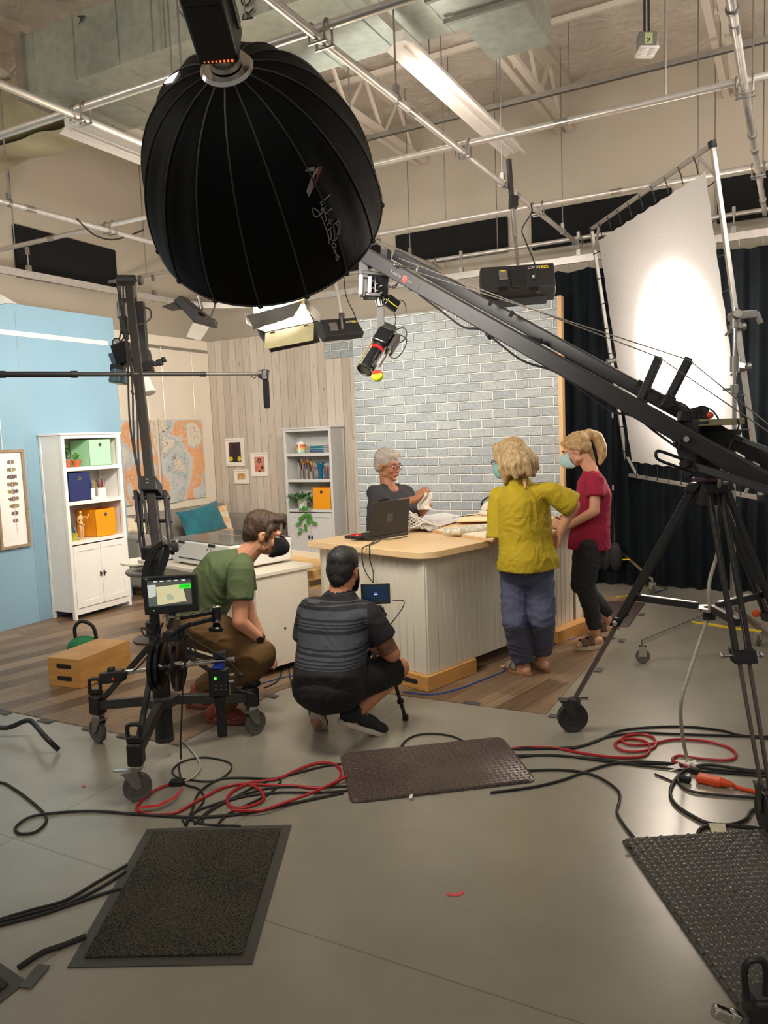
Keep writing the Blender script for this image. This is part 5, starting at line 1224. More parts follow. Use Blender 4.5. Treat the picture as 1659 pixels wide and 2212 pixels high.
for (x, y), lab in (((1455, 1658), 'crumpled clear tape flag left of the orange socket'), ((1492, 1650), 'crumpled white tape flag behind the orange socket')):
    c = fl(x, y, .012); tag(MB().obox(c, (.05, .01, .02), (-.01, .03, .01), (0, 0, .003)).build('cable_tag', M['paper']), lab, 'tape')
cable([(870, 1494), (930, 1500), (985, 1490), (1060, 1462), (1110, 1440), (1150, 1415), (1200, 1390), (1240, 1378)], .008, M['bluecable'], 'blue cable running along the foot of the sewing counter')
cable([(560, 1478), (590, 1470), (620, 1462), (660, 1456)], .007, M['bluecable'], 'short blue cable end by the foot of cutter cabinet')
cable([(570, 1486), (600, 1470), (612, 1440), (622, 1438), (628, 1470), (640, 1490), (660, 1486)], .006, bk, 'thin black cable loop between the two crouching men', z=.01)
cable([(1330, 1290), (1365, 1284), (1385, 1270), (1400, 1262)], .007, M['yellow'], 'yellow cable running to the wall outlet under the curtain')
cable([(1360, 1292), (1400, 1284), (1440, 1272)], .007, M['bluecable'], 'blue cable running under the black curtain at right')
oq = fl(1392, 1262); tag(MB().box(oq.x - .03, oq.x + .03, oq.y - .02, oq.y + .02, .0, .11).build('floor_outlet_box', M['steel'], bevel=.004), 'small grey outlet box standing under the black curtain', 'outlet box')
# ================================================================== FILM LIGHTS
def ibox(m, x, y, D, w, h, dpt, rot=0, yaw=0, pitch=0):
    """box at a pixel and distance; w, h in metres, turned about the view axes"""
    c = pd(x, y, D); a = R(rot); ux = RT * math.cos(a) - UP * math.sin(a); uy = RT * math.sin(a) + UP * math.cos(a); uz = FW.copy()
    if yaw: q = Matrix.Rotation(R(yaw), 3, uy); ux = q @ ux; uz = q @ uz
    if pitch: q = Matrix.Rotation(R(pitch), 3, ux); uy = q @ uy; uz = q @ uz
    m.obox(c, ux * w, uy * h, uz * dpt); return c, ux, uy, uz
# ---- dome softbox
Pr = pd(490, 148, 2.90); Pc = pd(577.4, 456.5, 3.571); axd = (Pc - Pr); Ls = axd.length; axd.normalize(); Rs = .532; r0 = .085
dx_ = (RT - axd * RT.dot(axd)).normalized(); dy_ = axd.cross(dx_); NR = 16
def dome(s, th, off=0.0, sc=True):
    k = math.cos(th * NR) if sc else 1
    r = (r0 ** 2 + (Rs ** 2 - r0 ** 2) * (1 - (1 - s) ** 1.84)) ** .5
    r = r * (1 - .016 * (1 - k) * math.sin(math.pi * min(1, s * .9 + .1))) + off
    return Pr + axd * (Ls * (s ** 1.05)) + (dx_ * math.cos(th) + dy_ * math.sin(th)) * r
sb = thing('dome_softbox', 'big black dome softbox hanging over the set, seen from behind', 'softbox', Pr)
t = NT('black_softbox_nylon'); t.base(t.ramp(t.noise(6), [(.3, rgb(4, 4, 4)), (.7, rgb(8, 8, 8))])); t.set(.6); t.b.inputs['Specular IOR Level'].default_value = .12; t.bump(t.noise(7, t.mapv((1, 1, 1)), 3, .5, 1.5), .12, .02); M['nylon'] = t.m
MB().grid(lambda u, v: dome(v, u * 2 * math.pi), NR * 8, 36).build('dome_fabric', M['nylon'], sb, ang=180)
M['inner'] = mat('silver_white_lining', (220, 216, 208), .5)
MB().grid(lambda u, v: dome(v, -u * 2 * math.pi, -.006), NR * 4, 20).build('inner_lining', M['inner'], sb, ang=180)
M['piping'] = mat('softbox_piping', (34, 34, 32), .5)
for k in range(NR):
    th = 2 * math.pi * k / NR
    MB().tube([dome(i / 24, th, .002) for i in range(25)], .0042, 6).build('rib_piping', M['piping'], sb)
    MB().ball(dome(1, th, .0), (.014, .014, .014), 8, 6).build('rib_tip', M['black'], sb)
MB().tube([dome(1, 2 * math.pi * k / 128, 0) for k in range(128)], .005, 6, True).build('rim_hem', M['piping'], sb)
MB().grid(lambda u, v: Pc + axd * .0 - axd * .02 + (dx_ * math.cos(u * 2 * math.pi) + dy_ * math.sin(u * 2 * math.pi)) * (Rs - .012) * max(v, .001), 48, 4).build('front_diffuser', mat('lit_diffuser', (255, 244, 226), .8, emit=1.2, ecol=(255, 238, 210)), sb)
al = area('softbox_light', Pc + axd * .01, Pc + axd * 2, .95, .95, 58, (1, .93, .83), 'DISK')
MB().lathe(Pr - axd * .015, axd, [(.06, 0), (.092, -.0), (.102, .012), (.102, .03), (.085, .034), (.06, .02)], 32).build('speed_ring', M['chrome'], sb)
# lamp head behind the ring
LH = thing('lamp_head', 'black LED lamp head mounted behind the dome softbox', 'lamp', Pr - axd * .05)
bx = -axd; wv = dx_
hc_ = Pr - axd * .26
MB().obox(hc_, wv * .15, dy_ * .17, axd * .36).build('housing', M['black'], LH, bevel=.012)
MB().cyl(Pr - axd * .085, Pr - axd * .02, .06, n=24).build('bayonet_mount', M['chrome'], LH)
fy = dy_ if dy_.dot(FW) < 0 else -dy_
MB().obox(hc_ + fy * .0858 - axd * -.06, wv * .12, fy * .003, axd * .19).build('vent_grille', M['blackgloss'], LH)
m = MB()
for i in range(8):
    for j in range(9): m.cyl(hc_ + fy * .087 + axd * (.15 - j * .022) + wv * (-.05 + i * .0145 + (.007 if j % 2 else 0)), hc_ + fy * .0878 + axd * (.15 - j * .022) + wv * (-.05 + i * .0145 + (.007 if j % 2 else 0)), .005, n=6)
m.build('vent_holes', M['inkk'], LH)
gl = mat('amber_glow', (255, 150, 70), .5, emit=.7, ecol=(255, 120, 50))
for i in range(8): MB().ball(hc_ + fy * .0868 + axd * .165 + wv * (-.05 + i * .0145), .003 + .0006 * i * .6, 6, 4).build('vent_glow', gl, LH)
for s in (-1, 1): MB().bar(hc_ + wv * s * .086 + axd * .1, hc_ + wv * s * .086 - axd * .34, .012, .04, fy).build('yoke_arm', M['gunmetal' if s > 0 else 'black'], LH, bevel=.003)
MB().bar(hc_ - wv * .086 - axd * .34, hc_ + wv * .086 - axd * .34, .04, .012, axd).build('yoke_bridge', M['black'], LH, bevel=.003)
MB().obox(hc_ - axd * .14 + fy * .05, wv * .13, dy_ * .1, axd * .1).build('control_box', M['black'], LH, bevel=.01)
MB().lathe(hc_ - axd * .12 + fy * .102, fy, [(.012, 0), (.016, 0), (.016, .003), (.012, .003), (.012, 0)], 16, caps=False).build('status_ring', mat('blue_led', (90, 150, 255), .4, emit=1.5, ecol=(90, 150, 255)), LH)
tp = hc_ - axd * .36
MB().bar(pd(392, 12, 2.86), pd(440, 62, 2.88), .05, .02, FW).build('handle', M['steel'], LH, bevel=.006)
gp = V((tp.x, tp.y, ZA - .01))
MB().cyl(tp, tp + V((0, 0, .95)), .014, n=12).build('hanging_tube', M['steel'], LH)
MB().tube(sp([tp + wv * -.05, tp + wv * -.07 + Z * .2, tp - wv * .05 + Z * .5, tp + Z * .9], 6), .007, 6).build('lamp_cable', M['blackcable'], LH)
# open zip flap where the light leaks out
_th = np.linspace(0, 2 * np.pi, 361); _ss = np.linspace(0.02, .995, 120)
_tab = [(s, th, dome(s, th, .0035)) for s in _ss for th in _th]
_pts = np.array([q[2][:] for q in _tab]); _d = _pts - np.array(EYE[:]); _z = _d @ np.array(FW[:]); _X = CX + F * (_d @ np.array(RT[:])) / _z; _Y = CY - F * (_d @ np.array(UP[:])) / _z
def ondome(x, y):
    e = (_X - x) ** 2 + (_Y - y) ** 2; ok = e < 30
    if not ok.any(): return V(_pts[e.argmin()])
    i = np.where(ok, _z, 1e9); zmin = i.min(); e2 = np.where(ok & (_z < zmin + .12), e, 1e9); return V(_pts[e2.argmin()])
P_ = [ondome(x, y) - FW * .004 for x, y in ((345, 175), (362, 163), (388, 156), (380, 168), (372, 178), (356, 182))]
MB().add(P_, [(0, 1, 2, 3, 4, 5)]).build('zip_opening', mat('light_leak', (255, 240, 236), .5, emit=3.0, ecol=(255, 236, 228)), sb)
def stroke(pts, r, mm, name='printed_lettering'):
    P = [ondome(620 + x / 7.9, 380 + y / 7.9) for x, y in pts]; return P
ml = mat('grey_thread', (118, 116, 106), .6); mr = mat('dull_red_print', (110, 24, 20), .6)
letters = {'l': [[(755, 315), (560, 460)]], 'i': [[(610, 485), (568, 518)], [(680, 437), (684, 440)]], 'g': [[(615, 545), (590, 575), (625, 600), (640, 570), (612, 548), (640, 575), (600, 640), (520, 700), (455, 690), (440, 620), (470, 555), (510, 580), (560, 660), (640, 850), (690, 1020), (728, 1145)]],
           'h': [[(778, 560), (640, 650)], [(690, 625), (640, 660), (665, 735), (640, 775)]], 't': [[(795, 740), (665, 840)], [(700, 740), (745, 830)]],
           'D': [[(875, 770), (690, 940)], [(875, 770), (900, 880), (880, 1010), (800, 1105), (720, 1050), (690, 940)], [(780, 860), (820, 1000), (810, 1090)], [(850, 810), (865, 920), (830, 1080)], [(725, 915), (765, 1060)]],
           'o': [[(800, 1135), (770, 1180), (800, 1225), (840, 1190), (800, 1135)]], 'm': [[(795, 1250), (830, 1280), (815, 1310), (850, 1335), (835, 1370)]], 'e': [[(865, 1440), (830, 1420), (850, 1375), (885, 1380), (870, 1410), (835, 1440)]]}
for k_, ss in letters.items():
    m = MB()
    for pts_ in ss:
        P = stroke(pts_, 0, ml); P = sp(P, 4) if len(P) > 2 else P; m.tube(P, .0026, 5)
    m.build('printed_letter', ml, sb)
for poly_, mm in (([(320, -60), (340, -130), (490, -150), (470, -80)], ml), ([(480, -110), (560, -160), (430, 240), (370, 370), (320, 270), (420, 60)], ml), ([(560, -170), (600, -160), (470, 200), (420, 240)], mr)):
    P = [ondome(620 + x / 7.9, 380 + y / 7.9) - FW * .002 for x, y in poly_]; MB().add(P, [tuple(range(len(P)))]).build('printed_mark', mm, sb)

# ---- fluorescent fixtures seen from behind
M['fix'] = mat('black_fixture_paint', (38, 37, 38), .5, bump=.05)
M['doorin'] = mat('pale_barn_door', (200, 192, 180), .5)
tr_ = thing('fluorescent_lamp', 'black fluorescent lamp with yellow lettering hanging before the brick flat', 'lamp', pd(1118, 600, 6.2), 'black hanging fluorescent lamps')
D_ = 6.2
A4 = [pd(1036, 577, D_), pd(1198, 566, D_ - .05), pd(1203, 618, D_ - .12), pd(1041, 632, D_ - .07)]
nn_ = (A4[1] - A4[0]).cross(A4[3] - A4[0]).normalized(); nn_ = nn_ if nn_.dot(FW) > 0 else -nn_
cA = sum(A4, V((0, 0, 0))) / 4
back = [cA + (q - cA) * .97 for q in A4]; front = [cA + (q - cA) * 1.0 + nn_ * .2 for q in A4]; mid = [q + nn_ * .05 for q in A4]
m = MB(); m.add(back + mid + front, [(0, 1, 2, 3)[::-1]] + [(a * 4 + i, a * 4 + (i + 1) % 4, a * 4 + 4 + (i + 1) % 4, a * 4 + 4 + i) for a in (0, 1) for i in range(4)] + [(8, 9, 10, 11)]); m.build('housing', M['fix'], tr_, bevel=.008, fixn=True)
uA = (A4[1] - A4[0]).normalized(); vA = (A4[0] - A4[3]).normalized()
lo = pd(1140, 580.5, D_ - .07) - nn_ * .012
text('lettering', 'LOWEL', .034, pl(1140, 581, back[0] - nn_ * .004, nn_), uA, vA, M['inkw'], tr_, space_character=.85)
text('lettering', 'TRIO', .036, pl(1163, 580, back[0] - nn_ * .004, nn_), uA, vA, M['yellow'], tr_, space_character=.95, offset=.0012)
m = MB(); q = pl(1087, 595, back[0] - nn_ * .006, nn_); m.obox(q, uA * .07, vA * .085, nn_ * .02); m.build('ballast_plate', M['steel'], tr_, bevel=.003)
MB().obox(q + vA * .035 - nn_ * .0105, uA * .04, vA * .01, nn_ * .002).build('yellow_sticker', M['yellow'], tr_)
MB().obox(pl(1118, 602, back[0] - nn_ * .01, nn_), uA * .10, vA * .17, nn_ * .03).build('mount_plate', M['black'], tr_, bevel=.004)
MB().obox(pl(1153, 598, back[0] - nn_ * .004, nn_), uA * .025, vA * .022, nn_ * .02).build('power_inlet', M['white'], tr_, bevel=.002)
for x in (1087, 1153): MB().obox(pl(x, 624, back[0] - nn_ * .003, nn_), uA * .07, vA * .03, nn_ * .02).build('latch', M['blackgloss'], tr_)
F4 = [pd(1052, 640, D_ + .05), pd(1186, 628, D_), pd(1180, 655, D_ + .0), pd(1053, 667, D_ + .05)]
MB().prism(F4, nn_ * .004).build('barn_door', M['fix'], tr_)
for x, y in ((1075, 637), (1163, 630)): MB().cyl(pd(x - 5, y, D_ - .05), pd(x + 5, y - .5, D_ - .05), .008, n=8).build('hinge', M['chrome'], tr_)
top_ = pd(1100, 345, D_ + .05)
hp_ = V((cA.x, cA.y, 0)); 
MB().cyl(pd(1119, 575, D_ - .05), pd(1112, 505, D_ - .02), .012, n=10).build('drop_tube', M['chrome'], tr_)
MB().cyl(pd(1112, 510, D_ - .02), pd(1106, 420, D_), .017, n=10).build('drop_tube', M['galv'], tr_)
MB().cyl(pd(1106, 440, D_), pd(1099, 345, D_), .022, n=10).build('drop_tube', M['gunmetal'], tr_)
m = MB(); ibox(m, 1109, 437, D_ - .02, .07, .09, .07); m.build('pipe_clamp', M['black'], tr_, bevel=.008)
MB().tube(sp([pd(1156, 600, D_ - .1), pd(1155, 570, D_ - .1), pd(1135, 520, D_ - .06), pd(1128, 495, D_ - .05), pd(1148, 460, D_ - .05), pd(1147, 440, D_)], 6), .006, 6).build('power_cable', M['blackcable'], tr_)
area('fluorescent_light', cA + nn_ * .21, cA + nn_ * 2 - Z * .9, .55, .2, 15, (1, .94, .86))
# second one, behind the glowing lamp
D2 = 6.9
t2 = thing('fluorescent_lamp', 'black fluorescent lamp tilted down behind the glowing lamp', 'lamp', pd(735, 715, D2), 'black hanging fluorescent lamps')
bk_ = [pd(693, 691, D2), pd(768, 686, D2), pd(787, 718, D2 - .12), pd(703, 727, D2 - .12)]; n2_ = (bk_[1] - bk_[0]).cross(bk_[3] - bk_[0]).normalized(); n2_ = n2_ if n2_.dot(FW) > 0 else -n2_
fr_ = [pd(668, 696, D2 + .22), pd(762, 690, D2 + .22), pd(783, 731, D2 - .02), pd(696, 739, D2 - .02)]
m = MB(); m.add(bk_ + fr_, [(3, 2, 1, 0), (4, 5, 6, 7)] + [(i, (i + 1) % 4, 4 + (i + 1) % 4, 4 + i) for i in range(4)]); m.build('housing', M['fix'], t2, bevel=.006, fixn=True)
u2 = (bk_[1] - bk_[0]).normalized(); v2 = (bk_[0] - bk_[3]).normalized()
text('lettering', 'LOWEL', .03, pl(747, 697, bk_[0] - n2_ * .003, n2_), u2, v2, M['inkw'], t2, space_character=.8); text('lettering', 'TRIO', .034, pl(755, 697, bk_[0] - n2_ * .003, n2_), u2, v2, M['yellow'], t2, offset=.0012)
MB().obox(pl(721, 706, bk_[0] - n2_ * .006, n2_), u2 * .07, v2 * .1, n2_ * .015).build('ballast_plate', M['steel'], t2, bevel=.003)
m = MB(); ibox(m, 738, 684, D2 - .02, .05, .06, .05); m.build('mount_clamp', M['black'], t2, bevel=.005)
MB().cyl(pd(740, 712, D2 - .12), pd(737, 680, D2 - .02), .012, n=10).build('drop_tube', M['chrome'], t2)
MB().cyl(pd(737, 682, D2 - .02), pd(733, 645, D2), .016, n=10).build('drop_tube', M['alu'], t2)
MB().cyl(pd(733, 648, D2), pd(722, 598, D2 + .05), .019, n=10).build('drop_tube', M['alu'], t2)
MB().cyl(pd(722, 600, D2 + .05), pd(700, 485, D2 + .1), .022, n=10).build('drop_tube', M['alu'], t2)
MB().tube(sp([pd(775, 712, D2 - .1), pd(766, 680, D2 - .05), pd(748, 640, D2), pd(742, 590, D2)], 6), .005, 6).build('power_cable', M['blackcable'], t2)
area('fluorescent_light', sum(fr_, V((0, 0, 0))) / 4 + n2_ * .02, sum(fr_, V((0, 0, 0))) / 4 + FW * 1.2 - Z * .9, .5, .2, 26, (1, .94, .86))

# glowing fluorescent with barn doors facing the camera
D3 = 5.7
g = thing('fluorescent_lamp', 'glowing fluorescent lamp with pale lower barn door under the softbox', 'lamp', pd(610, 690, D3), 'hanging fluorescent lamps over the set')
op = [pd(548, 684, D3 + .1), pd(658, 655, D3 + .1), pd(677, 695, D3 - .1), pd(572, 717, D3 - .1)]
n3 = (op[1] - op[0]).cross(op[3] - op[0]).normalized(); n3 = n3 if n3.dot(FW) > 0 else -n3; c3 = sum(op, V((0, 0, 0))) / 4
bk3 = [c3 + (q - c3) * .92 + n3 * .16 for q in op]
m = MB()
rim = [c3 + (q - c3) * 1.03 for q in op]
m.add(rim + [c3 + (q - c3) * 1.02 + n3 * .17 for q in op], [(7, 6, 5, 4)] + [(i, (i + 1) % 4, 4 + (i + 1) % 4, 4 + i) for i in range(4)]); m.build('housing', M['fix'], g, fixn=True, solid=.006)
MB().add([q for q in bk3] + [c3 + (q - c3) * .99 for q in op], [(0, 1, 2, 3)] + [(i, (i + 1) % 4, 4 + (i + 1) % 4, 4 + i) for i in range(4)]).build('reflector', mat('mirror_reflector', (250, 238, 214), .25, .3, emit=.55, ecol=(255, 226, 160)), g)
em = mat('glowing_tube', (255, 244, 220), .4, emit=6, ecol=(255, 222, 160))
for k in range(3):
    f = (k + .7) / 3.4
    a_ = lerp(op[0], op[3], f) + n3 * .05; b_ = lerp(op[1], op[2], f) + n3 * .05
    MB().cyl(lerp(a_, b_, .04), lerp(a_, b_, .96), .022, n=12).build('tube', em, g)
dw = lambda P, nm, mm: MB().prism(P, n3 * .004).build(nm, mm, g)
dw([pd(573, 720, D3 - .12), pd(678, 697, D3 - .12), pd(677, 734, D3 - .30), pd(571, 754, D3 - .30)], 'lower_barn_door', mat('translucent_cream_door', (156, 148, 108), .5))
dw([pd(659, 645, D3 + .06), pd(695, 680, D3 - .2), pd(690, 696, D3 - .22), pd(662, 668, D3 + .02)], 'right_barn_door', M['gunmetal'])
dw([pd(548, 684, D3 + .08), pd(528, 674, D3 + .0), pd(533, 700, D3 - .15), pd(572, 717, D3 - .12)], 'left_barn_door', M['fix'])
dw([pd(548, 682, D3 + .08), pd(658, 653, D3 + .08), pd(654, 640, D3 - .06), pd(546, 660, D3 - .06)], 'upper_barn_door', M['fix'])
t = NT('grey_diffusion_gel'); t.base(rgb(150, 146, 140)); t.set(.5); t.b.inputs['Alpha'].default_value = 1.0; t.base(t.ramp(t.noise(5), [(.3, rgb(62, 60, 58)), (.7, rgb(84, 82, 78))])); M['gel'] = t.m
MB().grid(lambda u, v: lerp(lerp(pd(534, 682, D3 - .10), pd(654, 650, D3 - .06), u), lerp(pd(548, 712, D3 - .2), pd(634, 685, D3 - .13), u), v) + n3 * .01 * noise.noise((u * 5, v * 3, 1)), 14, 5).build('clipped_gel', M['gel'], g)
for x, y in ((589, 718), (662, 703)):
    m = MB(); c_ = pd(x, y, D3 - .135); m.cyl(c_ - RT * .02, c_ + RT * .02, .01, n=8); m.ball(c_ + UP * .012, .012, 8, 6); m.build('hinge', M['chrome'], g)
MB().obox(pd(577, 657, D3), RT * .06, UP * .04, FW * .04).build('tie_rag', mat('orange_cloth', (230, 130, 90), .8), g, bevel=.01)
MB().cyl(c3 + n3 * .17, V((c3.x, c3.y, 5.36)) + n3 * .1, .016, n=10).build('drop_tube', M['steel'], g)
area('fluorescent_glow', c3 - n3 * .02, c3 - n3 * 2 - Z * .5, .45, .2, 60, (1, .89, .7), spread=140)

# left fixture aimed at the cream flat
D4 = 6.0
g4 = thing('fluorescent_lamp', 'black fluorescent lamp at left of the softbox aimed at the map textiles', 'lamp', pd(425, 680, D4), 'hanging fluorescent lamps over the set')
bb = [pd(398, 640, D4 - .05), pd(464, 690, D4 - .1), pd(462, 702, D4 + .05), pd(420, 695, D4 + .1), pd(372, 645, D4 + .1), pd(380, 638, D4)]
m = MB(); e_ = FW * .20
m.prism([pd(374, 648, D4 - .1), pd(388, 638, D4 - .1), pd(428, 672, D4 - .1), pd(419, 696, D4 - .1)], FW * .22); m.build('housing', M['fix'], g4, bevel=.006)
MB().prism([pd(388, 638, D4 - .08), pd(402, 642, D4 - .02), pd(458, 688, D4 - .02), pd(428, 672, D4 - .08)], FW * .2).build('housing_back', M['gunmetal'], g4, bevel=.004)
MB().prism([pd(421, 680, D4 - .12), pd(464, 688, D4 - .12), pd(462, 702, D4 - .12), pd(419, 695, D4 - .12)], FW * .12).build('lower_rail', M['gunmetal'], g4, bevel=.004)
MB().prism([pd(417, 697, D4 - .12), pd(452, 706, D4 - .12), pd(433, 736, D4 - .2), pd(402, 727, D4 - .2)], FW * .005).build('barn_door', M['doorin'], g4)
MB().grid(lambda u, v: lerp(lerp(pd(349, 662, D4), pd(382, 650, D4), u), lerp(pd(372, 672, D4 - .1), pd(398, 668, D4 - .1), u), v), 4, 4).build('side_gel', M['gel'], g4)
MB().cyl(pd(436, 668, D4), pd(428, 640, D4), .014, n=8).build('bracket', M['chrome'], g4)
MB().cyl(pd(428, 640, D4), V((pd(428, 640, D4).x, pd(428, 640, D4).y, 5.36)), .01, n=8).build('drop_tube', M['steel'], g4)
MB().tube(sp([pd(455, 684, D4 - .1), pd(464, 660, D4 - .1), pd(460, 635, D4 - .05), pd(450, 620, D4)], 6), .006, 6).build('power_cable', M['blackcable'], g4)
area('fluorescent_light', pd(392, 706, D4 + .05), px(350, 960, W0), .5, .2, 62, (1, .94, .86))
# lamp edge poking in at the left border
D5 = 4.6
g5 = thing('bounce_lamp', 'white lamp flap poking in at the left border above blue flat', 'lamp', pd(-30, 640, D5))
MB().prism([pd(-60, 625, D5), pd(-6, 632, D5), pd(38, 656, D5 - .05), pd(10, 655, D5), pd(-60, 668, D5)], FW * .012).build('white_flap', mat('white_flap', (250, 246, 236), .5), g5)
MB().prism([pd(-90, 600, D5), pd(-40, 600, D5), pd(-40, 690, D5), pd(-90, 690, D5)], FW * .18).build('housing', M['fix'], g5, bevel=.01)
MB().cyl(pd(-65, 600, D5 + .1), V((pd(-65, 600, D5 + .1).x, pd(-65, 600, D5 + .1).y, ZA)), .012, n=8).build('drop_tube', M['steel'], g5)
area('bounce_light', pd(-40, 690, D5) + FW * .3, px(60, 900, B0), .3, .2, 7, (1, .9, .76), spread=110)
# ================================================================== CAMERA CRANE ON A TRIPOD (right)
def caster(root_or_leg, c, d, rad=.062, w=.03, mm=None, fork='black'):
    """wheel at floor point c, rolling direction d, hung under the leg"""
    d = V(d).normalized(); s = V((-d.y, d.x, 0)); c = V((c[0], c[1], 0))
    m = MB(); 
    for k in (-1, 1): m.prism([c + s * k * (w / 2 + .004) + Z * rad - d * .018, c + s * k * (w / 2 + .004) + Z * rad + d * .018, c + s * k * (w / 2 + .004) + Z * (rad * 2 + .012) + d * .035 - d * .03, c + s * k * (w / 2 + .004) + Z * (rad * 2 + .012) - d * .065], s * k * .004)
    m.obox(c + Z * (rad * 2 + .012) - d * .03, d * .08, s * (w + .02), Z * .008); m.cyl(c - s * (w / 2 + .012) + Z * rad, c + s * (w / 2 + .012) + Z * rad, .008, n=10)
    m.build('caster_fork', M['steel' if fork != 'black' else 'gunmetal'], root_or_leg)
    MB().lathe(c - s * w / 2 + Z * rad, s, [(rad * .35, .002), (rad * .38, 0), (rad * .72, .003), (rad * .78, 0), (rad * .96, .0), (rad, .004), (rad, w - .004), (rad * .96, w), (rad * .78, w), (rad * .72, w - .003), (rad * .38, w), (rad * .35, w - .002)], 28).build('wheel', mm or M['tyre'], root_or_leg)
JC = V((-.365, 3.955, 0)); W3s = [V((-1.059, 4.038, 0)), V((-.09, 3.313, 0)), V((.054, 4.515, 0))]
jb = thing('camera_crane', 'large black camera crane on a wheeled tripod at the right', 'camera crane', JC)
AP = JC + Z * 1.36
sides = []
for i, w in enumerate(W3s):
    d = (w - JC).normalized(); s = V((-d.y, d.x, 0))
    foot = w + Z * .175 - d * .01; top = AP + d * .06
    k = .60; mid = lerp(top, foot, k)
    lg = MB()
    for q in (-1, 1): lg.bar(top + s * q * .028, mid + s * q * .028, .018, .036, d)
    lo_ = lg.build('leg', M['black'], jb, bevel=.003)
    m = MB()
    if i == 0: m.bar(lerp(top, foot, .45), foot, .034, .022, d)
    else:
        for q in (-1, 1): m.bar(lerp(top, foot, .45) + s * q * .022, foot + s * q * .016, .012, .022, d)
    m.build('lower_leg', mat('grey_brown_anodised', (92, 80, 76), .42, .3), lo_, bevel=.002)
    m = MB(); m.obox(mid, s * .10, (foot - top).normalized() * .06, d * .055); m.build('leg_lock', M['blackgloss'], lo_, bevel=.005)
    m = MB(); m.cyl(mid - s * .05, mid - s * .085, .008, n=8); m.ball(mid - s * .09, .014, 8, 6); m.ball(mid + s * .075, .014, 8, 6); m.cyl(mid + s * .05, mid + s * .075, .008, n=8); m.build('lock_knob', M['chrome'], lo_)
    MB().obox(lerp(top, foot, .015), s * .11, (foot - top).normalized() * .05, d * .06).build('top_joint', M['black'], lo_, bevel=.006)
    MB().obox(foot - Z * .01, d * .06, s * .05, Z * .05).build('foot_block', M['black'], lo_, bevel=.006)
    sw = d if i != 0 else (RT - Z * RT.z).normalized()
    caster(lo_, w, RT if i == 0 else d, .082, .036, mat('dark_caster_tyre', (46, 45, 42), .6))
    MB().obox(w + Z * .185 + (RT * .05 if i == 0 else d * .05), RT * .07, FW * .03, Z * .01).build('brake_lever', M['chrome'], lo_)
    sides.append((top, foot, d, s))
SPZ = .76; hub = JC + Z * SPZ
sp_o = MB().lathe(hub - Z * .015, Z, [(.028, 0), (.06, .0), (.06, .014), (.028, .014), (.028, 0)], 20, caps=False).build('spreader_hub', M['chrome'], jb)
MB().cyl(hub - Z * .06, hub - Z * .012, .03, n=14).build('spreader_boss', M['black'], jb)
for top, foot, d, s in sides:
    f = (top.z - SPZ - .015) / (top.z - foot.z); e = lerp(top, foot, f)
    o = MB().bar(hub + d * .05, e, .024, .032).build('spreader_arm', M['black'], jb, bevel=.003)
    MB().bar(hub + d * .06 + Z * .0175, e + Z * .0175, .02, .003).build('spreader_edge', M['chrome'], o)
# pan head
a_tip = pd(785, 548, 4.55); piv = pd(1490, 948, 3.51); jd = (piv - a_tip).normalized(); rear = piv + jd * 1.25
jh = V((jd.x, jd.y, 0)).normalized(); js = V((jh.y, -jh.x, 0)); js = js if js.dot(FW) < 0 else -js; jn = js.cross(jd); jn = jn if jn.z > 0 else -jn
MB().cyl(AP - Z * .10, AP + Z * .05, .06, n=20).build('bowl_mount', M['black'], jb)
MB().obox(AP + Z * .02 + js * .05, jh * .13, js * .03, Z * .02).build('mount_badge', mat('purple_anodised', (90, 62, 84), .4, .4), jb, bevel=.003)
hz = piv.z
hd = MB(); cc_ = JC + Z * (hz - .02)
hd.prism([cc_ - jh * .055 - js * .06 + Z * -.17, cc_ + jh * .06 - js * .06 + Z * -.17, cc_ + jh * .13 - js * .06 + Z * .055, cc_ - jh * .13 - js * .06 + Z * .055], js * .12); hd.build('pan_head', M['black'], jb, bevel=.006)
m = MB(); m.prism([piv + js * -.03 - jh * .10 + Z * .08, piv + js * -.03 + jh * .03 + Z * .09, piv + js * -.03 + jh * .02 - Z * .15, piv + js * -.03 - jh * .03 - Z * .19, piv + js * -.03 - jh * .07 - Z * .05], js * -.05); m.build('pivot_plate', M['jib'], jb, bevel=.004)
MB().cyl(piv + js * .03, piv + js * .05, .013, n=14).build('pivot_bolt', M['chrome'], jb)
# loop handles
hl0 = pd(1495, 1010, 3.47); hl1 = pd(1424, 984, 3.43)
q_ = (hl1 - hl0); up_ = UP * .022
MB().tube(sp([hl0 + up_, hl0 + q_ * .5 + up_, hl1 + up_ * .9, hl1 + q_.normalized() * .018, hl1 - up_ * .9, hl0 + q_ * .5 - up_, hl0 - up_], 5), .007, 8).build('loop_handle', M['black'], jb)
m = MB(); m.cyl(pd(1490, 1003, 3.47), pd(1476, 1003, 3.41), .02, n=6); m.cyl(pd(1484, 1003, 3.43), pd(1484, 985, 3.43), .006, n=6); m.build('tension_knob', M['black'], jb)
MB().bar(pd(1503, 1008, 3.43), pd(1760, 1092, 3.01), .034, .034, jn).build('pan_bar', M['jib'], jb, bevel=.005)
# beams of the arm
MB().bar(a_tip, rear, .05, .082, jn).build('lower_beam', M['jib'], jb, bevel=.006)
b_tip = pd(832, 545, 4.62) - js * .10; b_mid = pd(1500, 910, 3.61) - js * .05; b_rear = b_mid + (b_mid - b_tip).normalized() * 1.1
MB().bar(b_tip, b_rear, .045, .066, jn).build('upper_beam', M['jib'], jb, bevel=.006)
MB().bar(pd(1572, 938, 3.56), pd(1760, 1010, 3.16), .02, .02, jn).build('rear_rod', M['black'], jb)
MB().cyl(pd(1470, 912, 3.66), pd(1520, 915, 3.66), .028, n=12).build('tilt_motor', M['black'], jb)
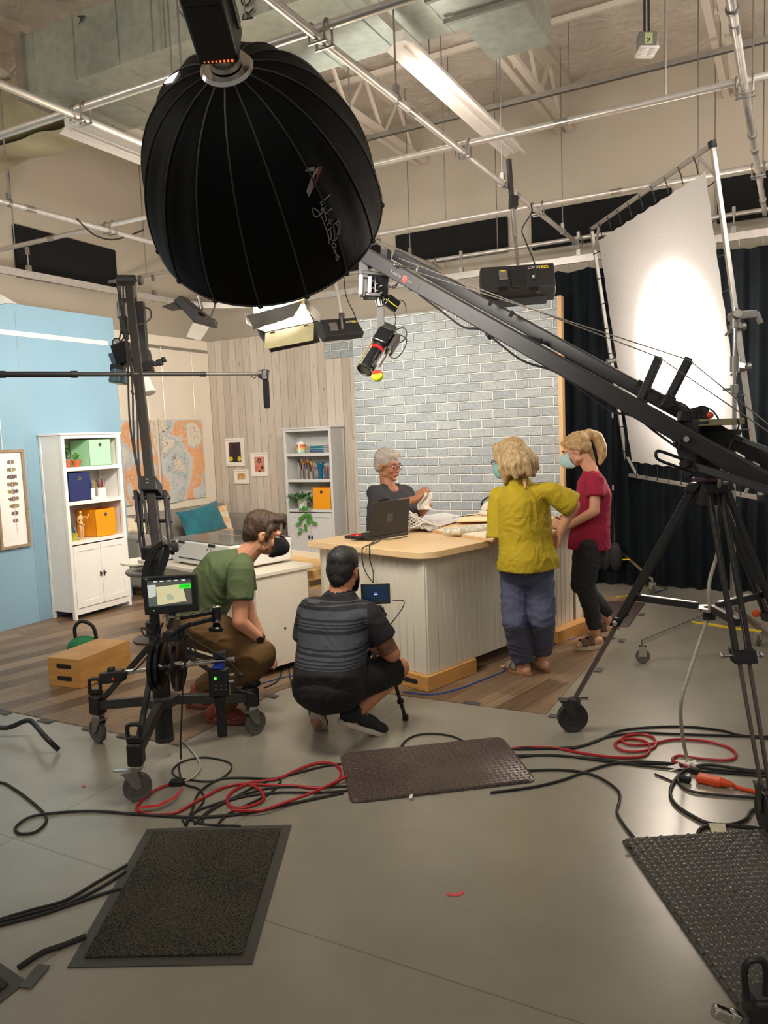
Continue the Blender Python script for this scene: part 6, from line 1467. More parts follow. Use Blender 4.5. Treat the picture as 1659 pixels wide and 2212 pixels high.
# brace link between beams
def onlow(x): 
    t_ = (x - 785) / (1490 - 785); y = lerp(548, 948, t_); return x, y
def dl_(x): return lerp(4.55, 3.51, (x - 785) / 705)
m = MB(); m.bar(pd(1052, 728, dl_(1052) + .03), pd(1085, 700, dl_(1085) + .06), .05, .03, jd); m.bar(pd(1105, 728, dl_(1100) + .03), pd(1170, 742, dl_(1170) + .08), .03, .05, jn); m.build('beam_link', M['jib'], jb, bevel=.004)
for x0, y0, x1, y1 in ((1373, 890, 1424, 772), (1434, 882, 1489, 775)):
    D = dl_(x0) + .02; p = MB().bar(pd(x0, y0, D), pd(x1, y1, D - .02), .05, .034, jd).build('stay_post', M['jib'], jb, bevel=.004)
    m = MB(); ibox(m, x0 + 6, y0 - 12, D - .02, .05, .07, .06, 30); m.build('post_clamp', M['black'], p, bevel=.006)
for A_, B_, C_ in (((862, 558, 4.5), (1424, 772, dl_(1424)), (1700, 960, 3.12)), ((862, 575, 4.5), (1489, 778, dl_(1489)), (1700, 950, 3.12))):
    MB().tube([pd(*A_), pd(*B_), pd(*C_)], .003, 5).build('stay_cable', M['steel'], jb)
for x in (940, 1000, 1068, 1120, 1290, 1340, 1440):
    X_, Y_ = onlow(x); m = MB(); ibox(m, X_ + 4, Y_ + 13, dl_(x), .035, .03, .07, 30); m.build('beam_clip', M['black'], jb, bevel=.004)
for x in (1060, 1105, 1380): 
    m = MB(); yy = lerp(545, 910, (x - 832) / 668) - 16; ibox(m, x, yy, dl_(x) + .06, .02, .025, .04, 30); m.build('beam_clip', M['black'], jb)
P = []
for i, x in enumerate((905, 950, 1000, 1040, 1080, 1130, 1200, 1260, 1320, 1370, 1420, 1470)):
    X_, Y_ = onlow(x); P.append(pd(X_, Y_ + (20 + (i % 3) * 8), dl_(x) - .02))
MB().tube(sp(P, 6), .006, 6).build('arm_cable', M['blackcable'], jb)
MB().tube(sp([pd(1440, 930, 3.51), pd(1455, 955, 3.49), pd(1463, 968, 3.49), pd(1469, 955, 3.49), pd(1468, 950, 3.49)], 6), .004, 6).build('arm_cable', M['blackcable'], jb)
def jtext(body, x, y, size, mm, lift=.027):
    D = dl_(x); t_ = pd(x, y, D) + js * .0; t_ = pl(x, y, a_tip + js * lift, js); return text('lettering', body, size, t_, jd, jn, mm, jb, ext=.0008)
jtext('Kessler Crane', 843, 588, .030, mat('dim_grey_print', (112, 110, 108), .7)); m = MB(); q = pl(874, 603, a_tip + js * .0262, js); m.obox(q, jd * .03, jn * .035, js * .002); m.build('red_mark', M['red'], jb)
q = pl(899, 620, a_tip + js * .0262, js); MB().obox(q, jd * .03, jn * .035, js * .002).build('grey_mark', M['gunmetal'], jb)
m = MB().cyl(pd(855, 573, 4.36), pd(903, 581, 4.36), .006, n=8); m.ball(pd(853, 572, 4.36), .014, 10, 8); m.cyl(pd(900, 588, 4.36), pd(903, 574, 4.36), .008, n=8); m.build('stay_clevis', M['chrome'], jb)
# control tray over the head
ty = pd(1522, 913, 3.60)
MB().obox(ty, jh * .30, js * -.22, Z * .03).build('control_tray', mat('tan_tray', (150, 142, 104), .6), jb, bevel=.004)
MB().obox(ty + js * .111 + jh * .02, jh * .06, js * .003, Z * .012).build('tray_label', M['black'], jb)
for x, w_, h_, mm in ((1478, .05, .05, 'black'), (1495, .022, .06, 'black'), (1507, .03, .07, 'black'), (1521, .03, .065, 'gunmetal')):
    m = MB(); ibox(m, x, 896 + (4 if w_ == .05 else 0), 3.55, w_, h_, .05); m.build('control_module', M[mm], jb, bevel=.004)
MB().ball(pd(1534, 897, 3.47), .016, 12, 8).build('orange_knob', M['orange'], jb)
for pp in ([(1455, 865), (1480, 875), (1494, 892), (1495, 900)], [(1450, 875), (1470, 882), (1480, 900)], [(1506, 890), (1508, 880), (1520, 878), (1540, 888), (1552, 905), (1556, 915)], [(1592, 905), (1596, 920), (1580, 955), (1570, 985)]):
    MB().tube(sp([pd(x, y, 3.48) for x, y in pp], 6), .004, 6).build('control_cable', M['blackcable'], jb)
# white-grey power lead through the tripod to the orange socket
tag(MB().tube(sp([pd(1570, 985, 3.47), pd(1562, 1010, 3.45), pd(1545, 1100, 3.72), pd(1552, 1180, 3.80), hub + V((.0, 0, .12)), hub + V((0, 0, -.02)), pd(1510, 1390, 3.72), pd(1490, 1450, 3.65), pd(1470, 1530, 3.60), fl(1482, 1630, .03), fl(1498, 1656, .014), fl(1510, 1668, .014)], 7), .009, 8).build('power_lead', M['greycable']), 'thick grey power lead hanging through the tripod to the orange socket', 'cable')
MB().ball(pd(1633, 1325, 3.90), .02, 10, 8).build('cord_toggle', M['orange'], jb)
M['strap'] = mat('lilac_grey_strap', (164, 152, 158), .7)
# tip: remote head with hanging camera
T0 = a_tip
MB().prism([pd(777, 532, 4.55), pd(792, 532, 4.55), pd(797, 600, 4.55), pd(773, 600, 4.55)], FW * .05).build('tip_bracket', M['jib'], jb, bevel=.004)
MB().bar(pd(834, 540, 4.6), pd(830, 592, 4.6), .05, .05, jd).build('tip_bracket', M['jib'], jb, bevel=.004)
m = MB(); ibox(m, 812, 597, 4.6, .16, .02, .12, 6); m.build('head_plate', M['black'], jb, bevel=.004)
m = MB(); ibox(m, 818, 622, 4.6, .09, .12, .10, 0, 20); ibox(m, 806, 640, 4.58, .10, .03, .09, 3); m.build('pan_motor', M['blackgloss'], jb, bevel=.008)
m = MB(); ibox(m, 789, 625, 4.58, .035, .11, .08); m.build('battery', M['black'], jb, bevel=.006)
for x in (780, 799): 
    m = MB(); ibox(m, x, 618, 4.56, .026, .10 if x == 799 else .12, .08, 2); m.build('battery_strap', M['strap'], jb, bevel=.01)
m = MB(); 
for i in range(7): m.ball(pd(805 + (i % 3) * 9, 608 + i * 5, 4.54), .008, 6, 5)
m.build('connectors', M['chrome'], jb)
MB().cyl(pd(818, 645, 4.6), pd(821, 662, 4.6), .022, n=12).build('drop_joint', M['chrome'], jb)
MB().bar(pd(821, 655, 4.6), pd(823, 712, 4.6), .012, .045, RT).build('drop_arm', M['gunmetal'], jb, bevel=.002)
for pp in ([(838, 622), (850, 618), (862, 610), (872, 606)], [(838, 615), (850, 622), (858, 616)], [(876, 612), (885, 625), (905, 632), (912, 637)]):
    MB().tube(sp([pd(x, y, 4.52) for x, y in pp], 5), .004, 6).build('head_cable', M['blackcable'], jb)
# small monitor lamp on the head
m = MB(); ibox(m, 846, 655, 4.62, .085, .07, .05, 32, 25); m.build('field_monitor', M['blackgloss'], jb, bevel=.006)
m = MB()
for k in (-1, 0, 1): ibox(m, 846 + k * 5, 655 + k * 3.2, 4.592, .05, .004, .004, 32 + 90 * 0, 25)
m.build('yellow_print', M['yellow'], jb)
MB().tube(sp([pd(858, 648, 4.6), pd(870, 650, 4.6), pd(876, 660, 4.6), pd(877, 676, 4.6)], 6), .003, 5).build('head_cable', M['blackcable'], jb)
MB().tube(sp([pd(850, 670, 4.6), pd(855, 690, 4.6), pd(852, 705, 4.6), pd(848, 715, 4.6)], 6), .003, 5).build('head_cable', M['blackcable'], jb)
# the camera itself
DC = 4.6; cam_c = pd(828, 735, DC); ldir = (pd(785, 803, DC - .10) - cam_c).normalized(); cs_ = RT - ldir * RT.dot(ldir); cs_.normalize(); cu_ = ldir.cross(cs_)
cm = thing('hanging_camera', 'black cinema camera with red ringed lens hanging from crane tip', 'camera', cam_c)
MB().obox(cam_c, cs_ * .10, cu_ * .11, ldir * .11).build('camera_body', M['blackgloss'], cm, bevel=.012)
MB().obox(cam_c - ldir * .075, cs_ * .085, cu_ * .09, ldir * .05).build('battery', M['black'], cm, bevel=.008)
MB().lathe(cam_c + ldir * .05, ldir, [(.04, 0), (.042, .02)], 24).build('lens_mount', M['black'], cm)
MB().lathe(cam_c + ldir * .07, ldir, [(.039, 0), (.041, .003), (.041, .016), (.039, .018)], 24).build('red_ring', mat('red_anodised_ring', (214, 24, 30), .3), cm)
MB().lathe(cam_c + ldir * .088, ldir, [(.037, 0), (.039, .02), (.036, .022), (.039, .045), (.039, .10), (.036, .103), (.040, .106), (.040, .14)], 24).build('lens_barrel', M['blackgloss'], cm)
MB().lathe(cam_c + ldir * .228, ldir, [(.040, 0), (.047, .006), (.049, .02), (.042, .022), (.038, .012), (.0, .012)], 26).build('lens_front', M['black'], cm)
MB().cyl(cam_c + ldir * .236, cam_c + ldir * .242, .038, n=22).build('lens_glass', mat('coated_lens_glass', (66, 62, 44), .1), cm)
for sg in (1, .6):
    MB().cyl(cam_c + cs_ * .075 * sg + cu_ * .02 - ldir * .06, cam_c + cs_ * .075 * sg + cu_ * .02 + ldir * .20, .0075, n=10).build('rail_rod', M['chrome'], cm)
MB().obox(cam_c + cs_ * .07 + ldir * .0, cs_ * .03, cu_ * .07, ldir * .12).build('base_plate', M['gunmetal'], cm, bevel=.004)
MB().cyl(cam_c - cs_ * .055 + ldir * .03, cam_c - cs_ * .05 + ldir * .24, .004, n=8).build('side_rod', mat('brass_rod', (212, 176, 110), .3, .8), cm)
MB().obox(cam_c + cs_ * .03 + ldir * .19, cs_ * .03, cu_ * .05, ldir * .05).build('focus_motor', M['black'], cm, bevel=.004)
MB().ball(cam_c + cs_ * .052 - ldir * .03 - cu_ * .03, .01, 8, 6).build('record_light', mat('tally_glow', (255, 140, 120), .4, emit=2, ecol=(255, 90, 70)), cm)
MB().tube(sp([cam_c + cs_ * .05 - ldir * .08, cam_c + cs_ * .12 - ldir * .07, cam_c + cs_ * .14 + ldir * .02, cam_c + cs_ * .12 + ldir * .09, cam_c + cs_ * .07 + ldir * .08], 6), .0035, 6).build('loop_cable', M['blackcable'], cm)
MB().tube(sp([cam_c + cs_ * .02 - ldir * .09, cam_c + cs_ * .07 - ldir * .14, cam_c + cs_ * .11 - ldir * .09, cam_c + cs_ * .10 - ldir * .03], 6), .0035, 6).build('loop_cable', M['blackcable'], cm)
tb = pd(815, 812, DC - .12); tn = thing('tennis_ball', 'yellow and red tennis ball stuck on the end of camera rod', 'ball', tb)
MB().ball(tb, .0345, 20, 14).build('yellow_half', mat('yellow_felt', (216, 226, 40), .9, bump=.2, bscale=300), tn)
def shell(u, v):
    a = u * 2 * math.pi; p = v * math.pi * .52 + .35 * math.sin(a * 2) * v; ax1 = (UP * .85 + RT * .1 + FW * .45).normalized(); ax2 = ax1.orthogonal().normalized(); ax3 = ax1.cross(ax2)
    return tb + (ax1 * math.cos(p) + (ax2 * math.cos(a) + ax3 * math.sin(a)) * math.sin(p)) * .0351
MB().grid(shell, 28, 10).build('red_half', mat('red_felt', (196, 36, 28), .9, bump=.2, bscale=300), tn)

# ================================================================== SMALL CRANE ON A DOLLY (left)
WL = [fl(213, 1603), fl(553, 1585), fl(299, 1728)]
DCN = V((-2.93, 2.90, 0)); cr = thing('camera_dolly', 'small black camera crane on a three wheeled dolly at left', 'camera dolly', DCN)
MB().cyl(DCN + Z * .09, DCN + Z * .70, .046, n=24).build('column', M['black'], cr)
MB().cyl(DCN + Z * .085, DCN + Z * .11, .05, n=24).build('column_foot', M['gunmetal'], cr)
MB().cyl(DCN + Z * .68, DCN + Z * 1.08, .036, n=20).build('inner_column', M['black'], cr)
MB().cyl(DCN + Z * .66, DCN + Z * .73, .058, n=20).build('column_collar', M['black'], cr)
MB().lathe(DCN + Z * .28, Z, [(.05, 0), (.09, .0), (.09, .045), (.05, .05)], 6).build('hub_casting', M['gunmetal'], cr)
for i, w in enumerate(WL):
    w = V((w.x, w.y, 0)); d = (w - DCN).normalized(); s = V((-d.y, d.x, 0)); hd_ = w - d * .015
    lg = MB().bar(DCN + d * .05 + Z * .30, hd_ + Z * .215, .042, .05).build('leg', M['gunmetal'], cr, bevel=.004)
    MB().bar(DCN + d * .05 + Z * .60, hd_ - d * .06 + Z * .27, .026, .026).build('brace', M['gunmetal'], lg, bevel=.003)
    MB().obox(hd_ + Z * .22, d * .075, s * .07, Z * .11).build('wheel_block', M['black'], lg, bevel=.012)
    MB().obox(hd_ + Z * .155, d * .05, s * .05, Z * .03).build('swivel', M['chrome'], lg, bevel=.006)
    q = hd_ + Z * .275 + d * .01
    r2 = s if i != 2 else (RT - Z * RT.z).normalized()
    r2 = (RT - Z * RT.z).normalized()
    MB().tube(sp([q - r2 * .026, q - r2 * .03 + Z * .06, q - r2 * .022 + Z * .085, q + r2 * .022 + Z * .085, q + r2 * .03 + Z * .06, q + r2 * .026], 4), .010, 8).build('clip_handle', M['black'], lg)
    m = MB().obox(q + Z * .015, r2 * .07, d * .03, Z * .03); m.build('clip_base', M['black'], lg, bevel=.005)
    fd = (Matrix.Rotation((.9, -.7, -1.2)[i], 3, 'Z') @ FW); fd.z = 0
    caster(lg, w, fd, .066, .032, M['tyre'], 'chrome')
    if i == 2: MB().obox(w + Z * .145 - r2 * .07, r2 * .07, d * .02, Z * .008).build('brake_lever', M['chrome'], lg)
# the swinging arm
def arm(x, y):
    t_ = (1455 - y) / (1455 - 603); return pd(x, y, lerp(3.70, 5.35, t_))
A0 = pd(368, 1452, 3.70); A1 = pd(277, 603, 5.35); adir = (A1 - A0).normalized()
def ao(y): return A0 + (A1 - A0) * ((lambda D, : 0)(0) or _t(y))
def _t(y):
    lo, hi = 0.0, 1.0
    for _ in range(40):
        m_ = (lo + hi) / 2; P = A0 + (A1 - A0) * m_; d = P - EYE; yy = CY - F * d.dot(UP) / d.dot(FW)
        if yy > y: lo = m_
        else: hi = m_
    return lo
armo = MB().bar(A0, A1, .038, .05, RT).build('arm_beam', mat('brown_grey_anodised', (44, 40, 38), .4, .2), cr, bevel=.003)
fa = -FW - adir * (-FW).dot(adir); fa.normalize()
MB().bar(ao(1450) + fa * .024, ao(1225) + fa * .024, .03, .004, fa).build('arm_face_highlight', mat('warm_highlight_metal', (226, 196, 164), .12, 1), cr)  # bright strip laid on the arm for the highlight along its flat face
# second tube of the parallelogram, beside it
MB().bar(ao(1180) - RT * .0 + adir.cross(RT).normalized() * .09, A1 + adir.cross(RT).normalized() * .07, .03, .03, RT).build('parallel_tube', M['black'], cr, bevel=.003)
# pivot fork
for s_ in (-1, 1):
    MB().bar(ao(1195) + RT * .075 * s_, ao(1062) + RT * .082 * s_, .022, .05, fa).build('pivot_cheek', M['black'], cr, bevel=.008)
    for y in (1075, 1125, 1168): MB().cyl(ao(y) + RT * .07 * s_, ao(y) + RT * .105 * s_, .010, n=10).build('pivot_bolt', M['chrome'], cr)
for y in (1075, 1125): MB().cyl(ao(y) - RT * .085, ao(y) + RT * .085, .011, n=10).build('pivot_axle', M['black'], cr)
m = MB(); m.obox(ao(1052), RT * .105, adir * .10, fa * .09); m.build('arm_collar', M['black'], cr, bevel=.006)
for y in (1046, 1054): MB().ball(ao(y) + fa * .047, .007, 8, 6).build('collar_bolt', M['chrome'], cr)
MB().cyl(DCN + Z * 1.06, DCN + Z * 1.12, .055, n=18).build('pan_base', M['black'], cr)
MB().lathe(ao(1180) + RT * .082, Z, [(.03, -.03), (.034, -.02), (.034, .01), (.03, .02)], 14).build('drag_knob', M['gunmetal'], cr)
# weights and threaded bar
wc = ao(1432)
for off, r_ in ((-.062, .135), (-.035, .125), (.048, .135)):
    MB().lathe(wc + RT * off - RT * .011, RT, [(.015, 0), (.05, 0), (.055, .004), (r_ * .8, .002), (r_ * .86, -.003), (r_, .002), (r_, .02), (r_ * .86, .025), (.05, .022), (.015, .022)], 36).build('weight_plate', M['blackgloss'], cr)
tb0, tb1 = pd(268, 1452, 3.72), pd(508, 1423, 3.66)
MB().tube([lerp(tb0, tb1, i / 60) for i in range(61)], [.011 + (.0016 if i % 2 else 0) for i in range(61)], 10).build('weight_bar', M['chrome'], cr)
for x in (330, 392): 
    q = lerp(tb0, tb1, (x - 268) / 240); MB().cyl(q - RT * .012, q + RT * .012, .022, n=6).build('bar_nut', M['chrome'], cr)
m = MB(); ibox(m, 245, 1461, 3.7, .11, .055, .06, -8); ibox(m, 240, 1447, 3.7, .03, .03, .04); m.build('remote_grip', M['black'], cr, bevel=.008)
MB().cyl(pd(228, 1463, 3.7), pd(215, 1461, 3.7), .018, n=12).build('grip_dial', M['gunmetal'], cr)
MB().cyl(pd(244, 1467, 3.665), pd(244, 1467, 3.655), .007, n=10).build('record_button', M['red'], cr)
# wireless transmitter hanging on the bar with a handle below
m = MB(); ibox(m, 474, 1415, 3.66, .055, .035, .05, -6); m.build('bar_clamp', M['black'], cr, bevel=.006)
m = MB(); ibox(m, 473, 1439, 3.66, .05, .016, .05, 0); m.build('blue_strap', M['blue'], cr)
m = MB(); ibox(m, 474, 1474, 3.66, .095, .14, .045, -2); m.build('transmitter', M['blackgloss'], cr, bevel=.01)
m = MB(); ibox(m, 465, 1466, 3.636, .010, .014, .004); m.build('green_led', mat('green_led', (70, 255, 60), .4, emit=2.0, ecol=(60, 255, 40)), cr)
m = MB()
for x in (466, 478, 488):
    for y in (1481, 1489): ibox(m, x, y, 3.636, .010, .003, .002)
m.build('panel_print', M['steel'], cr)
MB().cyl(pd(474, 1505, 3.66), pd(476, 1520, 3.66), .03, .026, 14).build('grip_neck', M['black'], cr)
MB().cyl(pd(476, 1518, 3.66), pd(481, 1590, 3.66), .023, n=16).build('foam_grip', M['rubber'], cr)
for y in (1458, 1472): MB().cyl(pd(496, y, 3.66), pd(506, y - 1, 3.66), .007, n=8).build('socket', M['chrome'], cr)
for x, y in ((519, 1459), (515, 1489)):
    m = MB(); ibox(m, x, y, 3.66, .03, .022, .022, -5); m.build('cable_plug', M['black'], cr, bevel=.004)
for pp in ([(519, 1459), (505, 1440), (480, 1418), (430, 1390), (400, 1372)], [(515, 1490), (530, 1495), (548, 1500), (552, 1512)], [(352, 1345), (330, 1400), (300, 1440), (285, 1450)], [(395, 1360), (402, 1400), (400, 1430), (395, 1480), (392, 1560), (390, 1600), (391, 1640)], [(340, 1340), (328, 1365), (318, 1360), (306, 1357), (312, 1372), (332, 1378)], [(400, 1375), (412, 1398), (408, 1420), (398, 1405), (400, 1380)], [(405, 1370), (420, 1400), (425, 1420), (415, 1410), (404, 1385)]):
    MB().tube(sp([pd(x, y, 3.62) for x, y in pp], 6), .0042, 6).build('loose_cable', M['blackcable'], cr)
# cable bundle along the arm and coiled loops at the pivot
for k in range(3):
    P = [ao(y) + fa * (.03 + .006 * k) - RT * (.03 + .012 * k + .012 * math.sin(y * .02 + k)) for y in (620, 680, 740, 800, 860, 920, 980, 1040, 1100, 1160)]
    MB().tube(sp(P, 4), .0055, 6).build('arm_cable', M['blackcable'], cr)
for k in range(5):
    P = [pd(x + k * 2.2, y + k * 1.5, 3.78 - k * .012) for x, y in ((352, 1170), (335, 1180), (318, 1205), (308, 1245), (310, 1290 - k * 12), (322, 1275), (338, 1240), (352, 1205), (356, 1185))]
    MB().tube(sp(P, 6, True), .0055, 6, True).build('cable_coil', M['blackcable'], cr)
MB().bar(pd(352, 1172, 3.72), pd(322, 1192, 3.74), .02, .006, FW).build('velcro_tie', M['gunmetal'], cr)
# monitor on the dolly
DM = 3.42
mo_ = [pd(305, 1247, DM + .02), pd(422, 1240, DM - .02), pd(427, 1320, DM - .02), pd(312, 1330, DM + .02)]
mn = thing('field_monitor', 'black field monitor on the dolly showing a printed sheet', 'monitor', sum(mo_, V((0, 0, 0))) / 4)
mnN = (mo_[1] - mo_[0]).cross(mo_[3] - mo_[0]).normalized(); mnN = mnN if mnN.dot(FW) < 0 else -mnN
MB().prism(mo_, -mnN * .03).build('housing', M['black'], mn, bevel=.006)
def mq(u, v, off=.001): return lerp(lerp(mo_[0], mo_[1], u), lerp(mo_[3], mo_[2], u), v) + mnN * off
def mquad(nm, poly_, c, off, e=.75):
    P = [mq(u, v, off) for u, v in poly_]; MB().add(P, [tuple(range(len(P)))[::-1]]).build(nm, mat('screen_' + nm, c, .4, var=.06, scale=30, emit=e), mn)
mquad('screen', [(.10, .11), (.91, .11), (.91, .80), (.10, .80)], (66, 72, 70), .001, .5)
mquad('screen_backdrop', [(.10, .16), (.91, .16), (.91, .76), (.10, .76)], (92, 92, 84), .0014, .5)
mquad('screen_sheet', [(.26, .28), (.75, .24), (.81, .70), (.27, .76)], (206, 200, 156), .0018)
mquad('screen_hand_area', [(.10, .22), (.26, .22), (.25, .52), (.11, .56)], (196, 200, 190), .0018)
mquad('screen_floor_area', [(.11, .58), (.26, .54), (.27, .77), (.11, .77)], (96, 104, 100), .0018, .5)
mquad('screen_green_box', [(.69, .24), (.91, .24), (.91, .37), (.69, .37)], (40, 220, 40), .0024, .9)
mquad('screen_green_line', [(.71, .29), (.88, .29), (.88, .31), (.71, .31)], (20, 120, 30), .0028, .5)
mquad('screen_stain', [(.45, .50), (.52, .46), (.60, .62), (.46, .66)], (168, 174, 150), .0024)
for u in (.22, .34, .48, .60, .74): mquad('screen_readout', [(u, .125), (u + .07, .125), (u + .07, .15), (u, .15)], (220, 220, 214), .002, .9)
text('lettering', 'ikan', .008, mq(.07, .075, .0012), mo_[1] - mo_[0], mo_[0] - mo_[3], M['inkw'], mn)
MB().ball(mq(.19, .89, .002), .002, 6, 4).build('power_led', mat('green_led_small', (150, 255, 120), .4, emit=2), mn)
m = MB()
for u in (.45, .53, .61, .69, .77, .85): m.obox(mq(u, .90, .001), (mo_[1] - mo_[0]).normalized() * .008, (mo_[0] - mo_[3]).normalized() * .004, mnN * .003)
m.build('buttons', M['gunmetal'], mn)
MB().cyl(pd(372, 1328, 3.45), pd(365, 1352, 3.6), .016, n=12).build('monitor_foot', M['chrome'], mn)
# friction arm
fr = thing('friction_arm', 'black jointed friction arm holding the field monitor on dolly', 'arm', pd(470, 1335, 3.55))
for a_, b_ in (((388, 1335), (462, 1322)), ((400, 1352), (462, 1336))): MB().cyl(pd(*a_, 3.55), pd(*b_, 3.5), .011, n=10).build('arm_rod', M['blackgloss'], fr)
for x, y in ((386, 1334), (458, 1322), (458, 1337)): MB().cyl(pd(x - 3, y + .5, 3.52), pd(x + 4, y - .6, 3.52), .014, n=10).build('rod_ferrule', M['chrome'], fr)
MB().cyl(pd(468, 1312, 3.52), pd(468, 1340, 3.52), .022, n=14).build('joint', M['black'], fr)
MB().ball(pd(468, 1311, 3.52), (.02, .02, .008), 12, 6).build('joint_cap', M['chrome'], fr)
MB().cyl(pd(468, 1338, 3.52), pd(468, 1350, 3.5), .018, n=12).build('joint_stem', M['black'], fr)
MB().lathe(pd(467, 1359, 3.5), UP, [(.012, -.012), (.03, -.01), (.034, -.004), (.034, .006), (.028, .012), (.012, .014)], 10).build('star_knob', M['blackgloss'], fr)
m = MB(); ibox(m, 372, 1374, 3.6, .08, .045, .06, 0); ibox(m, 395, 1362, 3.6, .04, .06, .05, 10); m.build('clamp_block', M['black'], fr, bevel=.006)
for a_, b_ in (((360, 1378), (400, 1352)), ((398, 1350), (400, 1375))): MB().cyl(pd(*a_, 3.58), pd(*b_, 3.56), .010, n=8).build('arm_rod', M['black'], fr)
# camera rig hanging at the top of the arm
DT = 5.33
rg = thing('overhead_camera', 'overhead camera rig hanging from the top of the dolly arm', 'camera', A1)
MB().cyl(pd(255, 606, DT), pd(292, 606, DT), .038, n=18).build('tilt_cylinder', M['black'], rg)
MB().cyl(pd(292, 606, DT), pd(301, 606, DT), .008, n=8).build('knob_stem', M['chrome'], rg); MB().cyl(pd(300, 606, DT), pd(307, 606, DT), .033, n=10).build('knob', M['gunmetal'], rg)
for x in (257, 291): MB().bar(pd(x, 612, DT), pd(x + 3, 650, DT), .022, .012, FW).build('hanger_plate', M['steel'], rg)
MB().bar(pd(256, 650, DT), pd(296, 648, DT), .02, .03, UP).build('cross_plate', M['black'], rg)
MB().prism([pd(289, 651, DT - .06), pd(309, 650, DT - .06), pd(317, 755, DT - .12), pd(296, 757, DT - .12)], FW * .05).build('upright_slab', M['black'], rg, bevel=.004)
MB().prism([pd(291.5, 682, DT - .078), pd(311.2, 682, DT - .078), pd(311.6, 687, DT - .08), pd(292, 687, DT - .08)], FW * .01).build('blue_tape', M['blue'], rg)
MB().tube(sp([pd(311, 664, DT - .05), pd(323, 668, DT - .05), pd(327, 682, DT - .06), pd(318, 694, DT - .08), pd(292, 704, DT - .1)], 6), .006, 7).build('slab_cable', M['blackcable'], rg)
MB().prism([pd(300, 752, DT - .16), pd(318, 752, DT - .16), pd(328, 800, DT - .18), pd(304, 803, DT - .18)], FW * .08).build('gear_head', M['black'], rg, bevel=.008)
MB().cyl(pd(318, 790, DT - .18), pd(318, 790, DT - .21), .032, n=18).build('gear_knob', M['blackgloss'], rg)
m = MB(); 
for i in range(5): ibox(m, 255 + i * 3.6, 671, DT - .02, .008, .11, .05, -4)
m.build('heat_sink', M['steel'], rg)
m = MB(); ibox(m, 269, 703, DT - .03, .05, .12, .06, -6); ibox(m, 272, 725, DT - .03, .03, .05, .04, -6); m.build('receiver_box', M['black'], rg, bevel=.005)
m = MB(); ibox(m, 268, 766, DT - .05, .12, .15, .12, -18); ibox(m, 268, 745, DT - .05, .06, .04, .05, -10); m.build('camera_body', M['blackgloss'], rg, bevel=.012)
m = MB(); ibox(m, 247, 777, DT - .1, .05, .10, .015, -22); m.build('side_screen', mat('bluish_screen', (70, 92, 110), .15), rg, bevel=.003)
m = MB(); ibox(m, 255, 797, DT - .08, .09, .05, .07, 8); m.build('accessory', M['black'], rg, bevel=.006)
MB().lathe(pd(258, 800, DT - .08), -UP - RT * .1, [(.055, 0), (.06, .04), (.065, .085), (.058, .09)], 20).build('lens_hood', mat('blue_grey_hood', (88, 116, 130), .3), rg)
MB().lathe(pd(312, 815, DT - .1), (pd(323, 848, DT - .12) - pd(312, 815, DT - .1)), [(.032, 0), (.036, .05), (.036, .07), (.042, .09), (.042, .12), (.03, .122)], 18).build('white_lens', M['whitesteel'], rg)
m = MB(); ibox(m, 332, 785, DT - .15, .05, .03, .03, 20); ibox(m, 345, 783, DT - .15, .04, .04, .04, -15); ibox(m, 354, 777, DT - .15, .025, .035, .03, -25); m.build('arm_clamp', M['black'], rg, bevel=.006)
for pp in ([(262, 708), (260, 722), (258, 734), (262, 737), (268, 728)], [(247, 752), (243, 740), (248, 732), (257, 732)], [(266, 738), (268, 748)]):
    MB().tube(sp([pd(x, y, DT - .08) for x, y in pp], 6), .005, 6).build('loop_cable', M['blackcable'], rg)
for a_, b_ in (((283, 855), (281, 850)),): 
    m = MB(); ibox(m, 286, 848, 4.6, .03, .012, .012, 60); m.build('cable_clip', M['black'], rg)

# ================================================================== BOOM POLE
bs = fl(-85, 1600); bs = V((bs.x, bs.y, 0)); zb2 = pd(-85, 809, dep(bs)).z
bst = thing('boom_stand', 'black stand at the left edge with its foot on the floor', 'stand', bs)
MB().cyl(bs + Z * .05, bs + Z * (zb2 - .03), .016, n=12).build('stand_tube', M['black'], bst)
f1, f2 = fl(127, 1620), pd(62, 1556, dep(fl(62, 1600)) )
MB().tube(sp([bs + Z * .2, pd(0, 1572, dep(bs) + .02), pd(55, 1557, dep(bs)), pd(72, 1562, dep(bs) - .02), fl(98, 1592, .09), fl(126, 1619, .014)], 5), .014, 10).build('leg', M['black'], bst)
for a in (2.4, 4.2): MB().tube(sp([bs + Z * .2, bs + V((math.cos(a) * .4, math.sin(a) * .4, .18)), bs + V((math.cos(a) * .6, math.sin(a) * .6, .014))], 5), .014, 10).build('leg', M['black'], bst)
MB().obox(bs + Z * zb2, RT * .04, FW * .05, Z * .06).build('boom_clamp', M['black'], bst, bevel=.006)
bp0 = pd(-85, 809, dep(bs)); bp1 = pd(566, 808, 5.15); bdir = (bp1 - bp0)
bp = thing('boom_pole', 'long telescopic boom pole reaching in from the left edge', 'boom pole', bp0)
def bxx(x): 
    f = (x + 85) / 651.0; lo, hi = 0., 1.
    for _ in range(40):
        m_ = (lo + hi) / 2; d = bp0 + bdir * m_ - EYE; xx = CX + F * d.dot(RT) / d.dot(FW)
        if xx < x: lo = m_
        else: hi = m_
    return bp0 + bdir * lo
MB().cyl(bxx(-85), bxx(162), .0175, n=14).build('pole_section', M['black'], bp); MB().cyl(bxx(160), bxx(440), .0135, n=14).build('pole_section', M['gunmetal'], bp); MB().cyl(bxx(438), bxx(560), .010, n=14).build('pole_section', M['steel'], bp)
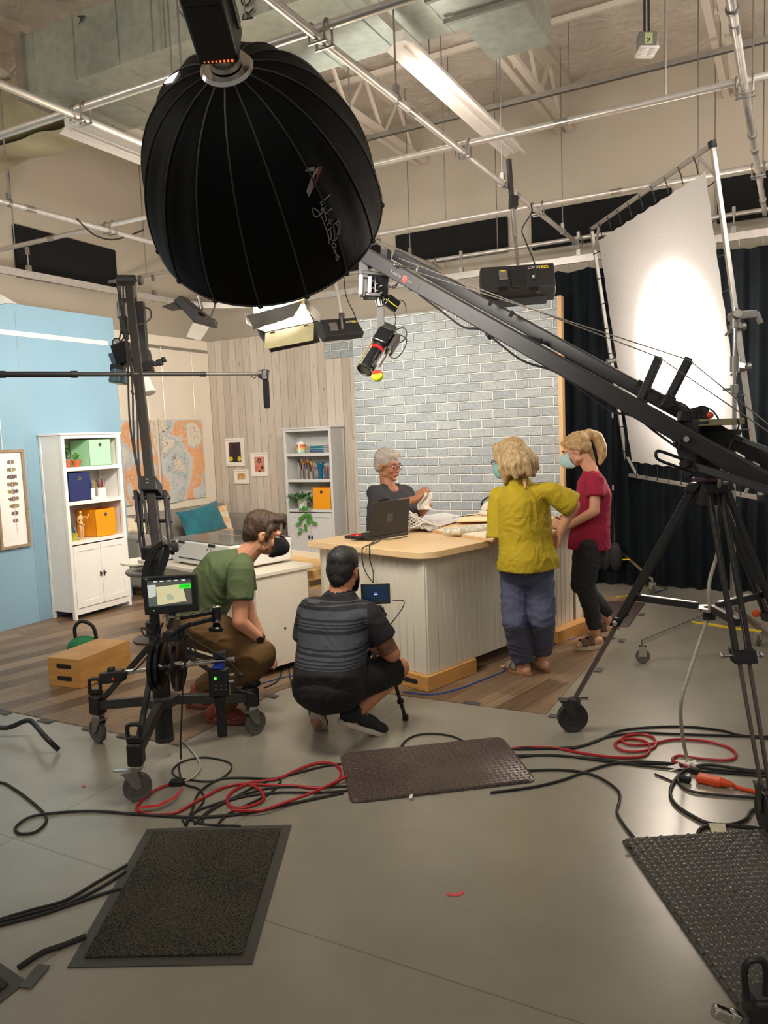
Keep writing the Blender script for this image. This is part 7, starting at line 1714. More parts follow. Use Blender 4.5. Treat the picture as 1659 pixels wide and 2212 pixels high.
for x, r_ in ((4, .021), (160, .0215), (438, .016)): MB().cyl(bxx(x) - bdir.normalized() * .02, bxx(x) + bdir.normalized() * .02, r_, n=14).build('pole_lock', M['black'], bp)
mc_ = thing('boom_microphone', 'black foam covered microphone hanging at the tip of boom pole', 'microphone', pd(573, 812, 5.15))
m = MB(); ibox(m, 566, 812, 5.15, .05, .03, .03); ibox(m, 573, 810, 5.15, .045, .07, .05, 5); m.build('shock_mount', M['blackgloss'], mc_, bevel=.006)
for x in (562, 578): MB().tube(sp([pd(x, 815, 5.12), pd(x - 3, 806, 5.1), pd(x, 800, 5.12), pd(x + 4, 802, 5.12)], 5), .003, 5).build('mount_elastic', M['blackcable'], mc_)
MB().tube(sp([pd(553, 812, 5.14), pd(546, 806, 5.13), pd(543, 812, 5.13), pd(550, 817, 5.13)], 5, True), .0025, 5, True).build('mic_cable', M['blackcable'], mc_)
a_, b_ = pd(574, 822, 5.15), pd(577, 882, 5.15); L_ = (b_ - a_).length
MB().lathe(a_, b_ - a_, [(.014, -.03), (.018, 0), (.0215, .004), (.0215, L_ - .012), (.017, L_ - .002), (.006, L_)], 18).build('foam_windshield', mat('black_foam', (12, 12, 12), .95), mc_)

# ================================================================== MONITOR OF THE CROUCHING MAN
DK = 4.42
kq = [pd(779, 1262, DK), pd(842, 1260, DK + .0), pd(843.5, 1304, DK - .01), pd(781, 1307, DK - .01)]
kN = (kq[1] - kq[0]).cross(kq[3] - kq[0]).normalized(); kN = kN if kN.dot(FW) < 0 else -kN
km = thing('field_monitor', 'small monitor with a dark blue screen on a low stand by counter', 'monitor', sum(kq, V((0, 0, 0))) / 4)
MB().prism(kq, -kN * .025).build('housing', M['black'], km, bevel=.004)
def kqf(u, v, o): return lerp(lerp(kq[0], kq[1], u), lerp(kq[3], kq[2], u), v) + kN * o
MB().add([kqf(u, v, .001) for u, v in ((.07, .09), (.93, .09), (.93, .84), (.07, .84))], [(3, 2, 1, 0)]).build('screen', mat('dark_blue_screen', (16, 38, 62), .12, emit=.25, ecol=(14, 40, 70)), km)
for v, w_, cc in ((.43, .08, (60, 110, 190)), (.50, .13, (200, 220, 230))): MB().add([kqf(.5 - w_ / 2, v, .0016), kqf(.5 + w_ / 2, v, .0016), kqf(.5 + w_ / 2, v + .04, .0016), kqf(.5 - w_ / 2, v + .04, .0016)], [(3, 2, 1, 0)]).build('screen_text', mat('screen_text', cc, .5, emit=.8), km)
m = MB(); ibox(m, 813, 1312, DK, .06, .025, .03, -3); ibox(m, 827, 1320, DK, .02, .05, .03, -15); ibox(m, 830, 1328, DK - .02, .03, .02, .02, -30); m.build('tilt_mount', M['black'], km, bevel=.004)
kb = fl(826, 1520); kb = V((kb.x, kb.y, 0)); kb = V((pd(820, 1400, DK).x, pd(820, 1400, DK).y, 0))
kt = thing('low_tripod', 'low black tripod stand under the small monitor', 'tripod', kb)
kt0 = pd(819, 1330, DK); MB().cyl(kt0 - Z * .16, kt0 + Z * .04, .012, n=10).build('centre_column', M['black'], kt)
apx = kt0 - Z * .10
for (x, y) in ((876, 1551), (740, 1530), (795, 1475)):
    e = fl(x, y, .012); lg = MB().cyl(apx, lerp(apx, e, .55), .016, n=10).build('leg', M['black'], kt)
    MB().cyl(lerp(apx, e, .5), e, .011, n=10).build('lower_leg', M['black'], lg)
    for q in (.52, .80): MB().cyl(lerp(apx, e, q - .02), lerp(apx, e, q + .02), .021, n=10).build('leg_lock', M['blackgloss'], lg)
    MB().cyl(e + Z * .02, e - Z * .012, .018, n=10).build('rubber_foot', M['rubber'], lg)
tag(MB().tube(sp([pd(847, 1298, DK), pd(858, 1297, DK), pd(872, 1298, DK), pd(871, 1310, DK - .02), pd(858, 1330, DK - .03), pd(840, 1352, DK - .03), pd(822, 1370, DK), pd(812, 1400, DK)], 6), .003, 6).build('cable', M['blackcable']), 'thin black lead curling from the side of the small monitor', 'cable')

# steering ring tray behind the dolly
RC = fl(330, 1225, .62); rt = thing('ring_tray', 'grey steering ring with a white tray top behind the dolly', 'tray stand', (RC.x, RC.y, VZ))
m = MB().tube([RC + V((math.cos(a) * .20, math.sin(a) * .20, -.03)) for a in [k * math.pi / 20 for k in range(40)]], .022, 10, True); m.build('ring', mat('grey_rubber_ring', (120, 116, 110), .5), rt)
MB().cyl((RC.x, RC.y, VZ + .02), (RC.x, RC.y, .60), .03, n=14).build('post', M['gunmetal'], rt)
for k in range(3):
    a = k * 2.094; MB().bar((RC.x, RC.y, .59), (RC.x + math.cos(a) * .2, RC.y + math.sin(a) * .2, .59), .03, .02).build('spoke', M['gunmetal'], rt)
MB().lathe((RC.x, RC.y, VZ), Z, [(.2, 0), (.2, .015), (.05, .04)], 24).build('base', M['gunmetal'], rt)
tq = fl(300, 1212, .635); m = MB(); m.prism([tq + (RT * math.cos(a) * .15 + V((FW.x, FW.y, 0)).normalized() * math.sin(a) * .2) * 1.0 - Z * (tq + RT * math.cos(a) * .15).z + Z * .625 for a in [k * math.pi / 16 for k in range(32)]], Z * .016); m.build('tray_top', mat('cream_tray', (222, 216, 198), .5), rt, bevel=.003)
MB().tube(sp([fl(366, 1222, .60), pd(367, 1180, dep(fl(366, 1222, .60))), pd(358, 1165, dep(fl(366, 1222, .60))), pd(352, 1158, dep(fl(366, 1222, .60)))], 5), .012, 8).build('bent_handle', M['steel'], rt)
m = MB(); q = fl(375, 1224, .61); m.obox(q, RT * .05, FW * .03, Z * .02); m.build('red_latch', M['red'], rt)

# near foot of another dolly in the right corner
DN = 1.92
nf = thing('dolly_foot', 'black dolly foot with a clip handle in the bottom right corner', 'dolly foot', fl(1700, 2330))
b0 = fl(1665, 2300); b0.z = 0; s_ = (RT - Z * RT.z).normalized(); fdd = V((FW.x, FW.y, 0)).normalized()
q = pd(1632, 2150, DN)
MB().tube(sp([q - s_ * .022 - Z * .01, q - s_ * .028 + Z * .06, q - s_ * .018 + Z * .09, q + s_ * .016 + Z * .092, q + s_ * .026 + Z * .06, q + s_ * .026], 5), .0085, 8).build('clip_handle', M['black'], nf)
MB().obox(pd(1665, 2190, DN + .03), s_ * .12, fdd * .08, Z * .12).build('wheel_block', M['black'], nf, bevel=.012)
MB().bar(pd(1665, 2170, DN + .05), pd(1750, 2080, DN + .25), .05, .05).build('leg', M['gunmetal'], nf, bevel=.004)
m = MB(); ibox(m, 1560, 2190, DN + .02, .05, .03, .03, 20); ibox(m, 1585, 2200, DN + .02, .03, .04, .03, 30); m.build('brake_lever', M['chrome'], nf, bevel=.006)
MB().bar(pd(1560, 2190, DN + .02), pd(1650, 2205, DN + .04), .03, .02).build('brake_arm', M['steel'], nf, bevel=.003)
c_ = pd(1650, 2260, DN + .05); caster(nf, (c_.x, c_.y), s_, .062, .03, M['tyre'], 'chrome')
m = MB(); ibox(m, 1624, 2076, DN + .04, .012, .008, .006, 15); m.build('pink_tag', mat('pink_tag', (240, 110, 120), .6), nf)
# ================================================================== PEOPLE
class BM_(MB):
    def cap(s, a, ra, b, rb, n=14, m=5):
        a = V(a); b = V(b); d = b - a; L = d.length
        if L < 1e-6: return s.ball(a, ra, n, 8)
        prof = [(ra * math.sin(math.pi / 2 * i / m), -ra * math.cos(math.pi / 2 * i / m)) for i in range(m)] + [(ra, 0), (rb, L)] + [(rb * math.cos(math.pi / 2 * i / m), L + rb * math.sin(math.pi / 2 * i / m)) for i in range(1, m + 1)]
        return s.lathe(a, d, prof, n)
    def chain(s, pts, rs):
        for i in range(len(pts) - 1): s.cap(pts[i], rs[i], pts[i + 1], rs[i + 1])
        return s
    def skin(s, name, mm, parent, vox=.006, sm=4, wr=0, wsc=(9, 9, 9), fac=.5, fine=0):
        me = bpy.data.meshes.new('tmp'); me.from_pydata(s.v, [], s.f); o = bpy.data.objects.new('tmp', me); COL.objects.link(o)
        r = o.modifiers.new('r', 'REMESH'); r.mode = 'VOXEL'; r.voxel_size = vox
        q = o.modifiers.new('s', 'SMOOTH'); q.iterations = sm; q.factor = fac
        dg = bpy.context.evaluated_depsgraph_get(); ev = o.evaluated_get(dg); m2 = bpy.data.meshes.new_from_object(ev)
        n = len(m2.vertices); co = np.empty(n * 3); m2.vertices.foreach_get('co', co); co = co.reshape(-1, 3)
        if wr or fine:
            no = np.empty(n * 3); m2.vertex_normals.foreach_get('vector', no); no = no.reshape(-1, 3)
            for i in range(n):
                p = co[i]; a = 0
                if wr:
                    w_ = noise.noise((p[0] * 5, p[1] * 5, p[2] * 5 + 9)) * 1.6; k = noise.noise((p[0] * wsc[0] + 3 + w_, p[1] * wsc[1] - w_, p[2] * wsc[2] + w_)); a += wr * (1 - 2.4 * abs(k) ** .7) * .7
                if fine: a += fine * noise.noise((p[0] * 60, p[1] * 60, p[2] * 25))
                co[i] = p + no[i] * a
        org = np.array(parent['_org']); m2.vertices.foreach_set('co', (co - org).ravel())
        bpy.data.objects.remove(o); m2.materials.clear(); m2.materials.append(mm)
        for g_ in m2.polygons: g_.use_smooth = True; g_.material_index = 0
        z = bpy.data.objects.new(name, m2); COL.objects.link(z); z.parent = parent; z['_org'] = parent['_org']; return z
class Head:
    def __init__(s, c, f, tilt=0, k=1.0):
        s.c = V(c); s.f = V(f).normalized(); s.k = k
        l = Z.cross(s.f).normalized(); u = s.f.cross(l)
        q = Matrix.Rotation(tilt, 3, s.f); s.l = q @ l; s.u = q @ u
        s.rot = Matrix((s.f, s.l, s.u)).transposed()
    def p(s, a, b, c): return s.c + (s.f * a + s.l * b + s.u * c) * s.k
    def b(s, m, a, b, c, r): return m.ball(s.p(a, b, c), V(r) * s.k, 18, 12, rot=s.rot)
    def base(s, m, neck, nr=.052):
        k = s.k
        s.b(m, -.012, 0, .030, (.097, .077, .092)); s.b(m, .034, 0, -.030, (.060, .057, .082)); s.b(m, .038, 0, -.072, (.052, .046, .036)); s.b(m, .078, 0, -.098, (.02, .022, .016))
        m.cap(s.p(.090, 0, .010), .009 * k, s.p(.112, 0, -.030), .0125 * k)
        for e in (-1, 1):
            s.b(m, .101, e * .012, -.036, (.010, .009, .008)); m.cap(s.p(.078, e * .04, .024), .011 * k, s.p(.090, e * .014, .025), .011 * k)
            s.b(m, .066, e * .038, -.03, (.026, .024, .026)); s.b(m, -.006, e * .079, -.010, (.018, .008, .031)); s.b(m, .012, e * .05, -.066, (.03, .014, .022))
        s.b(m, .094, 0, -.062, (.011, .025, .013))
        m.cap(s.p(-.02, 0, -.045), nr * k, neck, nr * 1.12)
    def face(s, parent, iris, lip, brow):
        for e in (-1, 1):
            m = MB(); s.b(m, .0795, e * .032, .003, (.0125, .0155, .0095)); o = m.build('eye', M['eyew'], parent)
            m = MB(); s.b(m, .0895, e * .0335, .003, (.0035, .0058, .0058)); m.build('iris', iris, o)
            m = MB(); m.tube([s.p(.088, e * .050, .027), s.p(.097, e * .033, .033), s.p(.100, e * .016, .029)], .0042 * s.k, 6); m.build('eyebrow', brow, parent)
        m = MB(); s.b(m, .1045, 0, -.058, (.0045, .021, .0042)); s.b(m, .103, 0, -.0665, (.0055, .019, .0052)); m.build('lips', lip, parent)
def handf(m, w, d, n, s, k=1.0, curl=.5, spread=1.0):
    w = V(w); d = V(d).normalized(); n = V(n); n = (n - d * n.dot(d)).normalized(); s = V(s); s = (s - d * s.dot(d) - n * s.dot(n)).normalized()
    off = (.030, .010, -.011, -.030); ln = (.070, .078, .072, .056)
    for i in range(4):
        kn = w + (d * (.088 - .004 * abs(i - 1)) + s * off[i]) * k; m.cap(w + s * off[i] * .5 * k, .015 * k, kn, .0115 * k)
        p = kn; a = curl * .6 + .05 * i; r = .0098 * k
        for j, q in enumerate((.45, .31, .24)):
            dd = d * math.cos(a) + n * math.sin(a) + s * off[i] * 2.2 * spread * (1 if j == 0 else .3); dd.normalize(); e = p + dd * ln[i] * q * k; m.cap(p, r, e, r * .92); p = e; r *= .92; a += curl
    t = w + (d * .022 + s * .024) * k; m.cap(w + s * .008 * k, .016 * k, t, .015 * k)
    dd = (d * .62 + s * .62 + n * .35).normalized(); e = t + dd * .042 * k; m.cap(t, .014 * k, e, .0115 * k); dd = (d * .85 + s * .15 + n * .5).normalized(); m.cap(e, .0115 * k, e + dd * .032 * k, .009 * k)
M['eyew'] = mat('eye_white', (226, 218, 210), .25, var=.02)
def mskin(nm, c, v=.10):
    t = NT(nm); n = t.noise(9, det=4); col = rgb(*c); t.base(t.ramp(n, [(.3, tuple(q * (1 - v) for q in col[:3]) + (1,)), (.7, tuple(min(1, q * (1 + v)) for q in col[:3]) + (1,))])); t.set(.52); t.b.inputs['Subsurface Weight'].default_value = .06; t.b.inputs['Subsurface Radius'].default_value = (.012, .005, .003); t.bump(t.noise(160), .05, .004); return t.m
def mcloth(nm, c, v=.08, st=.35, sc=14, rough=.85):
    t = NT(nm); n = t.noise(4, det=4, dist=1); col = rgb(*c); t.base(t.ramp(n, [(.3, tuple(q * (1 - v) for q in col[:3]) + (1,)), (.7, tuple(q * (1 + v) for q in col[:3]) + (1,))])); t.set(rough); t.bump(t.noise(sc, det=5, dist=1.6), st, .02); return t.m
def mhair(nm, a, b, sc=(50, 50, 8), rough=.55):
    t = NT(nm); n = t.noise(2.6, t.mapv(sc), 4, .6, .6); t.base(t.ramp(n, [(.28, rgb(*a)), (.72, rgb(*b))])); t.set(rough); t.bump(n, .55, .01); return t.m
brownlip = mat('lip_brown', (150, 84, 70), .45); darkbrow = mat('dark_brow', (56, 42, 34), .8); greybrow = mat('grey_brow', (120, 104, 92), .8); irisb = mat('brown_iris', (50, 34, 24), .2)
def ppl(lab, base): return thing('person', lab, 'person', V((base.x, base.y, 0)))
HF = V((FW.x, FW.y, 0)).normalized(); HR = V((RT.x, RT.y, 0)).normalized()
def tors(m, secs, fwd, n=28):
    """trunk lofted through flattened oval sections (centre, half width, half depth), bottom to top"""
    vs = []; k = len(secs)
    for i, (c, w, d) in enumerate(secs):
        ax = (secs[min(i + 1, k - 1)][0] - secs[max(i - 1, 0)][0]).normalized(); l = ax.cross(fwd).normalized(); f = l.cross(ax)
        for j in range(n):
            a = 2 * math.pi * j / n; x, y = math.cos(a), math.sin(a); q = (abs(x) ** 2.6 + abs(y) ** 2.6) ** (-1 / 2.6)
            vs.append(c + l * x * q * w + f * y * q * d)
    fs = [tuple(range(n - 1, -1, -1)), tuple(range((k - 1) * n, k * n))] + [(i * n + j, i * n + (j + 1) % n, (i + 1) * n + (j + 1) % n, (i + 1) * n + j) for i in range(k - 1) for j in range(n)]
    vol = MB(); vol.add(vs, fs); m.add(vs, fs)
# ---- 1 woman behind the counter
D = 6.22; S = ppl('person with short grey hair and glasses behind the counter in dark ringed shirt', pd(850, 1100, D))
dark1 = mskin('brown_skin', (176, 118, 86))
h = Head(pd(838, 1006, D), RT * .74 - FW * .64 - Z * .16, 0, 1.0)
neck = pd(838, 1050, D + .02); shR = pd(808, 1066, D - .10); shL = pd(877, 1065, D + .12); pel = V((neck.x, neck.y, .80)); che = neck - Z * .16
elR = pd(829, 1097, D - .20); wrR = pd(899, 1078, D - .30); elL = pd(905, 1110, D + .05); wrL = pd(926, 1092, D - .16)
fw1 = (RT * .55 - FW * .8); fw1.z = 0; fw1.normalize()
m = BM_(); h.base(m, neck, .056); m.chain([neck, che, pel], [.06, .10, .11]); m.cap(shR, .05, shL, .05); m.ball(neck + fw1 * .045 - Z * .035, (.065, .065, .055))
m.chain([shR, elR, wrR], [.05, .044, .028]); m.chain([shL, elL, wrL], [.05, .043, .028])
hd1 = (pd(913, 1068, D - .30) - wrR); handf(m, wrR, hd1 + Z * .02, RT * .4 - Z * .2 + FW * .5, Z, .9, .55)
handf(m, wrL, pd(916, 1070, D - .27) - wrL, -RT * .6 + FW * .4, RT * .2 - FW * .8, .9, .5)
for s_ in (-1, 1):
    hip = pel + fw1.cross(Z) * .09 * s_; kn = V((hip.x, hip.y, .45)); an = V((hip.x, hip.y, .08)); m.chain([hip, kn, an, an + fw1 * .13 - Z * .04], [.085, .055, .04, .035])
m.skin('body', dark1, S, .0055, 3)
t = NT('charcoal_ring_print_shirt'); v_ = t.node('ShaderNodeTexVoronoi'); v_.inputs['Scale'].default_value = 10; v_.inputs['Randomness'].default_value = .7; t.link(t.obj(), v_.inputs['Vector']); d_ = v_.outputs['Distance']
ringm = t.math('MULTIPLY', t.math('GREATER_THAN', d_, .20), t.math('LESS_THAN', d_, .29)); xx = t.xyz(); side = t.node('ShaderNodeVectorMath', operation='DOT_PRODUCT'); t.link(t.obj(), side.inputs[0]); side.inputs[1].default_value = RT[:]
ringm = t.math('MULTIPLY', ringm, t.math('MULTIPLY', t.math('GREATER_THAN', side.outputs['Value'], .01), t.math('LESS_THAN', xx[2], 1.14)))
t.base(t.mix(ringm, t.ramp(t.noise(5), [(.3, rgb(42, 42, 46)), (.7, rgb(56, 55, 58))]), rgb(196, 184, 168))); t.set(.85); t.bump(t.noise(14, det=5, dist=1.5), .3, .02)
m = BM_(); tors(m, [(pel - Z * .14 + fw1 * .05, .215, .19), (pel + fw1 * .06, .215, .195), (lerp(pel, che, .5) + fw1 * .06, .21, .195), (che + fw1 * .04, .20, .18), (neck - Z * .075, .17, .11), (neck - Z * .035, .135, .085), (neck + Z * .005 - fw1 * .02, .092, .05)], fw1); m.cap(lerp(neck, shR, .4) - Z * .025, .05, shR, .066); m.cap(lerp(neck, shL, .4) - Z * .012, .058, shL, .066)
m.cyl(shR, lerp(shR, elR, .85), .066, .082, 18); m.cyl(shL, lerp(shL, elL, .72), .064, .074, 18); m.skin('shirt', t.m, S, .008, 5, .006, (10, 10, 7))
m = BM_()
for s_ in (-1, 1):
    hip = pel + fw1.cross(Z) * .09 * s_; m.chain([hip, V((hip.x, hip.y, .45)), V((hip.x, hip.y, .1))], [.11, .085, .07])
m.skin('trousers', mcloth('black_trousers', (36, 35, 38)), S, .01, 3)
for s_ in (-1, 1):
    hip = pel + fw1.cross(Z) * .09 * s_; MB().ball(V((hip.x, hip.y, .045)) + fw1 * .06, (.05, .05, .044), 12, 8).build('shoe', M['black'], S)
m = BM_(); h.b(m, -.024, 0, .052, (.104, .090, .092)); h.b(m, -.052, 0, .008, (.072, .085, .078)); h.b(m, .028, 0, .085, (.062, .074, .050))
m.skin('hair', mhair('short_grey_afro', (150, 138, 128), (206, 194, 182), (70, 70, 70), .9), S, .007, 3, .004, (30, 30, 30), fine=.007)
h.face(S, irisb, brownlip, greybrow)
gm = mat('dark_red_frames', (96, 34, 32), .35); m = MB()
for e in (-1, 1): m.tube([h.p(.113 - .010 * abs(math.cos(a)) * (1 if e * math.cos(a) > 0 else .3), e * .033 + math.cos(a) * .024, .001 + math.sin(a) * .017) for a in [k * math.pi / 10 for k in range(20)]], .0026, 6, True); m.tube([h.p(.098, e * .057, .008), h.p(.05, e * .079, .008), h.p(-.005, e * .086, .004)], .0026, 6)
m.tube([h.p(.113, .010, .004), h.p(.117, 0, .006), h.p(.113, -.010, .004)], .0024, 6); m.build('glasses', gm, S)
hq = pd(919, 1073, D - .30)
def wf(u, v): return hq + HR * (.02 * math.sin(v * 5 + 1) + (u - .5) * (.05 + .06 * v)) - Z * (v * .13 - .03) - FW * (.02 + .025 * math.sin(u * 9 + v * 3))
tag(MB().grid(wf, 14, 14).build('white_cloth', mat('white_gauze', (236, 228, 218), .9), solid=.003), 'small white cloth held up by the grey haired person', 'cloth')

# ---- 2 woman in the yellow blouse
D = 4.98; S = ppl('person in yellow linen blouse and blue trousers leaning on counter, seen from behind', fl(1140, 1455))
sk = mskin('fair_skin', (214, 158, 124)); ft = (HF * .78 - HR * .62).normalized()
h = Head(pd(1104, 992, D), FW * .60 - RT * .78 - Z * .22, 0, 1.0)
neck = pd(1120, 1036, D); shL = pd(1077, 1072, D + .08); shR = pd(1184, 1062, D - .08); che = pd(1132, 1092, D); pel = pd(1138, 1215, D)
elL = pd(1074, 1148, D + .06); wrL = pd(1090, 1184, D + .22); elR = pd(1239, 1092, D - .08); wrR = pd(1208, 1152, D + .02)
hipL = pd(1112, 1232, D + .09); hipR = pd(1164, 1230, D + .05); knL = pd(1112, 1340, D + .02); knR = pd(1172, 1335, D - .02); anL = pd(1128, 1440, 4.93); anR = pd(1172, 1430, 5.02)
fL = fl(1128, 1456); fR = fl(1170, 1447); anL = V((fL.x, fL.y, .09)); anR = V((fR.x, fR.y, .09))
toeL = (fl(1092, 1446) - fL).normalized(); toeR = (fl(1142, 1432) - fR).normalized()
m = BM_(); h.base(m, neck, .05); m.chain([neck, che, pel], [.055, .09, .10]); m.cap(shL, .045, shR, .045); m.chain([shL, elL, wrL], [.045, .040, .027]); m.chain([shR, elR, wrR], [.045, .041, .028])
handf(m, wrL, (HF * .5 + HR * .3 - Z * .3), -Z, HR, .92, .4); handf(m, wrR, pd(1202, 1182, D + .06) - wrR, -HR, HF, .95, .45)
for hp_, kn, an, to in ((hipL, knL, anL, toeL), (hipR, knR, anR, toeR)):
    m.chain([hp_, kn, an], [.085, .055, .037]); m.cap(an - Z * .05 - to * .035, .034, an - Z * .058 + to * .12, .026); s_ = Z.cross(to)
    for i in range(5): m.cap(an - Z * .058 + to * .11 + s_ * (.028 - .014 * i), .011, an - Z * .062 + to * (.16 - .008 * i) + s_ * (.03 - .015 * i), .009)
m.skin('body', sk, S, .0055, 3)
lin_ = mcloth('mustard_linen', (174, 150, 20), .10, .5, 16)
m = BM_(); tors(m, [(pel - Z * .035 - ft * .01, .206, .168), (pel + Z * .02 - ft * .01, .202, .162), (lerp(pel, che, .35), .178, .138), (lerp(pel, che, .7), .180, .138), (che + Z * .02, .182, .13), (neck - Z * .07, .150, .10), (neck - Z * .03, .105, .075), (neck + Z * .012, .072, .062)], ft); m.cap(lerp(neck, shL, .5) - Z * .04, .048, shL, .060); m.cap(lerp(neck, shR, .5) - Z * .035, .048, shR, .060)
m.cyl(shL + Z * .01, lerp(shL, elL, 1.2), .062, .074, 20); m.cyl(shR + Z * .01, lerp(shR, elR, .98), .064, .086, 20); m.skin('blouse', lin_, S, .0075, 5, .007, (9, 9, 8))
m = MB(); q = pd(1131, 1036, D - .15); 
m.prism([pd(1127, 1034, D - .092), pd(1138, 1034, D - .092), pd(1134, 1056, D - .122)], FW * .012); m.build('keyhole_opening', sk, S)
lt = mcloth('slate_blue_linen', (78, 82, 106), .10, .5, 14)
m = BM_(); m.ball(pel - Z * .05 + ft * .03, (.165, .13, .12), 20, 12); m.cap(hipL, .098, knL, .084); m.cap(hipR, .098, knR, .084); m.cyl(knL + Z * .02, anL + Z * .03, .084, .076, 20); m.cyl(knR + Z * .02, anR + Z * .06, .084, .078, 20); m.skin('trousers', lt, S, .0075, 4, .008, (8, 8, 16))
hr2 = mhair('blonde_bob', (126, 98, 62), (206, 174, 124), (36, 36, 7)); m = BM_(); h.b(m, -.022, 0, .05, (.108, .094, .09)); h.b(m, -.05, 0, -.005, (.085, .10, .10))
for a in np.linspace(-2.1, 2.1, 15):
    s0 = h.p(-.03 - .075 * math.cos(a), .086 * math.sin(a), .03); e0 = h.p(-.035 - .095 * math.cos(a) + .02 * math.sin(a * 7), .108 * math.sin(a), -.115 - .02 * math.cos(a * 9)); m.chain([s0, lerp(s0, e0, .55) + (s0 - h.c) * .12, e0], [.03, .034, .018])
for e in (-1, 1): m.chain([h.p(.045, e * .06, .095), h.p(.045, e * .085, .03), h.p(.02, e * .097, -.055)], [.03, .026, .018])
m.skin('hair', hr2, S, .0065, 3, .005, (26, 26, 5), fine=.004)
h.face(S, irisb, brownlip, darkbrow)
mk = mat('teal_surgical_mask', (126, 178, 172), .8)
def mask(h, S, mm, beak=0.0, strap=True):
    def f(u, v):
        a = (u - .5) * 2.5; z = lerp(.004, -.108, v); r = .082 + .016 * math.sin(math.pi * v) + (.03 * beak * math.sin(math.pi * min(1, v * 1.15)) * math.cos(a * .9)) - .010 * abs(v - .5)
        if v > .8: r -= .028 * (v - .8) / .2
        return h.p(.035 + r * math.cos(a) * (.98 + .10 * math.sin(math.pi * v) * math.cos(a)), math.sin(a) * .068, z + .010 * (1 - abs(a) / 1.25) * (1 if v < .5 else -.6))
    o = MB().grid(f, 24, 16).build('face_mask', mm, S, solid=.003)
    if strap:
        m = MB()
        for e in (-1, 1): m.tube([h.p(.055, e * .066, -.005), h.p(.02, e * .083, .010), h.p(-.012, e * .089, .012)], .0016, 5); m.tube([h.p(.05, e * .062, -.09), h.p(.02, e * .08, -.05), h.p(-.012, e * .086, -.03)], .0016, 5)
        m.build('ear_loop', mm, o)
mask(h, S, mk); m = MB()
for e in (-1, 1): m.tube([h.p(.115, e * .033 + math.cos(a) * .024, .004 + math.sin(a) * .018) for a in [k * math.pi / 10 for k in range(20)]], .0026, 6, True); m.tube([h.p(.108, e * .057, .008), h.p(.05, e * .082, .008), h.p(-.005, e * .086, .004)], .0026, 6)
m.build('glasses', mat('navy_frames', (30, 36, 60), .35), S)
def sandal(c, to, S, up, sole, name='sandal', th=.022, ln=.25, straps=2, z0=0.0, pitch=0, buckle=True):
    to = V(to).normalized(); s_ = Z.cross(to); q = []
    R_ = Matrix.Rotation(pitch, 3, s_) if pitch else Matrix.Identity(3); b0 = V((c.x, c.y, z0))
    for k in range(20):
        a = 2 * math.pi * k / 20; x = math.cos(a); y = math.sin(a); q.append(to * (x * ln / 2 + .035) + s_ * (y * (.045 if x > 0 else .036)))
    o = MB().prism([b0 + R_ @ p for p in q], R_ @ (Z * th)).build(name, sole, S, bevel=.004)
    for i in range(straps):
        a0 = to * (.10 - .055 * i) + Z * th; r_ = .044 - .002 * i
        vs = []; n = 10
        for w_ in (-.021, .021):
            for k in range(n + 1):
                a = math.pi * k / n; vs.append(b0 + R_ @ (a0 + to * w_ + s_ * math.cos(a) * r_ + Z * math.sin(a) * (.045 + .014 * i)))
        MB().add(vs, [(k, k + 1, n + 2 + k, n + 1 + k) for k in range(n)]).build('strap', up, o, solid=.004)
        if buckle: MB().obox(b0 + R_ @ (a0 - s_ * .026 + Z * .044), to * .022, s_ * .02, Z * .006).build('buckle', M['chrome'], o)
    return o
grs = mat('grey_suede', (128, 118, 106), .85); cork = mat('cork_sole', (150, 108, 72), .8, var=.2, scale=80)
sandal(fL, toeL, S, grs, cork, z0=VZ); sandal(fR, toeR, S, grs, cork, z0=VZ)

# ---- 3 woman in the raspberry shirt
D = 5.76; S = ppl('person with blonde ponytail in raspberry shirt and black trousers, standing sideways', fl(1285, 1388))
f3 = (-HR * .93 + HF * .30).normalized(); h = Head(pd(1246, 972, D), f3 - Z * .42, 0, 1.0)
neck = pd(1277, 1016, D); che = pd(1283, 1068, D); pel = pd(1273, 1168, D); l3 = Z.cross(f3)
shN = pd(1287, 1036, D - .17); shF = pd(1268, 1038, D + .17); elN = pd(1284, 1104, D - .22); wrN = pd(1222, 1140, D - .10); elF = pd(1262, 1102, D + .18); wrF = pd(1212, 1130, D + .08)
hN = pd(1272, 1180, D - .08); hF = pd(1268, 1180, D + .08); knN = pd(1264, 1262, D - .08); knF = pd(1254, 1262, D + .10)
ftN = fl(1268, 1384); ftF = fl(1312, 1380); anN = pd(1286, 1360, D - .03); anN = V((anN.x, anN.y, .13)); anF = V((ftF.x, ftF.y, .155))
m = BM_(); h.base(m, neck, .048); m.chain([neck, che, pel], [.052, .085, .095]); m.cap(shN, .042, shF, .042); m.chain([shN, elN, wrN], [.043, .037, .025]); m.chain([shF, elF, wrF], [.043, .037, .025])
handf(m, wrN, pd(1198, 1130, D - .06) - wrN, HF, Z, .9, .5); handf(m, wrF, pd(1194, 1122, D + .02) - wrF, -HF, Z, .9, .5)
m.chain([hN, knN, anN], [.08, .052, .036]); m.chain([hF, knF, anF], [.08, .052, .036])
to3 = (-HR * .9 - HF * .2).normalized()
for an, z_ in ((anN, .06), (anF, .085)):
    b = V((an.x, an.y, z_)); m.cap(b - to3 * .03, .032, b + to3 * .13 - Z * .012, .024)
    s_ = Z.cross(to3)
    for i in range(5): m.cap(b + to3 * .12 + s_ * (.026 - .013 * i) - Z * .01, .010, b + to3 * (.165 - .006 * i) + s_ * (.028 - .014 * i) - Z * .016, .0085)
m.skin('body', sk, S, .0055, 3)
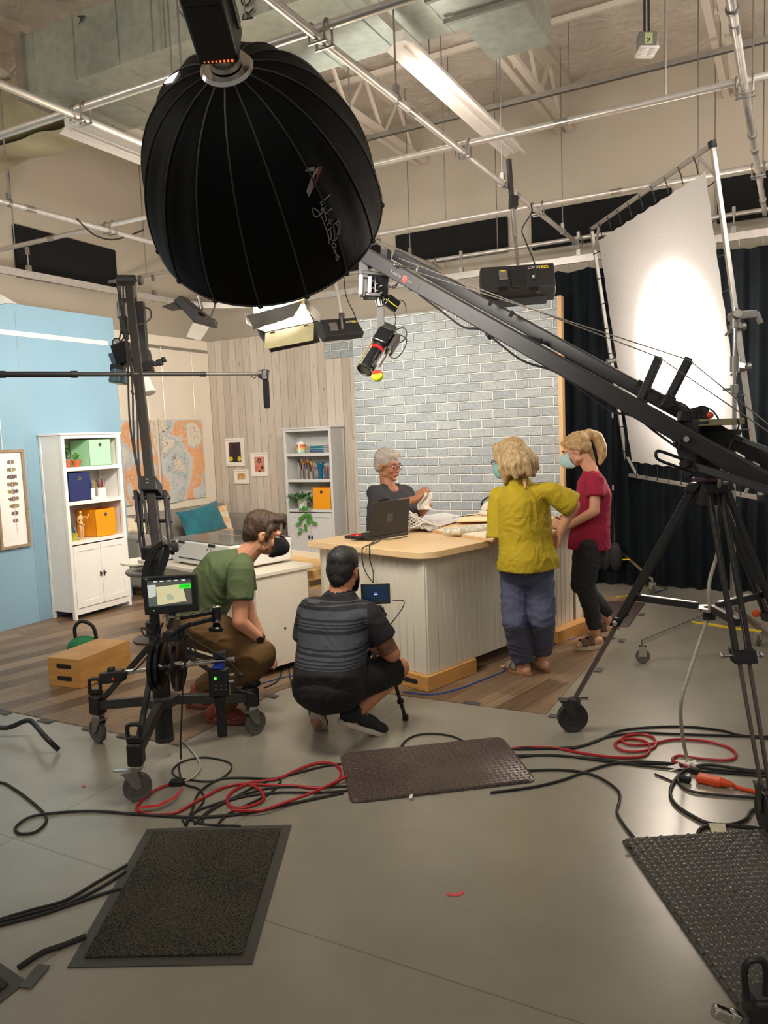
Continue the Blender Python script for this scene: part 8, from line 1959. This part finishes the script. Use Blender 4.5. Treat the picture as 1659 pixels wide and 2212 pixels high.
m = BM_(); tors(m, [(pel - Z * .055, .168, .156), (pel + Z * .02, .163, .148), (lerp(pel, che, .5), .160, .132), (che, .172, .128), (neck - Z * .075, .150, .10), (neck - Z * .035, .10, .075), (neck - Z * .002, .066, .058)], f3); m.cap(lerp(neck, shN, .5) - Z * .035, .046, shN, .056); m.cap(lerp(neck, shF, .5) - Z * .035, .046, shF, .056); m.cyl(shN + Z * .01, lerp(shN, elN, .55), .058, .07, 18); m.cyl(shF + Z * .01, lerp(shF, elF, .55), .058, .07, 18)
m.skin('shirt', mcloth('raspberry_linen', (150, 20, 56), .1, .45, 16), S, .0075, 5, .006, (9, 9, 8))
bt_ = mcloth('faded_black_denim', (42, 40, 42), .25, .3, 20); m = BM_(); m.ball(pel - Z * .13, (.13, .13, .10), 20, 12); m.cap(hN, .10, knN, .075); m.cap(hF, .10, knF, .075); m.cyl(knN, anN + Z * .03, .073, .055, 18); m.cyl(knF, anF + Z * .05, .073, .055, 18); m.ball(knN, .076); m.ball(knF, .076); m.skin('trousers', bt_, S, .0075, 4, .005, (9, 9, 20))
hr3 = mhair('blonde_ponytail', (140, 102, 64), (212, 176, 122), (30, 30, 10)); m = BM_(); h.b(m, -.02, 0, .048, (.104, .084, .086)); h.b(m, -.048, 0, .01, (.070, .078, .07)); 
for e in (-1, 1): m.chain([h.p(.07, e * .04, .088), h.p(.03, e * .078, .04), h.p(-.03, e * .084, -.005)], [.02, .016, .014])
b0 = pd(1273, 936, D); m.chain([h.p(-.07, 0, .085), b0, pd(1290, 944, D), pd(1299, 965, D), pd(1301, 985, D), pd(1296, 1002, D)], [.034, .034, .042, .042, .032, .012]); m.chain([h.p(-.08, 0, -.02), pd(1286, 1000, D + .02)], [.03, .008]); m.skin('hair', hr3, S, .0065, 3, .003, (22, 22, 8), fine=.003)
h.face(S, irisb, brownlip, darkbrow); mask(h, S, mat('pale_blue_surgical_mask', (172, 204, 210), .8), .35)
su = mat('tan_leather_strap', (110, 84, 68), .7); so2 = mat('cream_platform_sole', (212, 192, 158), .7)
sandal(V((anN.x, anN.y, 0)), to3, S, su, so2, th=.035, z0=VZ, buckle=False); sandal(V((anF.x, anF.y, 0)), to3, S, su, so2, th=.04, z0=.028, pitch=.0, buckle=False)

# ---- 4 man in green bending over his knees
D = 4.42; S = ppl('person in green shirt and brown trousers with black mask, bending with a hand on knee', fl(480, 1560))
f4 = (HR * .96 + HF * .12).normalized(); h = Head(pd(570, 1154, D), f4 - Z * .30, 0, 1.02)
neck = pd(528, 1204, D); che = pd(490, 1238, D); pel = pd(428, 1335, D); shN = pd(520, 1232, D - .19); shF = pd(520, 1222, D + .17); elN = pd(518, 1343, D - .24); wrN = pd(568, 1386, D - .13); elF = pd(536, 1322, D + .2); wrF = pd(570, 1392, D + .16)
hN = pd(432, 1352, D - .10); hF = pd(432, 1350, D + .10); knN = pd(560, 1416, D - .12); knF = pd(548, 1404, D + .14); fN = fl(478, 1562); fF = fl(432, 1530); anN = V((fN.x, fN.y, .10)); anF = V((fF.x, fF.y, .10)); to4 = (HR * .95 - HF * .12).normalized()
sk4 = mskin('light_skin', (216, 152, 116)); m = BM_(); h.base(m, neck, .056); m.chain([neck, che, lerp(che, pel, .5), pel], [.06, .10, .10, .11]); m.cap(shN, .05, shF, .05); m.chain([shN, elN, wrN], [.050, .042, .028]); m.chain([shF, elF, wrF], [.05, .042, .028])
handf(m, wrN, pd(582, 1408, D - .10) - wrN, -RT * .5 - Z * .6, -FW, 1.0, .35); handf(m, wrF, pd(582, 1410, D + .14) - wrF, -RT * .5 - Z * .6, FW, 1.0, .35)
m.chain([hN, knN, anN], [.09, .06, .042]); m.chain([hF, knF, anF], [.09, .06, .042])
for an in (anN, anF): m.cap(an - Z * .05 - to4 * .03, .036, an - Z * .06 + to4 * .13, .03)
m.skin('body', sk4, S, .0055, 3)
m = BM_(); up4 = -HR * .6 + Z * .8; tors(m, [(pel - HR * .03 - Z * .02, .18, .13), (lerp(pel, che, .3) + up4 * .01, .18, .135), (lerp(pel, che, .7) + up4 * .03, .19, .14), (che + up4 * .025, .195, .13), (lerp(che, neck, .55), .165, .095), (neck, .085, .065)], HR * .6 - Z * .8); m.cap(lerp(neck, shN, .5), .060, shN, .072); m.cap(lerp(neck, shF, .5), .060, shF, .072); m.cyl(shN + Z * .01, lerp(shN, elN, .58), .075, .075, 20); m.cyl(shF + Z * .01, lerp(shF, elF, .55), .075, .075, 20); m.skin('shirt', mcloth('olive_green_jersey', (84, 98, 62), .08, .3, 9), S, .0075, 5, .006, (8, 8, 8))
ol = mcloth('brown_twill', (104, 76, 38), .1, .4, 10); m = BM_(); m.ball(pel - Z * .02, (.16, .17, .15), 20, 12); m.cap(hN, .125, knN, .092); m.cap(hF, .125, knF, .092); m.ball(knN, .094); m.ball(knF, .094); m.cyl(lerp(knN, anN, .02), lerp(knN, anN, .93), .09, .072, 20); m.cyl(lerp(knF, anF, .02), lerp(knF, anF, .9), .09, .072, 20); m.skin('trousers', ol, S, .0075, 4, .007, (10, 10, 10))
hr4 = mhair('dark_brown_hair', (38, 26, 20), (92, 66, 46), (40, 40, 26)); m = BM_(); h.b(m, -.022, 0, .052, (.104, .085, .086)); h.b(m, -.056, 0, .012, (.068, .079, .078)); h.b(m, .03, 0, .100, (.058, .064, .032)); m.chain([h.p(.07, .03, .108), h.p(.098, .045, .085), h.p(.104, .052, .05)], [.018, .013, .006]); m.cap(h.p(-.07, 0, -.03), .05, h.p(-.05, 0, -.07), .03)
for e in (-1, 1): m.chain([h.p(.03, e * .070, .05), h.p(.022, e * .076, .0), h.p(.022, e * .073, -.03)], [.016, .012, .006])
m.skin('hair', hr4, S, .006, 4, .002, (14, 14, 14), fine=.004); h.face(S, irisb, brownlip, darkbrow); mask(h, S, mat('black_face_mask', (18, 18, 19), .8), .55)
wd = (wrN - elN).normalized(); MB().lathe(wrN - wd * .03 - wd * .011, wd, [(.031, 0), (.034, .002), (.034, .020), (.031, .022)], 20).build('watch_strap', mat('brown_watch_strap', (60, 40, 34), .6), S)
oc = wrN - wd * .03 - FW * .033 + RT * .008; MB().obox(oc, wd * .036, FW * .012, wd.cross(FW).normalized() * .032).build('watch_case', M['blackgloss'], S, bevel=.004)
def shoe(c, to, S, up, sole, z0=.001, pitch=0, k=1.0, nm='shoe', logo=None):
    to = V(to).normalized(); s_ = Z.cross(to); piv = V((c.x, c.y, 0)) + to * .13 * k + Z * z0; R_ = Matrix.Rotation(pitch, 3, s_)
    P = lambda a, b, z: piv + R_ @ ((to * (a - .13) + s_ * b + Z * z) * k)
    prof = []; n = 24
    for i in range(n):
        a = 2 * math.pi * i / n; x = math.cos(a); y = math.sin(a); prof.append((x * .142 + .048, y * (.047 - .008 * (1 - x) * .5) ))
    o = MB().prism([P(x, y, 0) for x, y in prof], R_ @ (Z * .028 * k)).build(nm, sole, S, bevel=.006)
    m = BM_(); rr_ = Matrix((R_ @ to, R_ @ s_, R_ @ Z)).transposed()
    m.ball(P(.13, 0, .042), V((.062, .042, .03)) * k, rot=rr_); m.ball(P(.05, 0, .055), V((.09, .041, .04)) * k, rot=rr_); m.ball(P(-.05, 0, .055), V((.045, .038, .045)) * k, rot=rr_); m.cap(P(-.03, 0, .06), .042 * k, P(-.02, 0, .09), .042 * k)
    m.skin('upper', up, o, .006, 3)
    m = MB()
    for i in range(4): m.tube([P(.04 + .02 * i, -.026, .088 - .008 * i), P(.045 + .02 * i, 0, .099 - .009 * i), P(.04 + .02 * i, .026, .088 - .008 * i)], .0025 * k, 5)
    m.build('laces', logo or up, o); return o, P
rd = mat('rust_canvas', (140, 66, 56), .8); rs_ = mat('rust_rubber_sole', (120, 60, 50), .7)
shoe(fN, to4, S, rd, rs_, z0=.003); shoe(fF, to4, S, rd, rs_, z0=VZ)
for an in (anN, anF): MB().cyl(an - Z * .03, an + Z * .05, .046, .05, 16).build('sock', mat('pink_sock', (176, 92, 92), .9), S)

# ---- 5 crouching man seen from behind
D = 4.22; S = ppl('person crouching with back turned in charcoal striped polo and black shorts', fl(730, 1590))
f5 = (HF * .93 + HR * .36).normalized(); h = Head(pd(742, 1232, D + .06), f5 - Z * .22, 0, 1.02)
neck = pd(734, 1285, D + .02); che = pd(722, 1350, D + .0); pel = pd(712, 1474, D - .10); shL = pd(672, 1318, D + .06); shR = pd(792, 1326, D - .02); elR = pd(846, 1412, D - .0); wrR = pd(800, 1392, D + .25); elL = pd(655, 1420, D + .16); wrL = pd(720, 1410, D + .34)
hR = pd(742, 1478, D - .06); hL = pd(682, 1480, D - .02); knR = pd(858, 1444, D + .14); knL = pd(690, 1440, D + .42)
aR = fl(770, 1592); aL = fl(686, 1588); ankR = V((aR.x, aR.y, .135)) - f5 * .0; ankL = V((aL.x, aL.y, .15)); toR = (HR * .86 + HF * .25).normalized(); toL = (HF * .95 + HR * .1).normalized()
sk5 = mskin('tan_skin', (196, 132, 96)); m = BM_(); h.base(m, neck, .06); m.chain([neck, che, pel], [.066, .11, .12]); m.cap(shL, .055, shR, .055); m.chain([shR, lerp(shR, elR, .6), elR, wrR], [.058, .056, .048, .032]); m.chain([shL, elL, wrL], [.058, .048, .032])
handf(m, wrR, HF * .6 - HR * .6, -Z, HR, 1, .5); handf(m, wrL, HF * .5 + HR * .6, -Z, -HR, 1, .5)
m.chain([hR, knR], [.10, .068]); m.chain([knR, lerp(knR, ankR, .35), ankR], [.060, .062, .040]); m.chain([hL, knL], [.10, .068]); m.chain([knL, lerp(knL, ankL, .35), ankL], [.060, .062, .040])
m.cap(ankR - Z * .05, .03, ankR - Z * .105 + toR * .10, .02); m.cap(ankL - Z * .06, .03, ankL - Z * .12 + toL * .07, .02); m.skin('body', sk5, S, .0055, 3)
t = NT('charcoal_striped_polo'); zz = t.xyz()[2]; stops = [(.0, 0)]
zy = lambda y: 1.65 - (y - 942) * 4.12 / 1665
bands = [(1428, 1426), (1423, 1420), (1417, 1413), (1410, 1404), (1399, 1394), (1390, 1362), (1354, 1351), (1348, 1345), (1342, 1338), (1333, 1316), (1308, 1306), (1302, 1300)]
msk = None
for a, b in bands:
    k_ = t.math('MULTIPLY', t.math('GREATER_THAN', zz, zy(a)), t.math('LESS_THAN', zz, zy(b))); msk = k_ if msk is None else t.math('MAXIMUM', msk, k_)
fwd = t.node('ShaderNodeVectorMath', operation='DOT_PRODUCT'); t.link(t.obj(), fwd.inputs[0]); fwd.inputs[1].default_value = HR[:]
inb = t.math('MULTIPLY', t.math('LESS_THAN', fwd.outputs['Value'], (pd(795, 1350, 4.2) - V(S['_org'])).dot(HR)), 1.0)
dk_ = t.ramp(t.noise(6), [(.3, rgb(23, 21, 24)), (.7, rgb(30, 28, 31))]); t.base(t.mix(t.math('MULTIPLY', msk, inb), dk_, rgb(66, 70, 78))); t.set(.8); t.bump(t.noise(9, det=4, dist=1.2), .25, .02)
m = BM_(); tors(m, [(pel - Z * .06, .175, .15), (pel + Z * .03, .192, .165), (lerp(pel, che, .45), .188, .15), (che, .195, .145), (lerp(che, neck, .5), .185, .125), (neck - Z * .045, .125, .09), (neck + Z * .022, .076, .070)], f5); m.cap(lerp(neck, shL, .5) - Z * .03, .066, shL, .074); m.cap(lerp(neck, shR, .5) - Z * .03, .066, shR, .074); m.cyl(shR + Z * .0, lerp(shR, elR, .66), .078, .084, 20); m.cyl(shL, lerp(shL, elL, .6), .078, .08, 20); m.skin('polo_shirt', t.m, S, .0075, 5, .005, (7, 7, 7))
m = MB(); m.lathe(neck - Z * .03, Z + f5 * .25, [(.078, 0), (.075, .03), (.068, .055), (.064, .056), (.064, .03), (.07, 0)], 24, caps=False); m.build('collar', mat('charcoal_collar', (26, 24, 28), .85), S)
sh_ = mcloth('black_shorts', (21, 21, 22), .1, .35, 12); m = BM_(); m.ball(pel - Z * .03, (.195, .18, .135), 20, 12); m.cap(hR, .118, lerp(hR, knR, .6), .092); m.cap(hL, .135, lerp(hL, knL, .6), .105); m.cyl(hR, lerp(hR, knR, .97), .112, .088, 20); m.cyl(hL, lerp(hL, knL, .97), .12, .098, 20); m.skin('shorts', sh_, S, .0075, 4, .006, (9, 9, 9))
hr5 = mhair('black_hair', (12, 11, 11), (34, 30, 28), (40, 40, 18), .45); m = BM_(); h.b(m, -.018, 0, .046, (.102, .086, .09)); h.b(m, -.052, 0, .0, (.066, .078, .085)); h.b(m, .03, 0, .096, (.055, .062, .040)); m.cap(h.p(-.06, 0, -.05), .056, h.p(-.05, 0, -.075), .045); m.skin('hair', hr5, S, .0065, 4, .0015, (16, 16, 16), fine=.002); h.face(S, irisb, brownlip, darkbrow); mask(h, S, M['rubber'], .3)
MB().grid(lambda u, v: lerp(lerp(shR, elR, .70), elR, u * .8) + (lambda d: (d.orthogonal().normalized() * math.cos(v * 2.2 - 2.4) + d.cross(d.orthogonal().normalized()) * math.sin(v * 2.2 - 2.4)) * (.0595 - .008 * u))((elR - shR).normalized()), 8, 8).build('arm_tattoo', mat('tattoo_ink', (128, 88, 68), .6, var=.35, scale=40), S)
blk = mat('black_knit_upper', (26, 28, 30), .7); wsl = mat('off_white_sole', (204, 192, 172), .6); wl_ = mat('reflective_grey_lace', (150, 148, 144), .4)
o, P = shoe(V((ankR.x, ankR.y, 0)) - toR * .03, toR, S, blk, wsl, pitch=-.0 + .42, k=1.05, nm='running_shoe', logo=wl_)
o2, P2 = shoe(V((ankL.x, ankL.y, 0)) - toL * .05, toL, S, blk, wsl, pitch=.75, k=1.02, nm='running_shoe', logo=wl_)
for an in (ankR, ankL): MB().cyl(an - Z * .03, an + Z * .035, .044, .045, 16).build('sock', M['rubber'], S)
